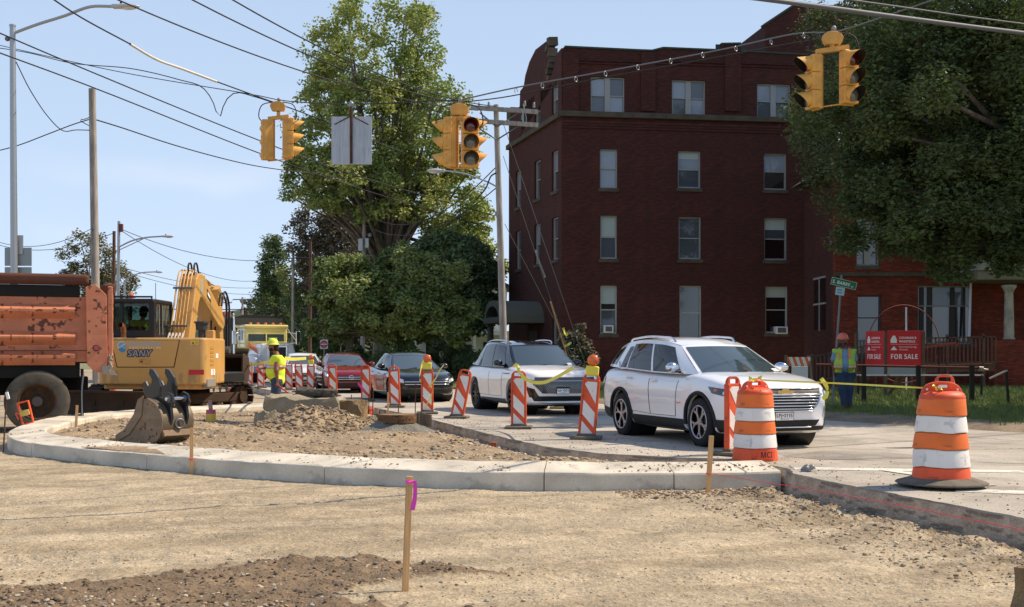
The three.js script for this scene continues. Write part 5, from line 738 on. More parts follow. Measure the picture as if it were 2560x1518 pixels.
// ---- traffic signals
const lensRed = phys(0x5a0a08, { roughness: 0.18, clearcoat: 1 }), lensGrey = phys(0x6d6a60, { roughness: 0.25, clearcoat: 1 }), visIn = mat(0x16160f, 0.8);
function head(root, pos, ang, nm = 'signal_head') {
  const h = new THREE.Group(); h.name = nm; h.position.copy(pos); h.rotation.y = ang; root.add(h);
  const B = gb(); for (let k = 0; k < 3; k++) B.rb(0.345, 0.35, 0.17, [0, 0.355 - k * 0.355, 0.02], [0, 0, 0], 0.025); B.ext([[-0.17, -0.54], [0.17, -0.54], [0.17, 0.54], [-0.17, 0.54]], 0.03, [0, 0, -0.07]); B.ext([[-0.165, -0.07], [-0.1, -0.16], [0.1, -0.16], [0.165, -0.07]].map(([x, z]) => [x, z]), 1.06, [0, 0, 0], [Math.PI / 2, 0, 0]);
  for (let k = 0; k < 6; k++) B.cyl(0.012, 0.012, 0.04, [-0.18, 0.46 - k * 0.185, 0.03], [0, 0, 0], 8).cyl(0.012, 0.012, 0.04, [0.18, 0.46 - k * 0.185, 0.03], [0, 0, 0], 8); B.build('housing', yelM, h);
  for (let k = 0; k < 3; k++) {
    const y = 0.355 - k * 0.355; gb().add(new THREE.SphereGeometry(0.36, 24, 8, 0, Math.PI * 2, 0, 0.4), [0, y, -0.205], [Math.PI / 2, 0, 0]).build('lens', k ? lensGrey : lensRed, h);
    // cut-away tunnel visor, longer on top
    const vis = (R0, off) => (B) => B.grid((u, v) => { const a = lerp(R(-50), R(230), u), t = Math.sin(a), len = lerp(0.06, 0.29, clamp(0.5 + 0.62 * t)); return V(Math.cos(a) * R0, y + Math.sin(a) * R0 - v * len * 0.14, 0.105 + v * len + off); }, 28, 3, false);
    const O = gb(); vis(0.163, 0)(O); O.build('visor', yelM, h); const N = gb(); vis(0.157, 0)(N); N.build('visor_lining', visIn, h);
  }
  return h;
}
function signal(name, label, pTop, heads, d, boxY, barA, barB) {
  const o = thing(name, label, 'traffic signal', pTop, 0, 'span wire traffic signals'); const rel = (p) => p.clone().sub(pTop);
  gb().sph(0.05, [0, 0, 0], [1, 1.3, 1]).bar(V(0, 0, 0), rel(boxY).add(V(0, 0.1, 0)), 0.025).build('span_clamp', porcM, o);
  const bx = rel(boxY); gb().ext([[-0.18, -0.08], [-0.15, -0.13], [0.15, -0.13], [0.18, -0.07], [0.2, 0.02], [0.16, 0.08], [0.06, 0.13], [-0.06, 0.13], [-0.18, 0.08], [-0.21, 0.0]], 0.16, bx.toArray(), [0, 0, 0], 0.015).build('disconnect_box', yelM, o);
  const a = rel(barA), b = rel(barB), m = a.clone().lerp(b, 0.5); gb().beam(a, b, 0.1, 0.09).cyl(0.05, 0.05, 0.16, [m.x, m.y + 0.07, m.z]).build('crossbar', yelM, o); gb().bar(V(bx.x, bx.y - 0.12, bx.z), m, 0.03).build('hanger', rustM, o);
  heads.forEach(([p, ang]) => { head(o, rel(p), R(ang)); });
  for (const s of [-1, 1]) gb().tube([bx.clone().add(V(s * 0.12, 0.12, 0)), bx.clone().add(V(s * 0.42, 0.02, 0.05)), bx.clone().add(V(s * 0.5, -0.3, 0.05)), bx.clone().add(V(s * 0.38, -0.45, 0.02))], 0.014, 18, 5).build('signal_cable', wireM, o);
  return o;
}
const dL = 32, dM = 25.8, dR = 23.9;
signal('traffic_signal', 'yellow traffic signal pair turned away, leftmost on the span wire', at(697, 250, dL), [[at(670, 351, dL), 205], [at(722, 346, dL), 108]], dL, at(695, 266, dL), at(670, 297, dL), at(722, 291, dL));
signal('traffic_signal', 'yellow traffic signal cluster facing the camera beside the grey sign back', at(1151, 250, dM), [[at(1126, 357, dM), -108], [at(1176, 357, dM - 0.1), 6], [at(1172, 357, dM + 0.45), 100]], dM, at(1149, 274, dM), at(1126, 297, dM), at(1178, 296, dM));
signal('traffic_signal', 'yellow traffic signal pair in front of the locust tree at the upper right', at(2085, 72, dR), [[at(2034, 206, dR), -76], [at(2122, 194, dR), 24]], dR, at(2082, 96, dR), at(2040, 130, dR), at(2122, 118, dR));
for (const [a, b] of [[at(670, 403, dL), at(722, 398, dL)], [at(1126, 421, dM), at(1176, 421, dM)], [at(2034, 270, dR), at(2122, 258, dR)]]) { const sg = scene.children.filter((o) => o.name.startsWith('traffic_signal')); const o = sg.reduce((m, q) => (q.position.distanceTo(a) < m.position.distanceTo(a) ? q : m)); gb().bar(a.clone().sub(o.position), b.clone().sub(o.position), 0.014).build('tie_bar', yelM, o); }
{ // hanging sign seen from behind
  const d = 28.2, o = thing('hanging_sign', 'bare aluminium back of a square sign hanging between two signals', 'sign', at(878, 262, d)); const a = at(828, 291, d).sub(o.position), b = at(929, 411, d).sub(o.position), m = a.clone().lerp(b, 0.5);
  const alu = uvm(mat(0xc6cbd0, 0.55, 0.55, { map: tex(256, (u, v) => { const k = 0.9 + (fbm(u * 40, v * 3, 3, 841, 40) - 0.5) * 0.14; return [k, k, k * 1.01]; }) }), 1);
  gb().rb(b.x - a.x, a.y - b.y, 0.02, [m.x, m.y, -0.03], [0, 0, 0], 0.009).build('sign_plate', alu, o);
  gb().bar(V(0, 0.02, 0.02), V(0, b.y + 0.02, 0.02), 0.032).build('hanger_pipe', rustM, o); gb().sph(0.06, [0, 0, 0], [1, 1.4, 1]).build('span_clamp', porcM, o);
  for (const s of [-1, 1]) { gb().bar(V(s * 0.04, a.y + 0.0, 0), V(s * 0.4, a.y - 0.19, -0.01), 0.012).build('stay', rustM, o); gb().box(0.03, 1.0, 0.012, [s * 0.3, m.y, -0.013]).build('stiffener', alu, o); }
}
// ---- wires: span wires
{
  const A = at(697, 250, dL), B = at(878, 260, 28.2), C = at(1151, 250, dM), D = at(2085, 80, dR);
  wire([at(-60, 100, 40), at(300, 180, 36.5), at(640, 238, 32.8), A, B, C], 0.013, 'thin span wire carrying the two left signals');
  wire([C, at(1290, 219, 25.4), at(1500, 181, 25), at(1800, 125, 24.4), at(2000, 83, 24), D, at(2200, 45, 23.4), at(2420, -30, 22)], 0.016, 'light span wire rising from the middle signal to the right signal', steelM);
  wire([at(1160, 255, dM), at(1240, 246, 25.6), at(1300, 236, 25.4), at(1500, 196, 25), at(1800, 142, 24.5), at(1960, 112, 24.2), at(2060, 96, 24)], 0.013, 'slack signal cable slung under the rising span wire');
  for (const x of [1290, 1356, 1440, 1514, 1595, 1677, 1757, 1840, 1928, 2010]) { const y = lerp(219, 83, (x - 1290) / 710), d = lerp(25.4, 24, (x - 1290) / 710); tag(gb().tor(0.05, 0.008, at(x, y + 8, d).toArray(), [0, 0.9, 0], 5, 16).build('lashing_ring', galvM), 'small wire ring hanging from the rising span wire', 'ring', 'lashing rings on the span wire'); }
  tag(gb().tor(0.06, 0.01, at(810, 246, 29.5).toArray(), [0, 0.3, 0], 5, 16).build('lashing_ring', galvM), 'wire ring above the span wire left of the hanging sign', 'ring');
  wire([at(-60, 112, 41), at(60, 130, 40), at(180, 158, 38), at(330, 172, 36), at(450, 200, 34.5), at(505, 218, 34), at(530, 250, 33.8), at(548, 294, 33.7), at(562, 255, 33.6), at(585, 233, 33.4), at(640, 243, 32.8), at(680, 256, 32.2)], 0.015, 'slack black signal cable with a deep dip left of the signals');
  wire([at(118, -12, 24), at(200, 42, 25.6), at(325, 110, 28)], 0.018, 'black wire running from the top left corner to the white sleeve'); wire([at(541, 204, 31), at(640, 240, 32.6), at(760, 283, 35), at(880, 332, 38), at(1010, 382, 42)], 0.018, 'black wire running from the white sleeve past the left signal');
  wire([at(325, 110, 28), at(390, 148, 29), at(450, 170, 30), at(541, 204, 31)], 0.034, 'white insulating sleeve on the wire at the upper left', mat(0xd9d6cc, 0.6), 'wire_sleeve');
  wire([at(-40, 66, 30), at(200, 168, 34), at(640, 348, 42), at(870, 432, 48), at(1230, 538, 60)], 0.02, 'upper of two long wires crossing the sky behind the sawn pole'); wire([at(-40, 118, 31), at(220, 214, 35), at(640, 380, 43), at(870, 462, 49), at(1230, 572, 62)], 0.02, 'lower of two long wires crossing the sky behind the sawn pole');
  for (const [x0, xe, ye, tl] of [[282, 1195, 276, 'leftmost of three wires running from the top edge to the crossarms'], [470, 1222, 268, 'middle one of three wires running from the top edge to the crossarms'], [572, 1240, 266, 'rightmost of three wires running from the top edge to the crossarms']]) wire(sag(at(x0, -6, 26), at(xe, ye, 45.8), 0.45), 0.018, tl);
  wire([V(-22, 7.2, 3), at(1180, -110, 12.6), at(1930, -1, 14.5), at(2240, 42, 16), at(2560, 83, 17.6), at(2800, 110, 19), V(26, 7.6, -30)], 0.032, 'thick cable bundle crossing the upper right corner', mat(0x55585c, 0.55)); wire([V(-20, 7.8, 1), at(1500, -90, 15), at(2130, -1, 17.5), at(2350, 32, 18.8), at(2560, 60, 20), at(2800, 88, 21.5), V(28, 8.4, -34)], 0.014, 'thin wire above the cable bundle at the upper right', mat(0x55585c, 0.55));
  // lines far up the street
  const fl = 'faint distant wire over the excavator and highway truck';
  for (const [a, b, s] of [[at(300, 575, 76), at(655, 700, 130), 1.2], [at(300, 572, 76), at(735, 645, 95), 0.9], [at(310, 670, 96), at(640, 720, 130), 0.5], [at(312, 680, 96), at(660, 735, 130), 0.6], [at(658, 700, 130), at(606, 747, 165), 0.8], [at(675, 706, 130), at(628, 748, 165), 0.8], [at(584, 748, 165), at(560, 757, 180), 0.3], [at(-20, 608, 90), at(285, 582, 78), 0.8], [at(-20, 600, 90), at(228, 572, 80), 0.8], [at(735, 640, 96), at(912, 540, 74), 1.0], [at(776, 640, 86), at(910, 600, 74), 0.7], [at(912, 530, 74), at(1238, 420, 46), 1.4], [at(912, 560, 74), at(1240, 470, 46), 1.2], [at(770, 660, 86), at(660, 690, 130), 0.8]]) wire(sag(a, b, s), 0.022, fl);
  wire([at(250, 772, 118), at(560, 774, 118), at(900, 772, 118)], 0.045, 'level dark wire low across the distant hills');
}
// ---- signs on the ground
function signPost(name, label, foot, hgt, lean, r = 0.03, m = galvM) { const o = thing(name, label, 'sign', foot); o.rotation.z = lean; gb().bar(V(0, -0.2, 0), V(0, hgt, 0), r).build('post', m, o); return o; }
const face = (w, h, draw, pw, ph, m = {}) => mat(0xffffff, 0.5, 0, { map: canvasTex(pw, ph, draw), ...m });
function panelFace(o, name, w, h, x, y, z, mt, back = galvM, ry = 0) { const g = new THREE.Group(); g.name = name; o.add(g); g.position.set(x, y, z); g.rotation.y = ry; gb().rb(w, h, 0.012, [0, 0, 0], [0, 0, 0], 0.005).build('plate', back, g); gb().add(new THREE.PlaneGeometry(w * 0.995, h * 0.99), [0, 0, 0.0085]).build('printed_face', mt, g); return g; }
{ // S. BARRY ST
  const d = 29.6, ft = at(2080, 1030, d); ft.y = 0.03; const o = signPost('street_name_sign', 'leaning green street name sign reading S. BARRY ST beside the worker', ft, 3.3, R(-4.2), 0.026, steelM);
  const mt = face(0, 0, (x, w, h) => { x.fillStyle = '#0d6b46'; x.fillRect(0, 0, w, h); x.strokeStyle = '#cfe3d8'; x.lineWidth = 6; x.strokeRect(5, 5, w - 10, h - 10); x.fillStyle = '#e4efe8'; x.font = 'bold 92px sans-serif'; x.textAlign = 'left'; x.fillText('S. BARRY', 28, 112, 360); x.font = 'bold 42px sans-serif'; x.fillText('ST', 410, 122); }, 512, 150);
  const pf = panelFace(o, 'name_plate', 0.64, 0.19, 0.06, 3.1, 0.02, mt, mat(0x0d6b46, 0.5)); pf.rotation.z = R(-9);
  const m2 = face(0, 0, (x, w, h) => { x.fillStyle = '#9fc4cc'; x.fillRect(0, 0, w, h); x.fillStyle = '#5f8f9c'; x.fillRect(30, 40, 80, 26); x.fillRect(30, 90, 90, 22); }, 160, 150); panelFace(o, 'cross_street_plate', 0.22, 0.2, -0.02, 2.9, 0.03, m2, galvM).rotation.z = R(-4);
}
{ // far one-way / do-not-enter post
  const d = 66, f = V((810 - CX) * d / F, 0, -d), o = signPost('road_sign', 'far sign post with green name plate, one way arrow and do not enter disc', f, 2.9, 0), s = (py) => EYE - (py - HY) * d / F;
  panelFace(o, 'do_not_enter_plate', 0.44, 0.52, 0, s(861), 0.04, face(0, 0, (x, w, h) => { x.fillStyle = '#e6e2e2'; x.fillRect(0, 0, w, h); x.fillStyle = '#b3161c'; x.beginPath(); x.arc(w / 2, h / 2, w * 0.46, 0, 7); x.fill(); x.fillStyle = '#f0ecec'; x.fillRect(w * 0.12, h * 0.43, w * 0.76, h * 0.13); x.font = 'bold 24px sans-serif'; x.textAlign = 'center'; x.fillText('DO NOT', w / 2, h * 0.36); x.fillText('ENTER', w / 2, h * 0.74); }, 192, 224));
  panelFace(o, 'one_way_plate', 0.62, 0.21, 0, s(843), 0.06, face(0, 0, (x, w, h) => { x.fillStyle = '#15161a'; x.fillRect(0, 0, w, h); x.strokeStyle = '#c9c9c9'; x.lineWidth = 6; x.strokeRect(4, 4, w - 8, h - 8); x.fillStyle = '#d9d9d9'; x.beginPath(); x.moveTo(20, h / 2); x.lineTo(80, 18); x.lineTo(80, 36); x.lineTo(w - 20, 36); x.lineTo(w - 20, h - 36); x.lineTo(80, h - 36); x.lineTo(80, h - 18); x.fill(); x.fillStyle = '#15161a'; x.font = 'bold 34px sans-serif'; x.fillText('ONE WAY', 100, h / 2 + 12); }, 320, 110));
  panelFace(o, 'name_plate', 0.54, 0.16, 0, s(829), 0.02, face(0, 0, (x, w, h) => { x.fillStyle = '#127a5c'; x.fillRect(0, 0, w, h); x.fillStyle = '#bfe0cf'; x.fillRect(60, 30, 150, 26); }, 256, 80));
  const o2 = signPost('road_sign', 'small white notice sign on a thin post right of the do not enter sign', V((852 - CX) * 64 / F, 0, -64), 2.1, 0); panelFace(o2, 'notice_plate', 0.22, 0.38, 0, 2.1, 0.04, face(0, 0, (x, w, h) => { x.fillStyle = '#d8cdd2'; x.fillRect(0, 0, w, h); x.fillStyle = '#a98a92'; for (let i = 0; i < 4; i++) x.fillRect(16, 20 + i * 26, w - 40, 9); }, 96, 150));
}
{ // V-shaped FOR SALE board
  const d = 37.5, f = V((2215 - CX) * d / F, 0.05, -d), o = thing('for_sale_sign', 'red V shaped FOR SALE board on wooden legs in front of the ramp', 'sign', f);
  const mt = (mir) => face(0, 0, (x, w, h) => { x.fillStyle = '#c4141c'; x.fillRect(0, 0, w, h * 0.79); x.fillStyle = '#8f9296'; x.fillRect(0, h * 0.79, w, h * 0.21); x.fillStyle = '#efe6e6'; x.beginPath(); x.moveTo(45, 150); x.lineTo(45, 110); x.lineTo(75, 60); x.lineTo(105, 60); x.lineTo(130, 110); x.lineTo(130, 150); x.fill(); x.font = 'bold 40px sans-serif'; x.fillText('CUSHMAN &', 160, 100, 250); x.fillText('WAKEFIELD', 160, 145, 250); x.fillRect(45, 165, 370, 3); x.beginPath(); x.moveTo(45, 240); x.lineTo(90, 190); x.lineTo(135, 240); x.fill(); x.font = '28px sans-serif'; x.fillText('Pyramid Brokerage', 160, 210, 250); x.fillText('Company', 160, 242); x.font = 'bold 84px sans-serif'; x.fillText('FOR SALE', 42, 350, 400); x.fillStyle = '#e9e9e9'; x.font = 'bold 50px sans-serif'; x.fillText('315  555  0123'.slice(0, 0), 40, 470); x.fillRect(45, 440, 200, 12); x.fillRect(300, 440, 140, 12); }, 512, 560);
  const w = 1.22, h = 1.42; const y = EYE - (882 - HY) * d / F - 0.05 - 0.02;
  const A = panelFace(o, 'right_board', w, h, 0, y, 0, mt(), mat(0x8c1418, 0.6)); A.position.set(w / 2 * Math.cos(R(4)) + 0.03, y, -0.02); A.rotation.y = R(-4) * -1;
  const Bp = panelFace(o, 'left_board', w, h, 0, y, 0, mt(), mat(0x8c1418, 0.6)); const an = R(-79); Bp.rotation.y = an; Bp.position.set(-w / 2 * Math.cos(an) - 0.03, y, -Math.abs(Math.sin(an)) * w / 2 - 0.03);
  const wd = uvm(mat(0x9b8f7c, 0.9, 0, { map: poleTex }), 1); for (const [x, z] of [[0, 0.03], [1.18, 0.0], [-0.6, -1.05]]) gb().box(0.09, y + h / 2 + 0.02, 0.09, [x, (y + h / 2) / 2 - 0.05, z - 0.06]).build('post', wd, o);
  for (const s of [0.45, 0.9]) gb().beam(V(0.05 + s * 0.2, 0, 0.25 - s), V(0.2 + s * 0.6, 0.75, -0.1), 0.05, 0.09).build('brace', wd, o);
}
{ // striped barricade
  const d = 33.5, f = V((1992 - CX) * d / F, 0.05, -d), o = thing('barricade', 'white and orange striped barricade with a blank white sign on it', 'barricade', f, R(14)); const wd = uvm(mat(0x8b8175, 0.9, 0, { map: poleTex }), 1);
  for (const s of [-0.32, 0.36]) for (const q of [-1, 1]) gb().beam(V(s, 0, q * 0.28), V(s, 1.28, q * 0.02), 0.05, 0.07).build('leg', wd, o);
  const st = face(0, 0, (x, w, h) => { x.fillStyle = '#dcdcd8'; x.fillRect(0, 0, w, h); x.fillStyle = '#df6a2a'; for (let i = 0; i < 5; i++) { x.beginPath(); x.moveTo(-20 + i * 105, 0); x.lineTo(30 + i * 105, 0); x.lineTo(85 + i * 105, h); x.lineTo(35 + i * 105, h); x.fill(); } }, 400, 110);
  for (const [y, z] of [[1.12, 0.075], [0.42, 0.25]]) panelFace(o, 'striped_board', 0.72, 0.25, 0.02, y, z, st, wd); panelFace(o, 'blank_sign', 0.5, 0.46, 0.02, 0.76, 0.14, mat(0xcfd2d4, 0.6)); }
{ // wooden access ramp with railings, in front of the brick house
  const d = 46, o = thing('access_ramp', 'brown wooden access ramp with slatted railing in front of the brick house', 'ramp', V((2200 - CX) * d / F, 0.04, -d)), wd = uvm(mat(0xa07a66, 0.9, 0, { map: poleTex }), 1), k = d / F, X = (px) => (px - 2200) * k, Y = (py) => EYE - (py - HY) * k - 0.04;
  const seg = (x0, x1, ya, yb, za, zb) => { // handrail from (x0, ya) to (x1, yb)
    const n = Math.max(2, Math.round((x1 - x0) / 0.155)), hgt = Y(850) - Y(915);
    gb().beam(V(x0, ya, za), V(x1, yb, zb), 0.1, 0.05).build('handrail', wd, o); gb().beam(V(x0, ya - hgt, za), V(x1, yb - hgt, zb), 0.06, 0.09).build('bottom_rail', wd, o); gb().beam(V(x0, ya - hgt - 0.22, za - 0.1), V(x1, yb - hgt - 0.22, zb - 0.1), 0.12, 0.26).build('deck_beam', wd, o);
    for (let i = 0; i <= n; i++) { const t = i / n, x = lerp(x0, x1, t), y = lerp(ya, yb, t), z = lerp(za, zb, t); if (i % 9 === 0) gb().box(0.1, y + 0.12, 0.1, [x, (y + 0.12) / 2, z]).build('post', wd, o); else gb().box(0.05, hgt, 0.04, [x, y - hgt / 2, z + 0.03]).build('baluster', wd, o); }
    gb().beam(V(x0, ya - hgt - 0.08, za - 0.75), V(x1, yb - hgt - 0.08, zb - 0.75), 1.3, 0.05).build('deck', wd, o);
  };
  seg(X(2030), X(2175), Y(893), Y(862), 0, 0); seg(X(2200), X(2505), Y(848), Y(841), -0.6, -0.6);
}
{ // dark low pipe rail and loose pieces on the lawn
  const d = 33, k = d / F, f = V((2330 - CX) * k, 0.05, -d), o = thing('pipe_rail', 'low rust brown pipe rail on black posts across the lawn', 'rail', f), Y = (py) => EYE - (py - HY) * k - 0.05, X = (px) => (px - 2330) * k; const bk = mat(0x1a1613, 0.8), rd = mat(0x5a2420, 0.8);
  gb().bar(V(X(2040), Y(912), 0), V(X(2450), Y(920), 0), 0.035).build('rail_pipe', rd, o); for (const x of [2160, 2296, 2430]) gb().box(0.11, Y(914) + 0.05, 0.1, [X(x), Y(914) / 2 - 0.02, 0]).build('post', bk, o); gb().cyl(0.07, 0.07, 0.12, [X(2452), Y(922), 0.02], [0, 0, 1.5], 14).cyl(0.04, 0.02, 0.18, [X(2462), Y(924), 0.02], [0, 0, 1.5], 12).build('end_fitting', mat(0x9a8a86, 0.4, 0.4), o);
  const o2 = thing('lawn_trestle', 'thin white steel trestle standing on the lawn beneath the ramp', 'trestle', V((2330 - CX) * 0.0125, 0.05, -37.5)); const k2 = 0.0125, Y2 = (py) => EYE - (py - HY) * k2 - 0.05, X2 = (px) => (px - 2330) * k2; gb().beam(V(X2(2140), Y2(938), 0), V(X2(2458), Y2(938), 0), 0.05, 0.05).build('top_bar', mat(0xc9c9c6, 0.5), o2); for (const x of [2146, 2454]) gb().box(0.05, Y2(938), 0.05, [X2(x), Y2(938) / 2, 0]).build('leg', bk, o2);
  const hp = thing('hoop', 'large thin red hoop standing behind the for sale board', 'hoop', V((2260 - CX) * 0.014, 0.05, -42)); gb().tor(1.36, 0.018, [0, (888 - 860) * 0.014 + 1.3, 0], [0, 0.2, 0], 8, 60).build('ring', mat(0x6e2624, 0.7), hp);
  const bm = thing('red_beam', 'slanting red steel bar with a hooked end right of the for sale board', 'bar', V((2350 - CX) * 0.0138, 0.05, -41.5)); gb().beam(V(-0.75, 1.52, 0), V(0.62, 1.72, 0), 0.05, 0.07).beam(V(0.62, 1.74, 0), V(0.64, 1.58, 0), 0.05, 0.05).build('bar', mat(0x8e2a22, 0.6), bm); gb().box(0.05, 1.6, 0.05, [0, 0.8, 0]).build('prop', bk, bm);
  const st = thing('ground_stake', 'dark leaning stake on the lawn at the far right', 'stake', V((2522 - CX) * 0.0105, 0.05, -31.5)); st.rotation.z = R(4); gb().box(0.06, 1.0, 0.04, [0, 0.42, 0]).build('shaft', bk, st); gb().beam(V(-0.45, 0.72, 0), V(0.02, 0.9, 0), 0.05, 0.04).build('plank', mat(0xb4b0a6, 0.7), st);
  const wp = thing('white_post', 'thin white post rising above the for sale board', 'post', V((2268 - CX) * 0.0143, 0.05, -43)); gb().bar(V(0, 0, 0), V(0, (888 - 770) * 0.0143 + 1.3, 0), 0.03).sph(0.035, [0, (888 - 770) * 0.0143 + 1.3, 0]).build('shaft', mat(0xc9cbd2, 0.6), wp);
}
// ---------- dump truck (left edge) ----------
const rustTex = (base, amt, seed) => tex(1024, (u, v) => { const a = fbm(u * 6, v * 6, 5, seed, 6), b = fbm(u * 22, v * 22, 4, seed + 2, 22), g = vn(u * 256, v * 256, seed + 3, 256), w = fbm(u * 3, v * 20, 3, seed + 4, 3); const sp = sst(0.56 - amt * 0.08, 0.66 - amt * 0.06, b * 0.6 + a * 0.4), k = 0.95 + (a - 0.5) * 0.22 + (g - 0.5) * 0.07 + (w - 0.5) * 0.12; const rc = [0.30 + g * 0.1, 0.16 + g * 0.06, 0.12]; return base.map((q, i) => lerp(q * k, rc[i], sp * 0.92)); });
const truckM = uvm(mat(0xffffff, 0.62, 0, { map: rustTex([0.80, 0.50, 0.36], -0.1, 901), bumpMap: concBump, bumpScale: 0.003 }), 0.55), truckPlainM = uvm(mat(0xffffff, 0.6, 0, { map: rustTex([0.82, 0.51, 0.37], -0.4, 911) }), 0.5), rustyM = uvm(mat(0xffffff, 0.9, 0, { map: rustTex([0.36, 0.22, 0.17], 1.2, 921) }), 0.6), mudM = uvm(mat(0x5d4a3c, 0.95, 0, { map: dirtTex }), 0.8), chassisM = mat(0x15130f, 0.85);
{
  const d = 24.6, s = F / d, o = thing('dump_truck', 'faded orange dump truck with rusty ribbed bed at the left edge', 'truck', V((93 - CX) / s, -0.235, -d), R(21)), X = (px) => (px - 93) / s * 1.06, Y = (py) => EYE - (py - HY) / s + 0.235;
  const L0 = -5.2, xr = X(205), bed = gb(); // side sheet
  gb().box(xr - L0, Y(740) - Y(905), 0.05, [(xr + L0) / 2, (Y(740) + Y(905)) / 2, -0.02]).build('bed_side', truckM, o);
  const rib = (y0, y1, dp) => gb().ext([[0, y0 - 0.06], [dp, y0 + 0.09], [dp, y1 - 0.06], [0, y1 + 0.05]], xr - L0 - 0.25, [(xr + L0) / 2 - 0.12, 0, 0], [0, -Math.PI / 2, 0]).build('bed_rib', truckM, o);
  rib(Y(790), Y(766), 0.17); rib(Y(856), Y(834), 0.17); rib(Y(906), Y(882), 0.15);
  gb().rb(xr - L0 - 0.1, Y(712) - Y(742), 0.12, [(xr + L0) / 2 - 0.1, (Y(712) + Y(742)) / 2, -0.03], [0, 0, 0], 0.02).build('top_rail', chassisM, o); gb().rb(X(208) - L0, Y(684) - Y(711), 0.32, [(X(208) + L0) / 2, (Y(684) + Y(711)) / 2, -0.02], [0, 0, 0], 0.08).build('rolled_cover', rustyM, o);
  gb().bar(V(L0, Y(879), 0.14), V(xr - 0.02, Y(876), 0.14), 0.014).build('grab_rail', rustyM, o); for (const px of [4, 104]) gb().box(0.02, 0.07, 0.1, [X(px), Y(882), 0.09]).build('rail_tab', rustyM, o);
  // rear corner post and tailgate
  gb().ext([[X(200), Y(716)], [X(222), Y(708)], [X(247), Y(735)], [X(250), Y(905)], [X(243), Y(932)], [X(222), Y(932)], [X(203), Y(910)]], 0.2, [0, 0, 0.03], [0, 0, 0], 0.01).build('corner_post', truckPlainM, o); gb().rb(0.12, Y(712) - Y(916), 2.3, [X(256), (Y(712) + Y(916)) / 2, -1.05], [0, 0, 0], 0.03).build('tailgate', truckM, o); gb().rb(0.28, 0.26, 0.22, [X(253), Y(722), -0.02], [0, 0, 0], 0.06).build('hinge_block', rustyM, o);
  gb().cyl(0.05, 0.05, 0.05, [X(224), Y(870), 0.15], [Math.PI / 2, 0, 0], 20).build('tail_light', M.red, o); gb().tor(0.055, 0.014, [X(224), Y(870), 0.14], [0, 0, 0], 6, 20).build('light_ring', rustyM, o);
  gb().ext([[X(236), Y(915)], [X(254), Y(914)], [X(273), Y(940)], [X(238), Y(935)]], 0.5, [0, 0, -0.1]).build('spill_plate', mat(0xa59a8e, 0.7, 0.3), o);
  { const B = gb(), r = rng(5); for (let i = 0; i < 9; i++) B.tor(0.035, 0.011, [X(256) + rr(-0.02, 0.02, r), Y(888) - i * 0.042, 0.14], [r() * 3, r() * 3, 0], 5, 12); B.build('latch_chain', mat(0xb6ab9c, 0.6, 0.4), o); o.children[o.children.length - 1].userData.kind = 'stuff'; }
  gb().box(xr - L0, 0.06, 2.2, [(xr + L0) / 2, Y(905), -1.1]).build('bed_floor', chassisM, o); gb().box(xr - L0, Y(740) - Y(905), 0.05, [(xr + L0) / 2, (Y(740) + Y(905)) / 2, -2.2]).build('bed_side', truckM, o); gb().box(0.06, Y(715) - Y(905), 2.2, [L0, (Y(715) + Y(905)) / 2, -1.1]).build('bed_front', truckM, o);
  for (const z of [-0.75, -1.5]) gb().box(6.6, 0.28, 0.12, [-2.3, 0.98, z]).build('chassis_rail', chassisM, o);
  gb().box(4.6, 0.5, 1.1, [-2.2, 1.0, -1.1]).build('hoist_frame', chassisM, o); gb().box(xr - L0 - 0.3, 0.3, 2.0, [(xr + L0) / 2, Y(905) - 0.18, -1.1]).build('bed_crossmembers', chassisM, o); gb().box(0.35, 0.3, 1.6, [0, 0.66, -1.1]).build('axle', chassisM, o);
  const rw = 0.635; const wheel = (x, z, rot) => {
    const w = new THREE.Group(); w.name = 'wheel'; w.position.set(x, rw, z); w.rotation.y = rot; o.add(w);
    gb().lathe([[0.34, -0.14], [0.42, -0.15], [0.54, -0.145], [0.61, -0.12], [rw, -0.08], [rw, 0.08], [0.61, 0.12], [0.54, 0.145], [0.42, 0.15], [0.355, 0.13]], 64, [0, 0, 0], [Math.PI / 2, 0, 0]).build('tyre', uvm(mat(0x6b6864, 0.9, 0, { map: concTex }), 1.5), w);
    const rm = gb().lathe([[0.37, 0.125], [0.375, 0.14], [0.345, 0.145], [0.335, 0.1], [0.315, -0.02], [0.26, -0.07], [0.2, -0.075], [0.0, -0.075]], 48, [0, 0, 0], [Math.PI / 2, 0, 0]).build('rim', uvm(mat(0x6a4f38, 0.9, 0, { map: concTex }), 1.5), w, 'rusty brown steel rim'); gb().cyl(0.1, 0.13, 0.14, [0, 0, 0.0], [Math.PI / 2, 0, 0], 24).build('hub', mat(0x5b5048, 0.8), w);
    for (let k = 0; k < 5; k++) { const a = k * 1.2566 + 0.5; gb().add(new THREE.CylinderGeometry(0.045, 0.045, 0.02, 14), [Math.cos(a) * 0.235, Math.sin(a) * 0.235, -0.062], [Math.PI / 2, 0, 0]).build('hand_hole', M.black, w); }
  };
  wheel(0, 0.0, 0); wheel(0, -0.34, Math.PI); wheel(0, -2.2, Math.PI); wheel(-1.42, 0.0, 0); wheel(-1.42, -2.2, Math.PI);
  gb().add(new THREE.BoxGeometry(0.05, 1.15, 0.62, 1, 8, 1), [X(193), 0.72, -0.25]).build('mud_flap', M.rubber, o); gb().tube([V(X(196), 1.2, 0.06), V(X(192), 0.9, 0.07), V(X(193), 0.16, 0.07)], 0.016, 14, 6).build('flap_edge', porcM, o);
}
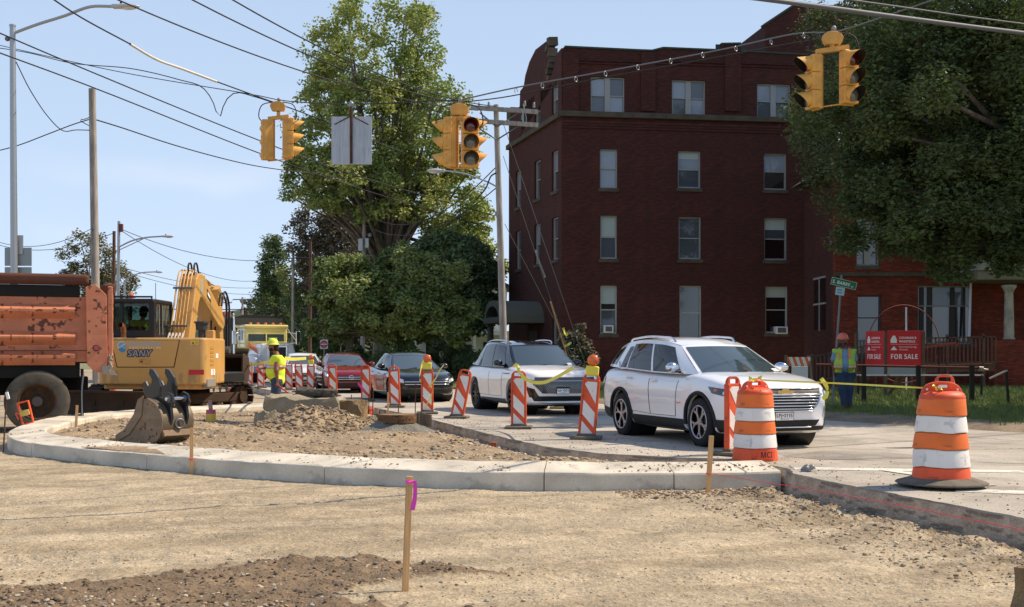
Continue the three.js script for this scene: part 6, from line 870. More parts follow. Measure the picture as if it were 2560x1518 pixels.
// ---------- excavator ----------
const exYel = uvm(phys(0xffffff, { roughness: 0.45, clearcoat: 0.25, map: tex(512, (u, v) => { const a = fbm(u * 5, v * 5, 5, 941, 5), g = vn(u * 128, v * 128, 943, 128), s = sst(0.62, 0.78, fbm(u * 9, v * 4, 4, 945, 9)); const k = 0.97 + (a - 0.5) * 0.1 + (g - 0.5) * 0.03; return [lerp(0.83 * k, 0.55, s * 0.45), lerp(0.64 * k, 0.46, s * 0.45), lerp(0.36 * k, 0.32, s * 0.45)]; }) }), 0.5);
const cabM = mat(0x151618, 0.5), clearGlass = new THREE.MeshPhysicalMaterial({ color: 0xb9c9c4, roughness: 0.02, transmission: 1, thickness: 0, ior: 1.5 });
{
  const gd = -0.22, d = 33, o = thing('excavator', 'yellow tracked excavator turned away with black cab and lettered rear door', 'excavator', V(-9.36, gd, -d));
  const f = (x, y, fw) => V(x, y, -fw);                       // fw is metres ahead of the swing centre
  // house: plan outline with a bowed tail, rounded corners, chamfered lower edge
  const hw = 1.42, tail = (x) => 1.98 - 0.16 * (x / hw) ** 2, H0 = 0.80, H1 = 2.02;
  const outl = (k) => { const P = []; for (let i = 0; i <= 24; i++) { const x = lerp(-hw + 0.2, hw - 0.2, i / 24); P.push([x * k, tail(x) * k]); } for (let i = 1; i <= 6; i++) { const a = i / 6 * Math.PI / 2; P.push([(hw - 0.2 + 0.2 * Math.sin(a)) * k, (tail(hw - 0.2) - 0.2 + 0.2 * Math.cos(a)) * k]); } P.push([hw * k, -0.15 * k], [-hw * k, -0.15 * k]); for (let i = 0; i < 6; i++) { const a = i / 6 * Math.PI / 2; P.push([(-hw + 0.2 - 0.2 * Math.cos(a)) * k, (tail(hw - 0.2) - 0.2 + 0.2 * Math.sin(a)) * k]); } return P; };
  const lay = (P) => P.map(([x, z]) => [x, -z]);
  gb().ext(lay(outl(1)), H1 - H0, [0, (H0 + H1) / 2, 0], [-Math.PI / 2, 0, 0], 0.05).build('counterweight', exYel, o);
  gb().ext(lay(outl(0.93)), 0.14, [0, H0 - 0.055, 0], [-Math.PI / 2, 0, 0], 0.03).build('house_skirt', exYel, o); gb().rb(2.9, 0.3, 2.4, [0, 0.93, -1.3], [0, 0, 0], 0.05).build('front_deck', cabM, o); gb().cyl(0.6, 0.7, 0.3, [0, 0.62, 0.2], [0, 0, 0], 28).build('slew_ring', M.black, o);
  // lettered door on the tail
  const doorTex = canvasTex(1024, 480, (x, w, h) => { x.fillStyle = '#d3a35d'; x.fillRect(0, 0, w, h);
    x.fillStyle = '#86b7d6'; x.font = 'bold 78px sans-serif'; x.textAlign = 'left'; x.fillText('MILLENNIUM', 268, 96, 500); x.fillStyle = '#ecd9b8'; x.font = 'bold 46px sans-serif'; const t = 'CONSTRUCTION'; for (let i = 0; i < t.length; i++) x.fillText(t[i], 268 + i * 42, 150);
    x.fillStyle = '#7fa9c6'; x.beginPath(); x.ellipse(152, 104, 74, 84, 0, 0, 7); x.fill(); x.fillStyle = '#4f86b4'; x.beginPath(); x.ellipse(150, 150, 62, 74, 0.4, 0, 3.3); x.fill(); x.strokeStyle = '#e6d3b6'; x.lineWidth = 13; x.beginPath(); x.ellipse(152, 104, 68, 76, 0, 2.6, 5.4); x.stroke(); x.beginPath(); x.moveTo(78, 150); x.lineTo(210, 62); x.stroke();
    x.save(); x.transform(1, 0, -0.16, 1, 60, 0); x.font = 'bold 158px sans-serif'; x.lineJoin = 'round'; x.strokeStyle = '#2c2a33'; x.lineWidth = 34; x.strokeText('SANY', 200, 292, 470); x.fillStyle = '#9c9ca2'; x.fillText('SANY', 200, 292, 470); x.restore();
    x.fillStyle = '#b98a44'; x.fillRect(408, 336, 130, 84); x.fillStyle = '#4a3413'; x.fillRect(438, 376, 62, 22); });
  const doorQ = [[-0.86, 1.27], [0.60, 1.27], [0.74, 1.955], [-1.02, 1.955]], patch = (Q, off, nu = 20) => (B) => B.grid((u, v) => { const x = lerp(lerp(Q[0][0], Q[1][0], u), lerp(Q[3][0], Q[2][0], u), v), y = lerp(lerp(Q[0][1], Q[1][1], u), lerp(Q[3][1], Q[2][1], u), v); return V(x, y, tail(x) + off); }, nu, 6, false);
  { const B = gb(); patch(doorQ.map(([x, y], i) => [x + (i === 0 || i === 3 ? -0.022 : 0.022), y + (i < 2 ? -0.022 : 0.01)]), 0.004)(B); const sm = B.build('door_seam', mat(0x3c2408, 0.8), o); const D = gb(); patch(doorQ, 0.009)(D); const dm = D.build('engine_door', phys(0xffffff, { roughness: 0.45, clearcoat: 0.25, map: doorTex }), o, 'rear door lettered with maker and contractor names'); gb().rb(0.2, 0.12, 0.02, [-0.08, 1.4, tail(0) + 0.018], [0, 0, 0], 0.008).build('latch', exYel, dm); }
  gb().box(0.02, H1 - 1.35, 0.012, [-1.06, (H1 + 1.35) / 2, tail(1.06) + 0.004]).build('panel_seam', mat(0x3c2408, 0.8), o); { const B = gb(); patch([[1.02, 1.84], [1.24, 1.84], [1.24, 1.95], [1.02, 1.95]], 0.008, 4)(B); B.build('warning_label', face(0, 0, (x, w, h) => { x.fillStyle = '#e9c843'; x.fillRect(0, 0, w, h); x.fillStyle = '#5a4a10'; x.beginPath(); x.moveTo(40, 90); x.lineTo(80, 24); x.lineTo(120, 90); x.fill(); x.fillRect(150, 40, 80, 10); x.fillRect(150, 66, 70, 10); }, 256, 110), o); }
  { const B = gb(); patch([[0.98, 1.06], [1.36, 1.06], [1.36, 1.19], [0.98, 1.19]], 0.01, 6)(B); B.build('reflector_tape', mat(0xc8262a, 0.4), o); }
  // right flank with vents and labels
  for (let i = 0; i < 5; i++) gb().rb(0.012, 0.07, 0.34, [hw + 0.004, 1.32 + i * 0.11, 1.25], [0, 0, 0], 0.004).build('vent', mat(0xb5853a, 0.6), o); gb().box(0.012, 0.12, 0.26, [hw + 0.005, 1.55, 0.75]).build('flank_label', M.white, o); gb().box(0.012, 0.16, 0.2, [hw + 0.005, 1.12, 1.3]).box(0.012, 0.16, 0.16, [hw + 0.005, 1.12, 1.05]).build('flank_label', M.white, o); o.children[o.children.length - 1].userData.kind = 'stuff'; gb().rb(0.14, 0.26, 0.9, [hw - 0.05, 0.84, 1.3], [0, 0, 0], 0.05).build('corner_guard', mat(0x8b8880, 0.6), o);
  // exhaust and pre-cleaner
  gb().tube([V(-0.86, 2.0, 1.45), V(-0.86, 2.22, 1.45), V(-0.87, 2.32, 1.5), V(-0.89, 2.36, 1.62)], 0.07, 16, 12).build('exhaust', uvm(mat(0x9c6a48, 0.7, 0.3, { map: concTex }), 2), o); gb().cyl(0.17, 0.15, 0.22, [0.9, 2.36, 0.3], [0, 0, 0], 20).cyl(0.2, 0.2, 0.05, [0.9, 2.46, 0.3], [0, 0, 0], 20).cyl(0.09, 0.09, 0.3, [0.9, 2.12, 0.3], [0, 0, 0], 16).build('pre_cleaner', mat(0x34363a, 0.6), o); gb().rb(0.22, 0.26, 0.25, [1.12, 2.12, 0.2], [0, 0, 0], 0.03).build('filter_box', exYel, o);
  // cab: posts, roof, glass
  const c0 = -1.46, c1 = -0.22, zb = 0.85, zf = -0.85, ch = 3.02; const cb = new THREE.Group(); cb.name = 'cab'; o.add(cb); const post = (x, z, w, dd) => gb().rb(w, ch - H1 + 0.9, dd, [x, (ch + H1 - 0.9) / 2, z], [0, 0, 0], 0.04).build('post', cabM, cb);
  post(c0 + 0.06, zb - 0.06, 0.14, 0.14); post(c1 - 0.08, zb - 0.07, 0.18, 0.16); post(c0 + 0.05, zf, 0.1, 0.1); post(c1 - 0.05, zf, 0.1, 0.1); post(-1.12, zb - 0.05, 0.1, 0.1); post(c1 - 0.05, 0.1, 0.08, 0.08);
  gb().rb(c1 - c0, 0.13, zb - zf + 0.1, [(c0 + c1) / 2, ch, (zb + zf) / 2], [0, 0, 0], 0.06, 4).build('roof', cabM, cb); gb().rb(c1 - c0, 0.2, 0.12, [(c0 + c1) / 2, H1 + 0.12, zb - 0.06], [0, 0, 0], 0.03).box(0.06, 0.3, zb - zf, [c1 - 0.05, H1 + 0.02, 0]).build('sill', cabM, cb); gb().bar(V(c0 + 0.1, ch + 0.12, zb - 0.1), V(c1 - 0.1, ch + 0.12, zb - 0.15), 0.025).bar(V(c0 + 0.12, ch + 0.02, zb - 0.1), V(c0 + 0.12, ch + 0.12, zb - 0.1), 0.02).bar(V(c1 - 0.12, ch + 0.02, zb - 0.15), V(c1 - 0.12, ch + 0.12, zb - 0.15), 0.02).build('roof_bar', cabM, cb);
  gb().box(c1 - c0 - 0.3, ch - H1 - 0.25, 0.008, [(c0 + c1) / 2, (ch + H1) / 2 + 0.06, zb - 0.05]).build('rear_window', clearGlass, cb); gb().box(0.008, ch - H1 - 0.2, zb - zf - 0.2, [c1 - 0.04, (ch + H1) / 2 + 0.06, 0]).build('side_window', clearGlass, cb); gb().box(c1 - c0 - 0.2, ch - H1 + 0.4, 0.008, [(c0 + c1) / 2, (ch + H1) / 2 - 0.2, zf]).build('front_window', clearGlass, cb); gb().box(0.008, ch - H1 - 0.2, zb - zf - 0.2, [c0 + 0.04, (ch + H1) / 2 + 0.06, 0]).build('door_window', clearGlass, cb);
  gb().rb(0.5, 0.62, 0.12, [-0.9, 2.05, 0.22], [0.1, 0, 0], 0.05).rb(0.5, 0.14, 0.5, [-0.9, 1.72, -0.05], [0, 0, 0], 0.05).build('seat', M.black, cb); gb().sph(0.07, [-0.92, ch + 0.16, zb - 0.22], [1, 1.1, 1]).cyl(0.075, 0.075, 0.04, [-0.92, ch + 0.1, zb - 0.22]).build('beacon', M.amber, cb); gb().bar(V(c1 - 0.06, ch + 0.02, 0.55), V(c1 - 0.06, ch + 0.5, 0.55), 0.008).build('aerial', M.black, cb);
  for (const z of [0.2, 0.5]) gb().bar(V(c1 + 0.03, H1 + 0.1, z), V(c1 + 0.02, ch - 0.1, z), 0.012).build('grab_bar', porcM, cb);
  // boom: outline in forward / up, extruded across
  const bx = 0.08, bwid = 0.5, bo = [[0.35, 1.5], [0.8, 1.42], [1.0, 1.6], [1.62, 3.08], [1.8, 3.25], [2.05, 3.25], [3.9, 2.5], [4.5, 2.36], [4.75, 2.5], [4.7, 2.72], [4.2, 2.98], [2.25, 3.86], [1.95, 3.95], [1.6, 3.92], [1.38, 3.74], [0.5, 1.85]];
  gb().ext(bo, bwid, [bx, 0, 0], [0, Math.PI / 2, 0], 0.03).build('boom', exYel, o);
  gb().ext([[2.5, 3.32], [2.95, 3.13], [2.95, 3.35], [2.5, 3.54]], 0.006, [bx + bwid / 2 + 0.004, 0, 0], [0, Math.PI / 2, 0]).build('boom_decal', mat(0x22242a, 0.5), o); gb().ext([[2.56, 3.36], [2.88, 3.23], [2.88, 3.33], [2.56, 3.46]], 0.006, [bx + bwid / 2 + 0.008, 0, 0], [0, Math.PI / 2, 0]).build('boom_decal_text', M.white, o); gb().ext([[1.78, 3.4], [1.98, 3.35], [1.98, 3.8], [1.85, 3.72]], 0.006, [bx + bwid / 2 + 0.004, 0, 0], [0, Math.PI / 2, 0]).build('boom_logo', mat(0x8fb0b4, 0.5), o);
  for (let i = 0; i < 5; i++) { const x = bx - 0.27 + i * 0.095, up = f(x, 3.78, 1.3), lo = f(x, 2.12, 0.46); gb().tube([f(x, 1.95, 0.1), f(x, 2.05, 0.34), lo, up, f(x, 3.98, 1.5), f(x, 4.03, 1.72)], 0.026, 44, 8).build('hydraulic_pipe', exYel, o); gb().tube([f(x, 2.0, -0.1 - 0.05 * i), f(x, 1.96, 0.14), f(x, 2.18, 0.42)], 0.03, 14, 8).build('pipe_hose', porcM, o); }
  for (const t of [0.16, 0.82]) { const y = lerp(2.12, 3.78, t), fw = lerp(0.46, 1.3, t) - 0.035; gb().rb(0.56, 0.06, 0.05, [bx - 0.08, y, -fw], [0, 0, 0], 0.015).build('pipe_clamp', steelM, o); }
  for (const x of [bx - 0.05, bx + 0.12]) gb().tube([f(x, 3.9, 1.55), f(x, 4.18, 1.6), f(x, 4.22, 1.85), f(x, 3.98, 2.05), f(x, 3.76, 2.6)], 0.028, 24, 8).build('boom_hose', M.black, o);
  for (const [x, off] of [[bx - 0.1, 0.06], [bx + 0.02, 0.09], [bx + 0.14, 0.07]]) gb().tube([f(x, 3.9 + off, 2.15), f(x, 3.42 + off, 3.2), f(x, 2.98 + off, 4.2)], 0.022, 14, 6).build('boom_pipe', exYel, o);
  const cyl = (a, b, r, t = 0.6) => { const m = a.clone().lerp(b, t); const c = gb().bar(a, m, r, r, 16).build('cylinder_barrel', exYel, o); gb().bar(m, b, r * 0.55, r * 0.55, 12).build('piston_rod', M.chrome, c); };
  cyl(f(bx, 3.85, 2.6), f(bx, 3.7, 4.35), 0.085, 0.62); gb().ext([[2.5, 3.6], [2.8, 3.5], [2.72, 3.95], [2.52, 3.93]], 0.3, [bx, 0, 0], [0, Math.PI / 2, 0], 0.02).build('cylinder_bracket', exYel, o);
  // stick, its hoses and the digging bucket
  gb().ext([[4.15, 3.6], [4.45, 3.75], [4.7, 3.5], [4.95, 1.55], [4.85, 1.3], [4.68, 1.32], [4.4, 2.3], [4.35, 2.9]], 0.34, [bx, 0, 0], [0, Math.PI / 2, 0], 0.02).build('stick', exYel, o);
  for (const [x, q] of [[bx - 0.24, 0], [bx + 0.22, 0.05], [bx + 0.3, 0.1]]) gb().tube([f(x, 3.1, 4.1), f(x, 3.45 + q, 4.4 + q), f(x, 3.2, 4.95 + q), f(x, 2.4, 5.05), f(x, 1.5, 5.0)], 0.032, 26, 8).build('stick_hose', M.black, o);
  cyl(f(bx, 3.5, 4.75), f(bx, 1.75, 5.1), 0.075, 0.55); gb().tube([f(bx + 0.1, 2.62, 3.6), f(bx + 0.1, 2.15, 3.65), f(bx + 0.1, 2.1, 3.95), f(bx + 0.1, 2.5, 4.15)], 0.03, 20, 8).build('loop_hose', M.black, o);
  { const bk = new THREE.Group(); bk.name = 'digging_bucket'; o.add(bk); bk.position.copy(f(0.42, 0, 5.0)); const P = [[-0.32, 1.55], [-0.1, 1.62], [0.5, 1.5], [0.62, 1.2], [0.55, 0.85], [0.25, 0.62], [-0.1, 0.55], [-0.4, 0.62]]; for (const s of [-0.47, 0.47]) gb().ext(P, 0.05, [s, 0, 0], [0, Math.PI / 2, 0], 0.008).build('side_plate', mudM, bk); const sh = gb(); sh.grid((u, v) => { const q = P.slice(1, 8), t = v * (q.length - 1), i = Math.min(q.length - 2, Math.floor(t)), a = q[i], b = q[i + 1], k = t - i; return V(lerp(-0.47, 0.47, u), lerp(a[1], b[1], k), -lerp(a[0], b[0], k)); }, 6, 24, false); sh.build('shell', mudM, bk); gb().rb(0.98, 0.1, 0.06, [0, 1.54, 0.3], [0, 0, 0], 0.02).build('lip', mudM, bk); for (let i = 0; i < 5; i++) gb().ext([[-0.05, 0], [0.05, 0], [0.02, -0.18], [-0.02, -0.18]], 0.05, [-0.4 + i * 0.2, 0.6, 0.44]).build('tooth', steelM, bk); gb().cyl(0.13, 0.13, 0.7, [-0.35, 1.72, 0.0], [0, 0, Math.PI / 2], 20).build('linkage', steelM, bk); }
  // undercarriage, turned against the house
  const U = new THREE.Group(); U.name = 'undercarriage'; o.add(U); U.rotation.y = R(-27); const shoeM = uvm(mat(0x4b3d31, 0.9, 0.1, { map: dirtTex }), 1.2);
  for (const s of [-1, 1]) { const cx = s * 1.02, Lh = 1.55, rr_ = 0.36, n = 40, per = 4 * Lh + 2 * Math.PI * rr_; for (let i = 0; i < n; i++) { let t = i / n * per, z, y, a; if (t < 2 * Lh) { z = -Lh + t; y = 0.04 + 2 * rr_ - 0.0; a = 0; } else if (t < 2 * Lh + Math.PI * rr_) { const q = (t - 2 * Lh) / rr_; z = Lh + rr_ * Math.sin(q); y = 0.04 + rr_ + rr_ * Math.cos(q); a = q; } else if (t < 4 * Lh + Math.PI * rr_) { z = Lh - (t - 2 * Lh - Math.PI * rr_); y = 0.04; a = Math.PI; } else { const q = Math.PI + (t - 4 * Lh - Math.PI * rr_) / rr_; z = -Lh + rr_ * Math.sin(q); y = 0.04 + rr_ + rr_ * Math.cos(q); a = q; } const g2 = gb().box(0.5, 0.03, 0.19, [0, 0, 0]).box(0.5, 0.035, 0.02, [0, 0.03, 0.05]).build('track_shoe', shoeM, U); g2.position.set(cx, y, z); g2.rotation.x = a; }
    gb().rb(0.26, 0.3, 2 * Lh, [cx, 0.4, 0], [0, 0, 0], 0.06).build('track_frame', mudM, U); for (const z of [-Lh, Lh]) gb().cyl(0.31, 0.31, 0.2, [cx + s * 0.02, 0.4, z], [0, 0, Math.PI / 2], 24).cyl(0.16, 0.16, 0.3, [cx + s * 0.06, 0.4, z], [0, 0, Math.PI / 2], 18).build('sprocket', mudM, U); for (let i = 0; i < 5; i++) gb().cyl(0.12, 0.12, 0.34, [cx, 0.15, -1.2 + i * 0.6], [0, 0, Math.PI / 2], 16).build('roller', mudM, U); }
  gb().rb(1.4, 0.4, 1.6, [0, 0.48, 0], [0, 0, 0], 0.08).build('track_carriage', mudM, U); { const g2 = gb(); g2.grid((u, v) => V(lerp(-1.4, 1.4, u), lerp(0.02, 0.62, v), 2.45 - 0.12 * Math.sin(Math.PI * v)), 10, 8, false); g2.build('dozer_blade', mudM, U); gb().rb(2.8, 0.08, 0.14, [0, 0.62, 2.4], [0, 0, 0], 0.03).build('blade_top', mudM, U); for (const x of [-0.5, 0.5]) gb().beam(V(x, 0.45, 1.2), V(x, 0.35, 2.36), 0.14, 0.16).build('blade_arm', mudM, U); }
}
// ---------- highway truck far down the lane ----------
{
  const d = 60, o = thing('highway_truck', 'yellow and white highway dump truck with grey box far behind the excavator', 'truck', V((672 - CX) * d / F, 0, -d), R(27)), yl = paintMat(0xe2d384), wh = paintMat(0xdedcd6), bxM = uvm(mat(0x8d8a84, 0.7, 0.2, { map: concTex }), 0.4);
  gb().rb(2.0, 0.98, 1.5, [0, 2.0, -1.2], [0, 0, 0], 0.09, 3).build('cab', yl, o); gb().rb(2.06, 0.16, 1.6, [0, 2.54, -1.2], [0, 0, 0], 0.07).build('cab_roof', yl, o); gb().rb(1.66, 0.56, 0.03, [0, 2.14, -0.46], [-0.1, 0, 0], 0.012).build('windshield', M.glass, o); gb().box(0.05, 0.58, 0.04, [0, 2.14, -0.445], [-0.1, 0, 0]).build('windshield_post', yl, o); for (const s of [-1, 1]) gb().box(0.02, 0.46, 0.7, [s * 1.005, 2.14, -1.1]).build('side_window', M.glassDark, o);
  for (let i = 0; i < 5; i++) gb().sph(0.055, [-0.7 + i * 0.35, 2.66, -0.55], [1.3, 1, 1.2]).build('marker_light', M.amber, o);
  gb().ext([[-0.78, 0.62], [0.78, 0.62], [0.85, 1.25], [0.72, 1.72], [-0.72, 1.72], [-0.85, 1.25]], 1.9, [0, 0, 0.45], [0, 0, 0], 0.06).build('hood', wh, o); gb().ext([[-0.7, 1.69], [0.7, 1.69], [0.6, 1.78], [-0.6, 1.78]], 1.7, [0, 0, 0.4]).build('hood_top', yl, o);
  const gr = gb().rb(0.92, 1.0, 0.06, [0, 1.16, 1.42], [0, 0, 0], 0.05).build('grille_shell', M.chrome, o); gb().box(0.74, 0.84, 0.03, [0, 1.16, 1.445]).build('grille_mesh', mat(0x2f3236, 0.6), gr);
  for (const s of [-1, 1]) { gb().add(new THREE.SphereGeometry(1, 20, 14), [s * 0.98, 0.92, 0.85], [0, 0, 0], [0.28, 0.36, 0.62]).build('fender', wh, o); gb().cyl(0.11, 0.11, 0.12, [s * 0.72, 1.12, 1.38], [Math.PI / 2, 0, 0], 16).build('headlight', M.lampClear, o); for (const k of [0, 1, 2]) gb().beam(V(s * 0.865, 1.3 + k * 0.1, 1.3 - k * 0.1), V(s * 0.80, 1.62 + k * 0.07, -0.45), 0.02, 0.045).build('hood_stripe', mat(0xd0642a, 0.5), o);
    gb().bar(V(s * 1.0, 2.3, -0.6), V(s * 1.45, 2.2, -0.4), 0.02).bar(V(s * 1.0, 1.75, -0.6), V(s * 1.45, 1.8, -0.4), 0.02).bar(V(s * 1.0, 2.5, -0.55), V(s * 1.42, 1.85, -0.4), 0.02).build('mirror_arm', M.chrome, o); gb().rb(0.2, 0.62, 0.1, [s * 1.48, 2.02, -0.4], [0, 0, 0], 0.03).build('mirror', M.chrome, o);
    const w = new THREE.Group(); w.name = 'wheel'; w.position.set(s * 0.95, 0.5, 0.85); o.add(w); gb().cyl(0.5, 0.5, 0.28, [0, 0, 0], [0, 0, Math.PI / 2], 28).build('tyre', M.rubber, w); gb().cyl(0.27, 0.27, 0.3, [0, 0, 0], [0, 0, Math.PI / 2], 20).build('rim', M.alloy, w); for (const z of [-4.6, -6]) { const w2 = w.clone(); w2.position.z = z; o.add(w2); } }
  gb().rb(2.3, 0.34, 0.12, [0, 0.6, 1.5], [0, 0, 0], 0.05).build('bumper', M.chrome, o);
  gb().tube([V(-1.08, 1.1, -1.98), V(-1.08, 2.95, -1.98), V(-1.1, 3.1, -1.98), V(-1.2, 3.2, -1.9)], 0.07, 24, 10).build('exhaust_stack', M.chrome, o);
  gb().box(2.4, 1.6, 5.8, [0, 1.95, -5.1]).build('dump_box', bxM, o); for (let i = 0; i < 7; i++) gb().box(0.08, 1.5, 0.14, [-1.24, 1.95, -2.4 - i * 0.9]).build('box_rib', bxM, o); gb().ext([[-1.28, 0], [1.28, 0], [1.2, 0.22], [0.6, 0.4], [-0.6, 0.4], [-1.2, 0.22]], 5.9, [0, 2.72, -5.1]).build('tarp', mat(0x2b2c2e, 0.85), o); gb().box(2.5, 0.5, 0.1, [0, 2.72, -2.12]).build('headboard', mat(0x3c3d3f, 0.8), o); for (const x of [-0.45, 0.45]) gb().box(0.1, 0.3, 8.6, [x, 0.85, -3.4]).build('chassis_rail', chassisM, o); o.scale.setScalar(1.1);
}
// ---------- people ----------
function surfNet(field, mn, mx, cell) {
  const nx = Math.ceil((mx.x - mn.x) / cell) + 1, ny = Math.ceil((mx.y - mn.y) / cell) + 1, nz = Math.ceil((mx.z - mn.z) / cell) + 1, v = new Float32Array(nx * ny * nz), id = (i, j, k) => i + nx * (j + ny * k);
  for (let k = 0; k < nz; k++) for (let j = 0; j < ny; j++) for (let i = 0; i < nx; i++) v[id(i, j, k)] = field(mn.x + i * cell, mn.y + j * cell, mn.z + k * cell);
  const P = [], I = [], vi = new Int32Array(nx * ny * nz).fill(-1);
  for (let k = 0; k < nz - 1; k++) for (let j = 0; j < ny - 1; j++) for (let i = 0; i < nx - 1; i++) {
    let n = 0, sx = 0, sy = 0, sz = 0; const c = []; for (let q = 0; q < 8; q++) c.push(v[id(i + (q & 1), j + ((q >> 1) & 1), k + (q >> 2))]);
    for (let q = 0; q < 8; q++) for (const b of [1, 2, 4]) { if (q & b) continue; const r = q | b; if ((c[q] < 0) !== (c[r] < 0)) { const t = c[q] / (c[q] - c[r]); sx += (q & 1) + (b === 1 ? t : 0); sy += ((q >> 1) & 1) + (b === 2 ? t : 0); sz += (q >> 2) + (b === 4 ? t : 0); n++; } }
    if (n) { vi[id(i, j, k)] = P.length / 3; P.push(mn.x + (i + sx / n) * cell, mn.y + (j + sy / n) * cell, mn.z + (k + sz / n) * cell); }
  }
  const quad = (a, b, c, d, f) => { if (a < 0 || b < 0 || c < 0 || d < 0) return; if (f) I.push(a, b, c, a, c, d); else I.push(a, c, b, a, d, c); };
  for (let k = 1; k < nz - 1; k++) for (let j = 1; j < ny - 1; j++) for (let i = 1; i < nx - 1; i++) {
    const s = v[id(i, j, k)] < 0;
    if (s !== (v[id(i + 1, j, k)] < 0)) quad(vi[id(i, j - 1, k - 1)], vi[id(i, j, k - 1)], vi[id(i, j, k)], vi[id(i, j - 1, k)], s);
    if (s !== (v[id(i, j + 1, k)] < 0)) quad(vi[id(i - 1, j, k - 1)], vi[id(i - 1, j, k)], vi[id(i, j, k)], vi[id(i, j, k - 1)], s);
    if (s !== (v[id(i, j, k + 1)] < 0)) quad(vi[id(i - 1, j - 1, k)], vi[id(i, j - 1, k)], vi[id(i, j, k)], vi[id(i - 1, j, k)], s);
  }
  const g = new THREE.BufferGeometry(); g.setAttribute('position', new THREE.Float32BufferAttribute(P, 3)); g.setIndex(I); g.computeVertexNormals(); return g;
}
const capD = (p, a, b, ra, rb) => { const bx = b.x - a.x, by = b.y - a.y, bz = b.z - a.z, px = p[0] - a.x, py = p[1] - a.y, pz = p[2] - a.z, t = clamp((px * bx + py * by + pz * bz) / (bx * bx + by * by + bz * bz + 1e-9)); return Math.hypot(px - bx * t, py - by * t, pz - bz * t) - lerp(ra, rb, t); };
const smin = (a, b, k) => { const h = Math.max(k - Math.abs(a - b), 0) / k; return Math.min(a, b) - h * h * k * 0.25; };
const fieldOf = (bones, grow = 0, k = 0.05) => (x, y, z) => { let d = 9; const p = [x, y, z]; for (const b of bones) d = smin(d, capD(p, b[0], b[1], b[2], b[3]), k); return d - grow; };
const bounds = (bones, pad) => { const mn = V(9, 9, 9), mx = V(-9, -9, -9); for (const b of bones) for (const q of [b[0], b[1]]) { mn.min(q); mx.max(q); } const r = Math.max(...bones.map((b) => Math.max(b[2], b[3]))) + pad; return [mn.addScalar(-r), mx.addScalar(r)]; };
const net = (bones, grow, cell, clip, k) => { const f = fieldOf(bones, grow, k), [mn, mx] = bounds(bones, grow + cell * 2.5); return surfNet(clip ? (x, y, z) => Math.max(f(x, y, z), clip(x, y, z)) : f, mn, mx, cell); };
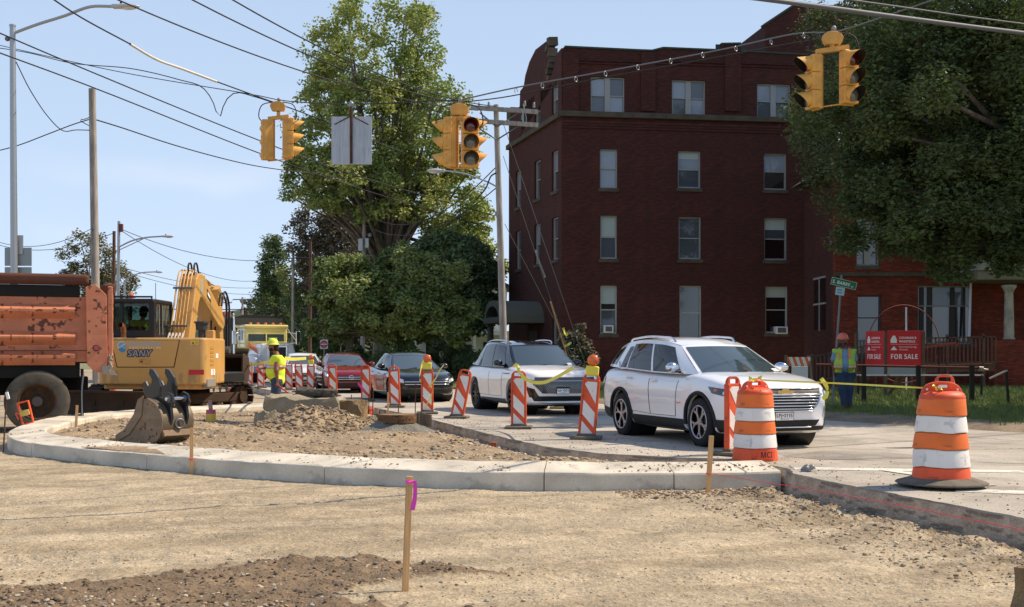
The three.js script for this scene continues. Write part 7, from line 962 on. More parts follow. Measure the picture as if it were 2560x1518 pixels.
// J holds joints; facing is a unit vector in the ground plane
function person(o) {
  const J = o.J, fw = o.facing, side = V(fw.z, 0, -fw.x), root = thing('person', o.label, 'person', o.pos, 0), skin = mat(o.skin, 0.6);
  const at2 = (p, f2, s2, y) => p.clone().addScaledVector(fw, f2).addScaledVector(side, s2).add(V(0, y, 0));
  const belly = o.belly || 0, torso = [[J.shL, J.shR, 0.075, 0.075], [at2(J.chest, 0, 0.07, 0), at2(J.chest, 0, -0.07, 0), 0.125 + belly * 0.5, 0.125 + belly * 0.5], [J.chest, J.waist, 0.135, 0.13 + belly * 0.3], [at2(J.waist, 0.02 + belly, 0.07, 0.02), at2(J.waist, 0.02 + belly, -0.07, 0.02), 0.115 + belly * 0.6, 0.115 + belly * 0.6], [J.waist, J.hip, 0.13, 0.135], [J.hipL, J.hipR, 0.105, 0.105]];
  const arms = ['L', 'R'].map((s) => [[J['sh' + s], J['el' + s], 0.062, 0.047], [J['el' + s], J['wr' + s], 0.046, 0.031]]), legs = ['L', 'R'].map((s) => [[J['hip' + s], J['kn' + s], 0.1, 0.068], [J['kn' + s], J['an' + s], 0.066, 0.045]]), feet = ['L', 'R'].map((s) => [[J['an' + s], at2(J['an' + s], 0.15, 0, -0.045), 0.05, 0.042]]);
  const neck = [[J.neck, J.head, 0.058, 0.055]], hd = J.head, lk = o.look || fw, ls = V(lk.z, 0, -lk.x), hp = (f2, s2, y) => hd.clone().addScaledVector(lk, f2).addScaledVector(ls, s2).add(V(0, y, 0));
  const headB = [[hp(-0.015, 0, 0.06), hp(0.015, 0, 0.055), 0.096, 0.09], [hp(0.03, 0, 0.02), hp(0.045, 0, -0.05), 0.075, 0.052], [hp(0.09, 0, 0.02), hp(0.108, 0, -0.008), 0.011, 0.016], [hp(0, 0.088, 0.015), hp(-0.01, 0.092, -0.015), 0.016, 0.014], [hp(0, -0.088, 0.015), hp(-0.01, -0.092, -0.015), 0.016, 0.014]];
  const B = gb(); B.add(net([...torso, ...arms.flat(), ...legs.flat(), ...feet.flat(), ...neck, headB[0]], 0, 0.017, null, 0.05)); B.add(net(headB, 0.002, 0.0075, null, 0.02));
  for (const s of ['L', 'R']) { // hand: palm, four curled fingers, thumb from the side of the palm
    const w = J['wr' + s], dir = (J['hd' + s] || w.clone().sub(J['el' + s])).clone().normalize(), pa = (J['pn' + s] || V(0, 0, 1)).clone(), ac = dir.clone().cross(pa).normalize(), H = (a, b, c) => w.clone().addScaledVector(dir, a).addScaledVector(ac, b).addScaledVector(pa, c); const cu = o.grip ? 1 : 0.45, b = [[H(0.01, 0, 0), H(0.075, 0.026, 0), 0.026, 0.02], [H(0.01, 0, 0), H(0.075, -0.026, 0), 0.026, 0.02]];
    [[-0.03, 0.066], [-0.01, 0.078], [0.011, 0.072], [0.031, 0.056]].forEach(([c, l]) => { const k0 = H(0.085, c, 0), k1 = H(0.085 + l * 0.45 * (1 - cu * 0.3), c * 1.1, l * 0.4 * cu), k2 = H(0.085 + l * (0.75 - 0.7 * cu), c * 1.1, l * (0.35 + 0.55 * cu)); b.push([H(0.06, c * 0.9, 0), k0, 0.0105, 0.0105], [k0, k1, 0.01, 0.009], [k1, k2, 0.009, 0.0078]); });
    b.push([H(0.02, -0.03, 0.006), H(0.055, -0.056, 0.02), 0.014, 0.011], [H(0.055, -0.056, 0.02), H(0.08, -0.05, 0.045), 0.0105, 0.009]); B.add(net(b, 0, 0.006, null, 0.012)); }
  B.build('body', skin, root);
  // eyes, hair, hat
  for (const s of [-1, 1]) gb().sph(0.012, hp(0.083, s * 0.032, 0.03).toArray(), 1, 8).build('eye', mat(0x1a1410, 0.3), root);
  if (o.hair) gb().add(net([[hp(-0.03, 0, 0.03), hp(-0.05, 0, -0.01), 0.092, 0.075]], 0.006, 0.012, null, 0.02)).build('hair', mat(o.hair, 0.9), root);
  if (o.beard) gb().add(net([[hp(0.045, 0.028, -0.035), hp(0.05, -0.028, -0.035), 0.045, 0.045], [hp(0.05, 0, -0.06), hp(0.055, 0, -0.085), 0.04, 0.028], [hp(0.01, 0.07, 0.0), hp(0.03, 0.05, -0.04), 0.022, 0.026], [hp(0.01, -0.07, 0.0), hp(0.03, -0.05, -0.04), 0.022, 0.026]], 0.004, 0.009, null, 0.02)).build('beard', mat(o.beard, 0.95), root);
  if (o.hat) { const h = gb(); h.lathe([[0.155, 0], [0.16, 0.006], [0.128, 0.02], [0.124, 0.05], [0.11, 0.1], [0.075, 0.135], [0.03, 0.15], [0, 0.152]], 28); h.rb(0.03, 0.02, 0.2, [0, 0.148, 0], [0, Math.atan2(lk.x, lk.z), 0], 0.01); const m = h.build('hard_hat', mat(o.hat, 0.4), root); m.position.copy(hp(0.012, 0, 0.075)); const an = Math.atan2(lk.x, lk.z); const br = gb().add(new THREE.SphereGeometry(1, 18, 8), [0, 0, 0.115], [0.12, 0, 0], [0.095, 0.012, 0.085]); const bm = br.build('hat_peak', mat(o.hat, 0.4), root); bm.position.copy(m.position); bm.rotation.y = an; }
  // clothes
  const waistY = J.waist.y, wob2 = (x, y, z) => (fbm(x * 14 + 3, y * 11 + z * 9, 3, o.seed) - 0.5) * 0.022;
  const trous = net([[J.hipL, J.hipR, 0.115, 0.115], ...legs.flat()], 0.024, 0.016, (x, y, z) => Math.max(y - (J.hip.y + 0.1), (J.anL.y + 0.0) - y), 0.04); gb().add(wob(norm(trous), 0.012, 9, o.seed)).build('trousers', mat(o.trousers, 0.85), root);
  for (const [i, s] of ['L', 'R'].entries()) gb().add(net([...feet[i], [J['an' + s].clone().add(V(0, 0.07, 0)), J['an' + s], 0.05, 0.055]], 0.016, 0.012, (x, y, z) => (J['an' + s].y - 0.078) - y, 0.03)).build('boot', mat(o.boots || 0x3a2c20, 0.85), root);
  const up = J.neck.y - 0.01, sh = o.shirt; if (sh) gb().add(wob(norm(net([...torso, ...arms.map((a) => [a[0][0], a[0][0].clone().lerp(a[0][1], o.sleeve || 0.75), 0.072, 0.066])], 0.018, 0.015, (x, y, z) => Math.max((J.hip.y - 0.02) - y, y - up), 0.04)), 0.01, 9, o.seed + 2)).build('shirt', mat(sh, 0.85), root);
  const vest = (grow, y0, y1, ex) => net(torso, grow, 0.014, (x, y, z) => { let d = Math.max(y0 - y, y - y1) + wob2(x, y, z) * 0.3; if (ex) d = Math.max(d, ex(x, y, z)); return d; }, 0.045);
  const open = o.open ? (x, y, z) => { const q = (x - J.chest.x) * side.x + (z - J.chest.z) * side.z, f2 = (x - J.chest.x) * fw.x + (z - J.chest.z) * fw.z; return f2 > 0 ? 0.07 - Math.abs(q - 0.02) : -1; } : null;
  gb().add(wob(norm(vest(0.036, J.hip.y - (o.vestLow || 0.04), J.neck.y - 0.015, open)), 0.01, 8, o.seed + 4)).build('safety_vest', mat(o.vest, 0.7), root);
  const band = (y0, y1, m, g2 = 0.044, nm = 'vest_band') => gb().add(wob(norm(vest(g2, y0, y1, open)), 0.008, 8, o.seed + 4)).build(nm, m, root);
  const by = waistY + (o.bandUp || 0); band(by - 0.045, by + 0.05, mat(0xe07a3a, 0.7), 0.041); band(by - 0.022, by + 0.028, mat(0xc9c6bc, 0.35, 0.3), 0.047, 'reflective_band');
  if (o.braces) for (const s of [-1, 1]) { const p = (y) => at2(V(J.chest.x, y, J.chest.z), 0, s * 0.115, 0); gb().tube([at2(p(by), 0.17 + belly, 0, 0), at2(p(J.chest.y), 0.185, 0, 0), at2(p(J.neck.y - 0.02), 0.08, 0, 0.02)], 0.03, 16, 6).build('shoulder_stripe', mat(0xdf8a54, 0.6), root); }
  o.more?.(root, J, at2, hp);
  return root;
}
{ // worker with the long red handled tool
  const k = 1.02, s = (x, y, z) => V(x * k, y * k, z * k), pos = V((690 - CX) * 27.6 / F, -0.16, -27.6);
  const J = { head: s(-0.06, 1.64, 0.0), neck: s(0.02, 1.49, 0), chest: s(0.03, 1.3, 0), waist: s(0.02, 1.08, 0), hip: s(0.03, 0.93, 0), shL: s(0.04, 1.42, 0.19), shR: s(0.0, 1.42, -0.19), elL: s(0.06, 1.13, 0.26), wrL: s(0.08, 0.88, 0.24), elR: s(-0.12, 1.18, -0.26), wrR: s(-0.33, 1.19, -0.12), hipL: s(0.03, 0.9, 0.1), hipR: s(0.03, 0.9, -0.1), knL: s(0.0, 0.5, 0.12), knR: s(-0.05, 0.5, -0.12), anL: s(0.08, 0.09, 0.13), anR: s(-0.02, 0.09, -0.14), hdL: V(0.1, -1, -0.1), pnL: V(-0.9, 0, -0.3), hdR: V(-0.9, -0.2, 0.4), pnR: V(0.1, -0.9, 0.2) };
  person({ label: 'worker in yellow hard hat and sleeveless lime vest holding a long tool', pos, J, facing: V(-1, 0, 0), look: V(-1, 0, 0.05).normalize(), skin: 0x8a5a44, hat: 0xd3e04a, hair: 0x2a1c14, beard: 0x241711, vest: 0xd8f23a, shirt: 0xd2ea3c, sleeve: 0.12, trousers: 0x35465c, seed: 61, belly: 0.045, vestLow: 0.1, bandUp: 0.14, grip: 1 });
  const a = pos.clone().add(J.wrR).add(V(-0.14, -0.02, 0.06)), b = pos.clone().add(J.wrL).add(V(0.02, -0.09, -0.02)), e = a.clone().lerp(b, 1.72); const t = thing('shovel', 'long red handled tool in the hands of the lime vested worker', 'shovel', e); gb().bar(V(0, 0, 0), a.clone().sub(e), 0.017, 0.017).build('handle', mat(0xb8302a, 0.5), t); gb().ext([[-0.1, 0], [-0.09, -0.24], [0, -0.3], [0.09, -0.24], [0.1, 0], [0.03, 0.06], [-0.03, 0.06]], 0.012, [0.03, -0.02, 0], [0.2, 0.3, 0.95], 0.003).build('blade', steelM, t);
}
{ // worker in the shade across the road
  const k = 0.985, s = (x, y, z) => V(x * k, y * k, z * k), pos = V((2112 - CX) * 28.2 / F, 0.07, -28.2);
  const J = { head: s(-0.06, 1.6, 0.05), neck: s(-0.03, 1.46, 0.01), chest: s(-0.02, 1.28, 0), waist: s(-0.01, 1.06, 0.02), hip: s(0.01, 0.92, 0), shL: s(0.17, 1.4, -0.02), shR: s(-0.2, 1.4, 0.03), elL: s(0.26, 1.13, -0.06), wrL: s(0.25, 0.87, 0.02), elR: s(-0.27, 1.13, -0.02), wrR: s(-0.25, 0.9, -0.02), hipL: s(0.1, 0.9, 0), hipR: s(-0.1, 0.9, 0), knL: s(0.11, 0.5, 0.02), knR: s(-0.07, 0.5, 0.05), anL: s(0.1, 0.09, -0.02), anR: s(-0.02, 0.09, 0.06), hdL: V(0, -1, 0.1), pnL: V(-0.9, 0, 0.2), hdR: V(0, -1, 0), pnR: V(0.9, 0, 0.2) };
  person({ label: 'worker in orange hard hat and open lime vest standing beside the street name sign', pos, J, facing: V(-0.2, 0, 0.98), look: V(-0.25, 0, 0.97), skin: 0x6e4734, hat: 0xcf6a50, beard: 0x3a2c24, vest: 0x9cc43c, shirt: 0x6f8ca3, sleeve: 0.72, trousers: 0x283852, seed: 67, belly: 0.05, open: true, braces: true, bandUp: -0.05 });
}
{ // driver in the excavator cab
  const s = (x, y, z) => V(x, y, z), pos = V(-9.36 - 0.86, 1.5, -33.0);
  const J = { head: s(0.05, 0.98, -0.12), neck: s(0.04, 0.82, -0.05), chest: s(0.02, 0.62, 0), waist: s(0.0, 0.42, 0.02), hip: s(0, 0.28, 0), shL: s(-0.18, 0.74, 0), shR: s(0.22, 0.74, -0.02), elL: s(-0.24, 0.48, -0.14), wrL: s(-0.22, 0.42, -0.4), elR: s(0.3, 0.48, -0.14), wrR: s(0.28, 0.42, -0.4), hipL: s(-0.1, 0.26, 0), hipR: s(0.1, 0.26, 0), knL: s(-0.14, 0.3, -0.45), knR: s(0.14, 0.3, -0.45), anL: s(-0.14, -0.08, -0.55), anR: s(0.14, -0.08, -0.55) };
  person({ label: 'driver in dark cap and lime vest seated in the excavator cab', pos, J, facing: V(0, 0, -1), look: V(0.5, 0, -0.86), skin: 0x8a5a44, hat: 0x15171a, hair: 0x1c1512, vest: 0xcbe04a, shirt: 0x8fa0a8, sleeve: 0.7, trousers: 0x2d3b52, seed: 71, bandUp: 0.1 });
}
// ---------- channelizing panels, drums, tape ----------
const orM = uvm(mat(0xe8592c, 0.55, 0, { map: tex(256, (u, v) => { const s = sst(0.64, 0.72, fbm(u * 5, v * 16, 4, 1007, 5)), k = 0.95 + (fbm(u * 7, v * 7, 4, 1001, 7) - 0.5) * 0.24 - s * 0.22; return [k, k * (1 + s * 0.1), k * (1 + s * 0.2)]; }) }), 1), refW = uvm(mat(0xf4f2f0, 0.5, 0, { map: tex(256, (u, v) => { const s = sst(0.6, 0.72, fbm(u * 10, v * 10, 4, 1003, 10)), k = 0.95 - s * 0.12 + (fbm(u * 4, v * 4, 3, 1005, 4) - 0.5) * 0.08; return [k, k * 0.99, k * 0.97]; }) }), 1.3), refO = mat(0xee7326, 0.5, 0, { map: tex(256, (u, v) => { const s = sst(0.62, 0.72, fbm(u * 9, v * 5, 4, 1009, 9)), k = 0.97 + (fbm(u * 6, v * 3, 4, 1011, 6) - 0.5) * 0.2 - s * 0.2; return [k, k * (1 + s * 0.08), k * (1 + s * 0.15)]; }) }), baseM = uvm(mat(0x8a8782, 0.95, 0, { map: concTex }), 1.5), tapeM = mat(0xe8dc5a, 0.5, 0, { side: THREE.DoubleSide }), lampYel = mat(0xe4d24a, 0.55), lampOr = phys(0xf07018, { roughness: 0.25, clearcoat: 1, transmission: 0.25, thickness: 0.02 });
function panelProto() {
  const o = new THREE.Group(), w = 0.275, h = 1.06;
  const sh = new THREE.Shape(); sh.moveTo(-w / 2, 0.05); sh.lineTo(w / 2, 0.05); sh.lineTo(w / 2, h - 0.1); sh.absarc(w / 2 - 0.1, h - 0.1, 0.1, 0, Math.PI / 2); sh.lineTo(-w / 2 + 0.1, h); sh.absarc(-w / 2 + 0.1, h - 0.1, 0.1, Math.PI / 2, Math.PI); sh.lineTo(-w / 2, 0.05);
  const ho = new THREE.Path(); ho.moveTo(-0.08, h - 0.095); ho.lineTo(0.08, h - 0.095); ho.absarc(0.06, h - 0.06, 0.025, -0.4, Math.PI / 2); ho.lineTo(-0.06, h - 0.035); ho.absarc(-0.06, h - 0.06, 0.025, Math.PI / 2, Math.PI + 0.4); sh.holes.push(ho);
  gb().ext(sh, 0.05, [0, 0, 0], [0, 0, 0], 0.008).build('panel_body', orM, o); for (const s of [-1, 1]) gb().rb(0.035, h - 0.16, 0.085, [s * (w / 2 - 0.012), h / 2 - 0.02, 0], [0, 0, 0], 0.016).build('side_rib', orM, o);
  const xw = 0.1, dr = 0.2, hs = 0.235; for (const y of [0.97, 0.63, 0.29]) { let P = [[-xw, y], [xw, y - dr], [xw, y - dr - hs], [-xw, y - hs]]; const lim = h - 0.135; if (y > 0.9) P = [[-xw + (y - lim) / dr * 2 * xw, lim], [xw, lim], [xw, y - dr - hs + 0.04], [-xw + 0.0, lim - 0.04]]; if (y - dr - hs < 0.1) P = [[-xw, y], [xw, y - dr], [xw, 0.09], [xw - 0.05, 0.09], [-xw, y - hs + 0.02]]; gb().ext(P, 0.004, [0, 0, 0.0275]).build('white_stripe', refW, o); gb().ext(P, 0.004, [0, 0, -0.0275]).build('white_stripe', refW, o); }
  gb().rb(0.5, 0.05, 0.4, [0, 0.026, 0], [0, 0, 0], 0.022).rb(0.3, 0.06, 0.14, [0, 0.06, 0], [0, 0, 0], 0.02).build('rubber_base', baseM, o);
  return o;
}
const pProto = panelProto();
function chPanel(px, py, ry, lean, label, light, d = gdep(py)) {
  const o = pProto.clone(); o.name = numbered('channelizer_panel'); o.position.copy(V((px - CX) * d / F, 0.002, -d)); o.rotation.y = R(ry); scene.add(o); tag(o, label, 'traffic panel', 'striped channelizer panels along the lane');
  if (lean) o.children.forEach((c) => { if (c.name !== 'rubber_base') { c.rotation.z = R(-lean); c.position.y = 0.0; } });
  if (light) { const l = new THREE.Group(); l.name = 'warning_light'; o.add(l); l.rotation.z = R(-(lean || 0)); gb().rb(0.21, 0.16, 0.14, [0, 1.1, 0], [0, 0, 0], 0.03).build('battery_case', lampYel, l); gb().cyl(0.095, 0.095, 0.06, [0, 1.27, 0], [Math.PI / 2, 0, 0], 28).add(new THREE.SphereGeometry(0.105, 24, 12, 0, 6.29, 0, 1.1), [0, 1.27, -0.018], [Math.PI / 2, 0, 0], [1, 0.9, 1]).add(new THREE.SphereGeometry(0.105, 24, 12, 0, 6.29, 0, 1.1), [0, 1.27, 0.018], [-Math.PI / 2, 0, 0], [1, 0.9, 1]).build('lens', lampOr, l); }
  return o;
}
chPanel(623, 966, 4, 0, 'striped panel, leftmost of the pair in front of the highway truck'); chPanel(652, 970, 4, 0, 'striped panel beside the left shoulder of the lime vested worker'); chPanel(722, 976, 10, 0, 'striped panel mostly hidden behind the lime vested worker');
chPanel(750, 981, -6, -4, 'striped panel tilting in front of the white sedan'); chPanel(776, 981, 0, 1, 'striped panel with orange lamp in front of the white sedan', true); chPanel(833, 991, 2, -2, 'striped panel in front of the left headlamp of the red sedan'); chPanel(915, 1003, 0, -1, 'striped panel in front of the grille of the red sedan'); chPanel(988, 1019, 0, -2, 'striped panel with yellow tape hanging in front of the black sedan door'); chPanel(1068, 1035, 4, 0, 'striped panel with orange lamp in front of the black sedan grille', true); chPanel(1142, 1046, -10, 11, 'bent striped panel leaning left beside the pearl crossover'); chPanel(1297, 1072, -4, 0, 'upright striped panel in front of the pearl crossover grille'); chPanel(1466, 1098, -8, 5, 'leaning striped panel with orange lamp before the white crossover', true);
chPanel(1832, 1138, 42, 0, 'striped panel seen edge on behind the left orange drum'); chPanel(2362, 1110, -20, 0, 'striped panel peeping over the right orange drum', false, 17.6); chPanel(1400, 1022, 0, 0, 'panel beyond the pearl crossover with only its foot showing', false);
function drum(x, d, y, label, opt = {}) {
  const o = thing('traffic_drum', label, 'traffic drum', V(x, y, -d), opt.ry || 0, 'orange and white traffic drums'), den = (g) => wob(norm(g), opt.dent ?? 0.012, 3.5, opt.seed || 5);
  const rad = (t) => lerp(0.285, 0.235, t), bands = [[0.0, 0.16, orM], [0.165, 0.34, refW], [0.345, 0.51, refO], [0.515, 0.68, refW], [0.685, 0.86, refO]];
  bands.forEach(([a, b, m], i) => { const ra = rad(a), rb2 = rad(b), st = i * 0.004; const g = new THREE.LatheGeometry([[ra - st + 0.006, a], [ra - st + 0.01, a + 0.012], [rb2 - st, b - 0.012], [rb2 - st - 0.012, b]].map((q) => new THREE.Vector2(...q)), 48); gb().add(den(g)).build(m === refW ? 'white_band' : 'orange_band', m, o); });
  { const g = new THREE.LatheGeometry([[0.226, 0.85], [0.228, 0.87], [0.21, 0.905], [0.15, 0.93], [0, 0.935]].map((q) => new THREE.Vector2(...q)), 40); gb().add(den(g)).build('drum_top', orM, o); }
  const hs = new THREE.Shape(); hs.moveTo(-0.21, 0.86); hs.lineTo(0.21, 0.86); hs.bezierCurveTo(0.21, 1.0, 0.12, 1.03, 0, 1.03); hs.bezierCurveTo(-0.12, 1.03, -0.21, 1.0, -0.21, 0.86); const hh = new THREE.Path(); hh.moveTo(-0.06, 0.965); hh.lineTo(0.06, 0.965); hh.lineTo(0.06, 0.995); hh.lineTo(-0.06, 0.995); hs.holes.push(hh); gb().ext(hs, 0.06, [0, 0, 0], [0, 0, 0], 0.012).build('handle', orM, o); gb().cyl(0.012, 0.012, 0.08, [-0.15, 0.95, 0], [Math.PI / 2, 0, 0], 10).cyl(0.012, 0.012, 0.08, [0.15, 0.95, 0], [Math.PI / 2, 0, 0], 10).build('rivet', refW, o); o.children[o.children.length - 1].userData.kind = 'stuff';
  if (opt.base) gb().lathe([[0.26, 0.06], [0.3, 0.055], [0.44, 0.015], [0.46, 0.0], [0.44, -0.012], [0.2, -0.012]], 40, [0, -0.005, 0]).build('rubber_base', baseM, o);
  if (opt.text) { const t = canvasTex(256, 96, (c, w, h) => { c.fillStyle = '#df4f26'; c.fillRect(0, 0, w, h); c.fillStyle = '#2a1210'; c.font = 'bold 84px sans-serif'; c.fillText('MCI', 40, 78, 190); }); gb().grid((u, v) => { const a = lerp(0.0, 0.9, u) + 0.75; return V(Math.cos(1.57 + 0.75 - a + 0.55) * 0.3, lerp(0.03, 0.145, v), Math.sin(1.57 + 0.75 - a + 0.55) * 0.3); }, 14, 2, false).build('stencilled_mark', mat(0xffffff, 0.6, 0, { map: t }), o); }
  return o;
}
const DA = V(3.13, 0, 15.45), DB = V((2363 - CX) * 12.2 / F, 0, 12.3);
drum(DA.x, DA.z, 0.0, 'orange and white drum stencilled with letters standing behind the kerb end', { ry: R(25), text: true, seed: 5, dent: 0.008 }); drum(DB.x, DB.z, 0.05, 'dented orange and white drum on a black rubber foot at the road edge', { ry: R(-8), base: true, seed: 9, dent: 0.022 }); drum((586 - CX) * 44 / F, 44, -0.02, 'distant orange and white drum below the excavator bucket', { seed: 3 });
{ const c = thing('traffic_cone', 'orange traffic cone seen between the excavator tail and its track', 'traffic cone', V((283 - CX) * 43 / F, -0.2, -43)); gb().lathe([[0.15, 0.03], [0.04, 0.7], [0, 0.71]], 24).build('cone', orM, c); gb().rb(0.38, 0.04, 0.38, [0, 0.02, 0], [0, 0, 0], 0.015).build('cone_foot', orM, c); const q = thing('traffic_drum', 'orange drum partly hidden behind the sawn wooden pole', 'traffic drum', V((262 - CX) * 44 / F, -0.2, -44), 0, 'orange and white traffic drums'); gb().cyl(0.24, 0.28, 0.9, [0, 0.45, 0], [0, 0, 0], 28).build('drum_body', orM, q); gb().lathe([[0.272, 0.3], [0.265, 0.45]], 28).build('white_band', refW, q); }
function ribbon(pts, w, label, m = tapeM, tw = 0.4, name = 'caution_tape', cat = 'tape') { const c = new THREE.CatmullRomCurve3(pts, false, 'centripetal'), n = pts.length * 9; const B = gb(); B.grid((u, v) => { const p = c.getPoint(u), t = c.getTangent(u), a = tw * Math.sin(u * pts.length * 1.9 + pts[0].x), up = V(0, Math.cos(a), Math.sin(a)); up.addScaledVector(t, -up.dot(t)).normalize(); return p.addScaledVector(up, (v - 0.5) * w); }, n, 1, false); return tag(B.build(name, m), label, cat); }
const P3 = (px, py, d) => at(px, py, d);
ribbon([P3(606, 919, 40), P3(630, 913, 37), P3(655, 908, 33), P3(676, 904, 29)], 0.07, 'yellow tape running from the excavator bucket to the worker'); ribbon([P3(712, 896, 30), P3(735, 898, 34), P3(765, 896, 38)], 0.09, 'yellow tape sheet behind the back of the lime vested worker');
ribbon([P3(1060, 897, 27.8), P3(1052, 925, 27.7), P3(1050, 950, 27.6), P3(1066, 966, 27.6), P3(1085, 952, 27), P3(1100, 925, 26.2), P3(1110, 912, 25.8)], 0.045, 'yellow tape looped from the lamp panel to the bent panel'); ribbon([P3(1085, 958, 27), P3(1078, 990, 27.3), P3(1062, 1020, 27.5)], 0.03, 'loose yellow tape end trailing down the lamp panel'); ribbon([P3(986, 912, 31.1), P3(985, 930, 31), P3(986, 960, 31), P3(985, 1003, 31)], 0.05, 'yellow tape hanging straight down the panel by the black sedan');
ribbon([P3(1288, 910, 22), P3(1296, 925, 21.9), P3(1310, 945, 21.8), P3(1330, 955, 21.6), P3(1360, 956, 21), P3(1390, 944, 20.3), P3(1415, 930, 19.6), P3(1434, 920, 19.1)], 0.062, 'yellow tape sagging between the upright and leaning panels'); ribbon([P3(1283, 918, 21.9), P3(1290, 911, 21.85), P3(1298, 918, 21.85), P3(1294, 930, 21.85)], 0.04, 'yellow tape knot on the upright panel');
ribbon([P3(1902, 950, 15.4), P3(1960, 953, 15), P3(2060, 957, 14.2), P3(2160, 962, 13.4), P3(2250, 967, 12.7), P3(2330, 971, 12.4)], 0.02, 'yellow tape stretched between the two orange drums', tapeM, 0.9); ribbon([P3(2053, 946, 14.22), P3(2062, 958, 14.2), P3(2068, 972, 14.2), P3(2066, 990, 14.2), P3(2056, 997, 14.2)], 0.05, 'fluttering yellow tape bow on the taut tape'); ribbon([P3(1872, 945, 15.4), P3(1882, 950, 15.3), P3(1895, 948, 15.35), P3(1905, 942, 15.3)], 0.05, 'crumpled tape knot on top of the lettered drum', tapeM, 1.2); ribbon([P3(2335, 965, 12.25), P3(2343, 972, 12.15), P3(2352, 970, 12.15), P3(2358, 977, 12.2)], 0.04, 'crumpled tape knot on the handle of the dented drum', tapeM, 1.3); ribbon([P3(1408, 820, 49.5), P3(1415, 838, 49.6), P3(1420, 832, 49.6)], 0.1, 'yellow ribbon tied to the guy wire above the shrub'); ribbon([P3(1412, 866, 49.6), P3(1420, 862, 49.6), P3(1428, 856, 49.6)], 0.1, 'lower yellow ribbon tied to the guy wire in the shrub');
// ---------- loose bucket on the island ----------
const gY = (x, d) => groundH(x, d);
{
  const d = 19.0, x = (398 - CX) * d / F, y = gY(x, d) - 0.03, o = thing('loader_bucket', 'worn excavator bucket with black coupling ears lying on the island soil', 'bucket', V(x, y, -d), R(-32)), st = uvm(mat(0x8d8478, 0.5, 0.35, { map: rustTex([0.80, 0.76, 0.70], -0.9, 1031) }), 0.8), sp = uvm(mat(0xffffff, 0.8, 0.1, { map: rustTex([0.55, 0.47, 0.38], -0.8, 1033) }), 0.9), bk = phys(0x14141a, { roughness: 0.35, clearcoat: 0.5 });
  const cv = new THREE.CatmullRomCurve3([V(-0.62, 0.05, 0), V(-0.3, 0.0, 0), V(0.08, 0.0, 0), V(0.3, 0.08, 0), V(0.42, 0.26, 0), V(0.42, 0.46, 0), V(0.3, 0.64, 0), V(0.1, 0.74, 0)]), C = cv.getPoints(28).map((p) => [p.x, p.y]), w = 0.62;
  const plateO = [...C, [-0.02, 0.72], [-0.14, 0.5], [-0.36, 0.26], [-0.62, 0.11]];
  for (const s of [1, -1]) { gb().ext(plateO, 0.03, [0, 0, s * w / 2], [0, 0, 0], 0.005).build('side_plate', sp, o); gb().ext([[0.02, 0.78], [-0.1, 0.72], [-0.2, 0.48], [-0.42, 0.24], [-0.62, 0.14], [-0.62, 0.03], [-0.3, 0.16], [-0.02, 0.46]], 0.035, [0, 0, s * (w / 2 + 0.02)], [0, 0, 0], 0.006).build('side_cutter', sp, o); }
  const sh = gb(); sh.grid((u, v) => { const i = Math.round(v * (C.length - 1)); return V(C[i][0], C[i][1], lerp(-w / 2, w / 2, u)); }, 4, C.length - 1, false); sh.grid((u, v) => { const i = Math.round(v * (C.length - 1)); const n = V(C[i][0] - 0.0, C[i][1] - 0.35, 0).normalize(); return V(C[i][0] - n.x * 0.02, C[i][1] - n.y * 0.02, lerp(-w / 2, w / 2, u)); }, 4, C.length - 1, true); sh.build('shell', st, o);
  gb().rb(0.03, 0.1, w, [0.425, 0.2, 0], [0, 0, 0.25], 0.01).build('wear_strip', sp, o); gb().rb(0.16, 0.035, w + 0.06, [-0.66, 0.06, 0], [0, 0, 0.06], 0.01).build('cutting_edge', sp, o);
  for (let i = 0; i < 4; i++) gb().ext([[0, -0.03], [0, 0.03], [-0.18, 0.0]], 0.07, [-0.72, 0.06, -w / 2 + 0.06 + i * 0.165], [0, 0, 0.06], 0.006).build('tooth', sp, o);
  const ear = [[0.40, 0.22], [0.47, 0.44], [0.45, 0.60], [0.51, 0.68], [0.47, 0.80], [0.36, 0.84], [0.28, 0.74], [0.2, 0.76], [0.21, 0.92], [0.16, 1.06], [0.05, 1.18], [-0.03, 1.2], [-0.05, 1.12], [0.02, 1.02], [0.0, 0.95], [-0.08, 0.93], [-0.13, 1.0], [-0.19, 0.98], [-0.18, 0.84], [-0.06, 0.70], [0.12, 0.68], [0.3, 0.52]];
  for (const z of [0.15, -0.17]) { const e = gb().ext(ear, 0.05, [0, 0, z], [0, 0, 0], 0.012).build('coupling_ear', bk, o); gb().cyl(0.055, 0.055, 0.075, [0.41, 0.73, z], [Math.PI / 2, 0, 0], 20).build('pin_bush', steelM, e); }
  gb().cyl(0.028, 0.028, 0.46, [0.41, 0.73, 0], [Math.PI / 2, 0, 0], 16).build('pin', M.chrome, o); gb().tor(0.07, 0.018, [0.46, 0.34, 0.0], [0, 1.3, 0.2], 8, 20).build('lifting_eye', steelM, o);
}
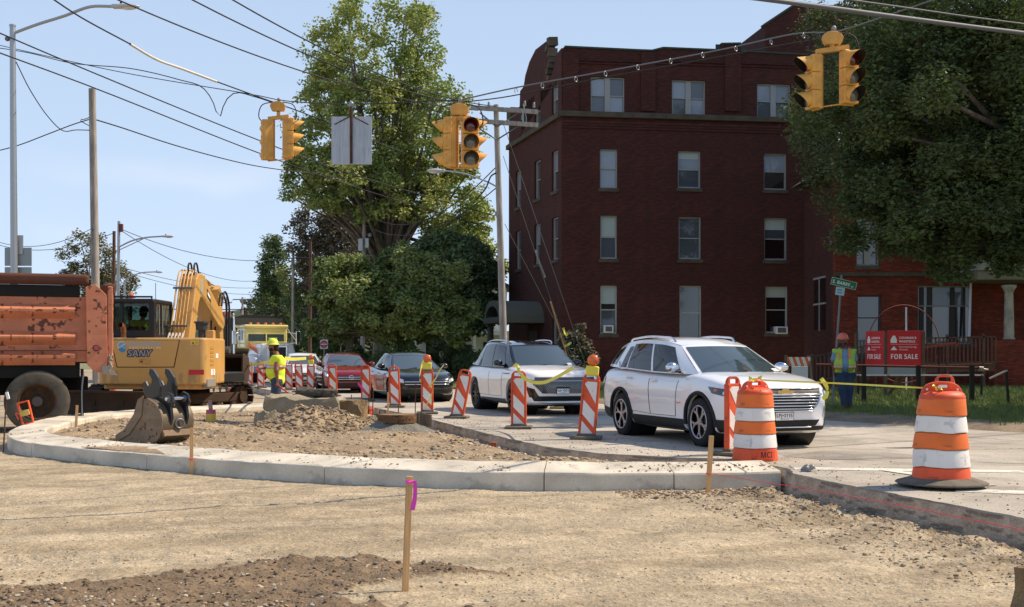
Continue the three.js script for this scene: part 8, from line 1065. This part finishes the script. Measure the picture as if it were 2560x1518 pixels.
// ---------- broken concrete, mortar, manhole, forms ----------
function rock(x, d, y, sx, sy, sz, seed, m, name, label, cat, ry = 0, rough = 0.5, group) { const g = norm(new THREE.BoxGeometry(sx, sy, sz, 14, 10, 12)); const p = g.attributes.position; for (let i = 0; i < p.count; i++) { const X = p.getX(i), Y = p.getY(i), Z = p.getZ(i), q = Math.hypot(X / sx, Y / sy, Z / sz) * 2, k = lerp(1, 0.92 / Math.max(q, 0.6), 0.35); p.setXYZ(i, X * k, Y * k, Z * k); } wob(g, Math.min(sx, sy, sz) * 0.22 * rough, 2.4 / Math.max(sx, sy), seed); wob(g, 0.02 * rough, 11, seed + 3); g.computeVertexNormals(); const o = gb().add(g).build(name, m); o.position.set(x, y, -d); o.rotation.y = ry; return tag(o, label, cat, group); }
const rubM = uvm(mat(0xb9b3a6, 0.92, 0, { map: concTex, bumpMap: dirtBump, bumpScale: 0.02 }), 0.6), rubTan = uvm(mat(0xa58e70, 0.95, 0, { map: concTex, bumpMap: dirtBump, bumpScale: 0.03 }), 0.6), mortM = uvm(mat(0x7c7f80, 0.95, 0, { map: dirtTex, bumpMap: dirtBump, bumpScale: 0.03 }), 0.8);
const PX = (px, d) => (px - CX) * d / F;
rock(PX(752, 23.2), 23.2, 0.27, 1.62, 0.66, 0.8, 201, rubM, 'concrete_block', 'big grey broken concrete block behind the dirt mound', 'concrete block', 0.12, 1.15); rock(PX(672, 22.9), 22.9, 0.1, 0.5, 0.42, 0.7, 203, rubM, 'concrete_block', 'smooth sloping concrete lump at the left end of the big block', 'concrete block', 0.5, 0.9); rock(PX(882, 23.4), 23.4, 0.18, 0.5, 0.56, 0.5, 207, rubTan, 'concrete_block', 'tan broken concrete piece right of the big block', 'concrete block', -0.3, 0.9); rock(PX(925, 23.8), 23.8, 0.02, 0.26, 0.3, 0.3, 209, rubM, 'concrete_block', 'small grey concrete chunk beside the orange pail', 'concrete block', 0.4, 0.9);
rock(PX(790, 23.4), 23.4, 0.62, 0.85, 0.16, 0.5, 211, mortM, 'mortar_heap', 'wet dark mortar heaped on top of the concrete block', 'mortar', 0, 1.6); rock(PX(822, 23.3), 23.3, 0.6, 0.3, 0.2, 0.35, 213, mortM, 'mortar_heap', 'grey lump of mortar at the right end of the block top', 'mortar', 0.3, 1.1);
{ const d = 20.6, x = PX(990, d), y = gY(x, d); const sk = norm(new THREE.ConeGeometry(0.74, 0.34, 40, 12, false)); wob(sk, 0.045, 5, 221); wob(sk, 0.015, 18, 223); sk.computeVertexNormals(); const m1 = gb().add(sk, [0, 0, 0], [0, 0, 0], [1, 1, 0.9]).build('mortar_heap', uvm(mat(0x97999a, 0.95, 0, { map: concTex, bumpMap: dirtBump, bumpScale: 0.03 }), 0.8)); m1.position.set(x, y + 0.15, -d); tag(m1, 'grey mortar skirt spread round the manhole ring', 'mortar');
  const o = thing('manhole_ring', 'brown rusty manhole ring with lid set in grey mortar', 'manhole', V(x + 0.02, y + 0.17, -d)); gb().lathe([[0.33, 0], [0.335, 0.13], [0.325, 0.145], [0.29, 0.147]], 44).build('ring', uvm(mat(0x8f7a66, 0.9, 0.1, { map: rustTex([0.8, 0.7, 0.58], -0.4, 1041) }), 1), o); gb().cyl(0.292, 0.292, 0.05, [0, 0.118, 0], [0, 0, 0], 44).build('lid', uvm(mat(0xb49a7c, 0.85, 0.1, { map: concTex }), 1), o); }
{ const d = 24.6, x = PX(913, d), y = gY(x, d); const o = thing('pail', 'orange plastic pail below the striped panel on the island', 'pail', V(x, y, -d)); gb().lathe([[0, 0], [0.15, 0], [0.17, 0.3], [0.185, 0.31], [0.185, 0.35], [0.17, 0.36], [0.15, 0.02]], 28).build('pail_body', uvm(mat(0xe8674a, 0.55), 1), o); gb().tor(0.16, 0.006, [0, 0.33, 0.04], [1.2, 0, 0], 5, 24, 3.14).build('bail', steelM, o); }
const woodTex = tex(256, (u, v) => { const a = fbm(u * 30, v * 2, 4, 1051, 30), b = vn(u * 90, v * 5, 1053, 90); const k = 0.86 + (a - 0.5) * 0.22 + (b - 0.5) * 0.1; return [k * 0.95, k * 0.80, k * 0.60]; }), stakeM = uvm(mat(0xf6ead8, 0.85, 0, { map: woodTex }), 1.4);
function stake(px, d, y0, h, w, label, lean = 0, m = stakeM, leanx = 0) { const o = thing('wooden_stake', label, 'stake', V(PX(px, d), y0, -d)); o.rotation.set(leanx, 0.35, lean); gb().ext([[-w / 2, h], [w / 2, h], [w / 2, -0.06], [0, -0.16], [-w / 2, -0.06]], w * 0.62, [0, 0, 0], [0, 0, 0], 0.002).build('shaft', m, o); return o; }
{ const d = 8.05, o = stake(1013, d, gY(PX(1013, d), d), 0.77, 0.042, 'tall wooden survey stake with pink ribbon in the foreground', R(-2.2)); const pink = mat(0xf04ac0, 0.6, 0, { side: THREE.DoubleSide }); const c = new THREE.CatmullRomCurve3([V(-0.01, 0.735, 0.02), V(0.028, 0.742, 0.022), V(0.036, 0.69, 0.024), V(0.034, 0.62, 0.026), V(0.022, 0.545, 0.024)]); gb().grid((u, v) => c.getPoint(u).add(V((v - 0.5) * 0.03 * (0.6 + u * 0.4), 0, (v - 0.5) * 0.01)), 16, 2).build('ribbon', pink, o); gb().box(0.046, 0.02, 0.03, [0, 0.735, 0]).build('ribbon_knot', pink, o); }
stake(478, 16.0, -0.24, 0.62, 0.045, 'pale wooden stake against the front of the kerb near the loose bucket', R(-0.5)); stake(1770, 13.85, -0.24, 0.66, 0.052, 'tan wooden stake against the kerb near the lettered drum', R(-4)); stake(188, 23.2, -0.24, 0.62, 0.05, 'short pale stake beside the mud flap of the dump truck', R(-3)); stake(672, 27.0, gY(PX(672, 27), 27), 0.2, 0.05, 'short stub of a stake left of the concrete block', 0); stake(970, 26.2, gY(PX(970, 26.2), 26.2), 0.62, 0.035, 'thin stake standing before the taped panel by the black sedan', 0);
{ const d = 19.6, o = thing('steel_pin', 'rusty steel pin tied with white tape at the far left', 'pin', V(PX(8, d), -0.24, -d)); o.rotation.z = R(-3); gb().bar(V(0, 0, 0), V(0, 1.02, 0), 0.012).build('shaft', rustM, o); gb().rb(0.05, 0.12, 0.03, [0.02, 0.93, 0], [0, 0, 0.3], 0.01).build('tape_flag', M.white, o); }
{ // plywood form and steel pins by the road edge
  const d = 24.0, o = thing('form_board', 'grey plywood form boards staked behind the manhole ring', 'form board', V(PX(1000, d), gY(PX(1000, d), d), -d)), bdM = uvm(mat(0xb6a98f, 0.9, 0, { map: poleTex }), 1); gb().box(1.05, 0.24, 0.03, [0, 0.13, 0], [0, 0.12, 0]).build('board', bdM, o); gb().box(0.03, 0.24, 0.5, [0.53, 0.13, 0.2], [0, 0.5, 0]).build('board', bdM, o); gb().box(0.14, 0.26, 0.06, [0.44, 0.14, 0.08]).build('cleat', uvm(mat(0xcabfa5, 0.9, 0, { map: poleTex }), 1), o);
  const pins = [[866, 25.0, 0.5, 'leftmost thin steel pin before the red sedan'], [877, 25.2, 0.58, 'second thin steel pin before the red sedan'], [921, 24.4, 0.62, 'steel pin just right of the orange pail'], [931, 24.2, 0.72, 'steel pin nearest the black sedan front wheel'], [948, 23.6, 0.3, 'short steel pin left of the form board'], [962, 23.2, 0.34, 'bent steel pin tied with yellow string'], [995, 22.6, 0.42, 'steel pin behind the manhole ring'], [1037, 23.0, 0.86, 'tall rusty steel pin at the end of the form board'], [1052, 22.8, 0.5, 'rusty steel pin leaning on the form board']];
  for (const [px, dd, h, lb] of pins) { const x = PX(px, dd), q = gb().bar(V(0, -0.1, 0), V(h * 0.02, h, 0), 0.01).build('steel_pin', rustM); q.position.set(x, gY(x, dd), -dd); tag(q, lb, 'pin', 'steel pins round the forms'); }
  ribbon([P3(895, 958, 24.3), P3(903, 968, 24.2), P3(912, 978, 24.2)], 0.05, 'pink ribbon fluttering in front of the red sedan', mat(0xf04a9a, 0.6, 0, { side: THREE.DoubleSide }), 0.3, 'survey_ribbon', 'ribbon');
}
{ // string reel hung on the kerb by the truck wheel
  const d = 22.0, o = thing('string_reel', 'orange string line reel leaning against the kerb by the truck wheel', 'reel', V(PX(70, d), 0.1, -d)); o.rotation.z = R(14); const om = mat(0xee5a2c, 0.5); gb().rb(0.22, 0.025, 0.05, [0, 0.0, 0], [0, 0, 0], 0.01).rb(0.22, 0.025, 0.05, [0, 0.4, 0], [0, 0, 0], 0.01).rb(0.025, 0.4, 0.05, [-0.1, 0.2, 0], [0, 0, 0], 0.01).rb(0.025, 0.4, 0.05, [0.1, 0.2, 0], [0, 0, 0], 0.01).build('frame', om, o); gb().cyl(0.055, 0.055, 0.17, [0, 0.2, 0], [0, 0, Math.PI / 2], 18).build('string', mat(0xc9b060, 0.9), o); gb().tube([V(-0.12, 0.2, 0.02), V(-0.16, 0.24, 0.03), V(-0.14, 0.1, 0.04)], 0.012, 12, 6).build('crank', om, o);
  const c = thing('paint_can', 'small pink and yellow marking paint can on the island soil', 'can', V(PX(527, 24.5), gY(PX(527, 24.5), 24.5), -24.5)); gb().cyl(0.1, 0.1, 0.16, [0, 0.09, 0], [0, 0, 0], 20).build('can_label', mat(0xd8b84a, 0.5), c); gb().cyl(0.095, 0.1, 0.08, [0, 0.21, 0], [0, 0, 0], 20).build('can_top', mat(0xb4506a, 0.5), c); gb().rb(0.08, 0.2, 0.06, [-0.01, 0.34, 0], [0, 0, 0.1], 0.02).build('nozzle', mat(0x9a7a78, 0.6), c);
}
// red string line along the kerb and road edge
{ const sm = mat(0xd8343c, 0.6); const s = gb().tube([at(1772, 1184, 13.83), at(1990, 1218, 12.85), at(2250, 1264, 11.1), at(2560, 1326, 9.4), at(2800, 1374, 8.3)], 0.0036, 40, 5).build('string_line', sm); tag(s, 'taut red string line along the broken road edge', 'string'); const k = gb().tor(0.022, 0.006, [0, 0, 0], [Math.PI / 2, 0, 0.4], 5, 14).build('string_knot', sm); k.position.copy(at(478, 1148, 15.96)); k.scale.set(1.4, 1, 1); tag(k, 'red string wound round the stake near the loose bucket', 'string'); const k2 = gb().tor(0.03, 0.006, [0, 0, 0], [Math.PI / 2, 0, 0.4], 5, 14).build('string_knot', sm); k2.position.copy(at(1772, 1184, 13.83)); tag(k2, 'red string wound round the stake by the lettered drum', 'string'); }
// bricks and stones dropped at the old pavement edge
[[1232, 1110, 0.13, 0.09, 0xb06a50, 'orange broken brick on the soil below the road edge'], [1465, 1132, 0.2, 0.1, 0xa89c88, 'flat tan paving fragment where kerb and road meet'], [1448, 1136, 0.12, 0.09, 0x8f8674, 'grey stone left of the flat paving fragment'], [1338, 1118, 0.1, 0.08, 0x9a8f7c, 'small grey stone under the road edge by the upright panel'], [1018, 1093, 0.22, 0.03, 0xc79a84, 'flat pinkish wood scrap on the mortar skirt'], [1480, 1142, 0.14, 0.05, 0xc4c6c6, 'crumpled silver foil beside the kerb'], [1082, 1136, 0.09, 0.05, 0x9ca0a2, 'grey stone close behind the kerb']].forEach(([px, py, s, h, c, lb], i) => { const d = gdep(py, -0.1), x = PX(px, d); rock(x, d, groundH(x, d) + h * 0.35, s, h, s * 0.7, 300 + i * 7, uvm(mat(c, 0.9, 0, { map: concTex }), 1.5), i === 0 ? 'brick' : i === 4 ? 'wood_scrap' : i === 5 ? 'foil_scrap' : 'stone', lb, i === 0 ? 'brick' : i === 4 ? 'scrap' : i === 5 ? 'foil' : 'stone', i * 0.9, 0.5); });
{ const o = rock(3.42, 13.9, 0.02, 0.13, 0.07, 0.1, 361, mat(0x8d8d8a, 0.5, 0.5), 'foil_scrap', 'crumpled silver wrapper beside the kerb end', 'wrapper', 0.4, 2); }
{ // weathered concrete stub cut off by the right edge
  const d = 7.3, x = PX(2630, d), o = rock(x, d, -0.18, 0.36, 0.54, 0.42, 371, rubTan, 'concrete_stub', 'rounded weathered concrete stub at the bottom right corner', 'concrete stub', 0.2, 0.35); }
// ---------- loose stones and clods ----------
{
  const base = (seed, fl) => { const g = new THREE.IcosahedronGeometry(1, 1), p = g.attributes.position; for (let i = 0; i < p.count; i++) { const x = p.getX(i), y = p.getY(i), z = p.getZ(i), k = 0.78 + 0.5 * vn(x * 1.7 + 9, y * 1.7 + z * 1.3 + 5, seed); p.setXYZ(i, x * k, y * k * fl, z * k); } g.computeVertexNormals(); return g; };
  const G = [base(1, 0.55), base(2, 0.7), base(3, 0.45), base(4, 0.8)], r = rng(909), lists = [[], [], [], []], mm = new THREE.Matrix4(), cc = new THREE.Color(), qq = new THREE.Quaternion();
  const put = (x, d, s, c, sink = 0.25) => { lists[Math.floor(r() * 4)].push([x, groundH(x, d) + s * (0.35 - sink), d, s, c]); };
  const tan = () => { const k = rr(0.7, 1.25, r); return [0.46 * k, 0.385 * k, 0.27 * k]; }, gry = () => { const k = rr(0.6, 1.2, r); return [0.34 * k, 0.30 * k, 0.24 * k]; }, brn = () => { const k = rr(0.5, 1.2, r); return [0.15 * k, 0.105 * k, 0.068 * k]; }, cld = () => { const k = rr(0.6, 1.2, r); return [0.28 * k, 0.205 * k, 0.13 * k]; };
  let n = 0; while (n < 20000) { const d = 6 + 8.3 * Math.pow(r(), 1.25), x = rr(-0.47, 0.47, r) * d; if (inPoly(x, d, islPoly) || x > prof2(edgeNear, d) - 0.06) continue; n++; const cl = fbm(x * 1.1, d * 2.4, 4, 911); if (cl < 0.47 && r() < 0.75) continue; const dm = damp(x, d); put(x, d, (0.003 + 0.010 * Math.pow(r(), 3.4)) * (dm ? 1.1 : 0.8), dm ? (r() < 0.8 ? brn() : tan()) : r() < 0.2 ? gry() : tan()); }
  for (let i = 0; i < 3200; i++) { const d = rr(6.4, 9.7, r), x = rr(-0.46 * d, 0.1, r); if (!damp(x, d) && r() < 0.85) continue; put(x, d, 0.004 + 0.016 * Math.pow(r(), 3.6), r() < 0.72 ? brn() : r() < 0.4 ? gry() : tan()); }
  for (let i = 0; i < 520; i++) { const d = rr(6.3, 7.7, r), x = rr(-0.46 * d, -1.4, r); if (!damp(x, d)) continue; put(x, d, 0.008 + 0.02 * r() * r(), r() < 0.2 ? gry() : cld(), 0.12); }
  for (let i = 0; i < 3200; i++) { const d = rr(8.2, 14.2, r), e = prof2(edgeNear, d), x = e - 0.1 - 1.5 * Math.pow(r(), 1.7); if (x > e - 0.05) continue; put(x, d, 0.004 + 0.017 * Math.pow(r(), 3.0), r() < 0.6 ? cld() : tan(), 0.15); }
  for (let i = 0; i < 700; i++) { const d = rr(13.2, 14.1, r), x = rr(1.2, 3.2, r); put(x, d, 0.006 + 0.02 * Math.pow(r(), 2), cld(), 0.1); }
  for (let i = 0; i < 15000; i++) { const d = 14.7 + 14 * Math.pow(r(), 1.3), x = rr(-9, 2.6, r); if (!inPoly(x, d, islPoly) || x > prof2(edgeIsl, d) - 0.05) continue; const hgt = groundH(x, d), cl = fbm(x * 1.4, d * 1.4, 3, 913); if (cl < 0.42 && hgt < 0.02 && r() < 0.7) continue; put(x, d, 0.007 + 0.030 * Math.pow(r(), 3.4), r() < 0.1 ? gry() : r() < 0.5 ? cld() : tan(), 0.12); }
  for (let i = 0; i < 2400; i++) { const a = r() * 6.28, q = Math.sqrt(r()) * 1.3, x = -3.6 + Math.cos(a) * q * 1.1, d = 21.5 + Math.sin(a) * q; put(x, d, 0.012 + 0.03 * Math.pow(r(), 2.5), cld(), 0.15); }
  // crumbs on the kerb tops
  for (let i = 0; i < 900; i++) { const k = Math.floor(Math.pow(r(), 1.3) * KN * 0.5), p = kerbLine[k], nI = kerbIn[k], a = rr(0.04, KW - 0.03, r), jt = rr(-0.06, 0.06, r), x = p.x + nI.x * a - nI.z * jt, d = -(p.z + nI.z * a + nI.x * jt); if (fbm(x * 2.2, d * 2.2, 3, 917) < 0.5) continue; const s = 0.005 + 0.014 * Math.pow(r(), 3), bk = sst(0.44, 0.6, k / KN); lists[Math.floor(r() * 4)].push([x, lerp(KH0 + bk * 0.125, KH1 + bk * 0.03, a / KW) + s * 0.25, d, s, cld()]); }
  // grit on the road edge
  for (let i = 0; i < 900; i++) { const d = rr(9, 26, r), e = d < 14.2 ? prof2(edgeNear, d) : prof2(edgeIsl, Math.max(d, 15.6)), x = e + 0.15 + 2.2 * Math.pow(r(), 2.2), s = 0.004 + 0.01 * Math.pow(r(), 3); lists[Math.floor(r() * 4)].push([x, s * 0.3, d, s, r() < 0.3 ? [0.1, 0.09, 0.08] : cld()]); }
  const nm = ['loose_gravel', 'soil_clods', 'pebbles', 'grit']; const lb = ['tan gravel scattered over the graded dirt', 'crumbly soil clods on the island and along the edges', 'small pebbles mixed through the loose soil', 'coarse grit lying over the road works'];
  const stM = mat(0xffffff, 0.95);
  G.forEach((g, k) => { const im = new THREE.InstancedMesh(g, stM, lists[k].length); lists[k].forEach(([x, y, d, s, c], i) => { qq.setFromEuler(new THREE.Euler(rr(-0.4, 0.4, r), r() * 6.28, rr(-0.4, 0.4, r))); mm.compose(V(x, y, -d), qq, V(s * rr(0.8, 1.5, r), s * rr(0.8, 1.1, r), s)); im.setMatrixAt(i, mm); im.setColorAt(i, cc.setRGB(...c)); }); im.name = numbered(nm[k]); im.castShadow = im.receiveShadow = true; tag(im, lb[k], 'gravel', null, 'stuff'); scene.add(im); });
}
scene.traverse((o) => { if (o.isMesh) { o.castShadow = true; o.receiveShadow = true; } });
renderer.render(scene, camera);
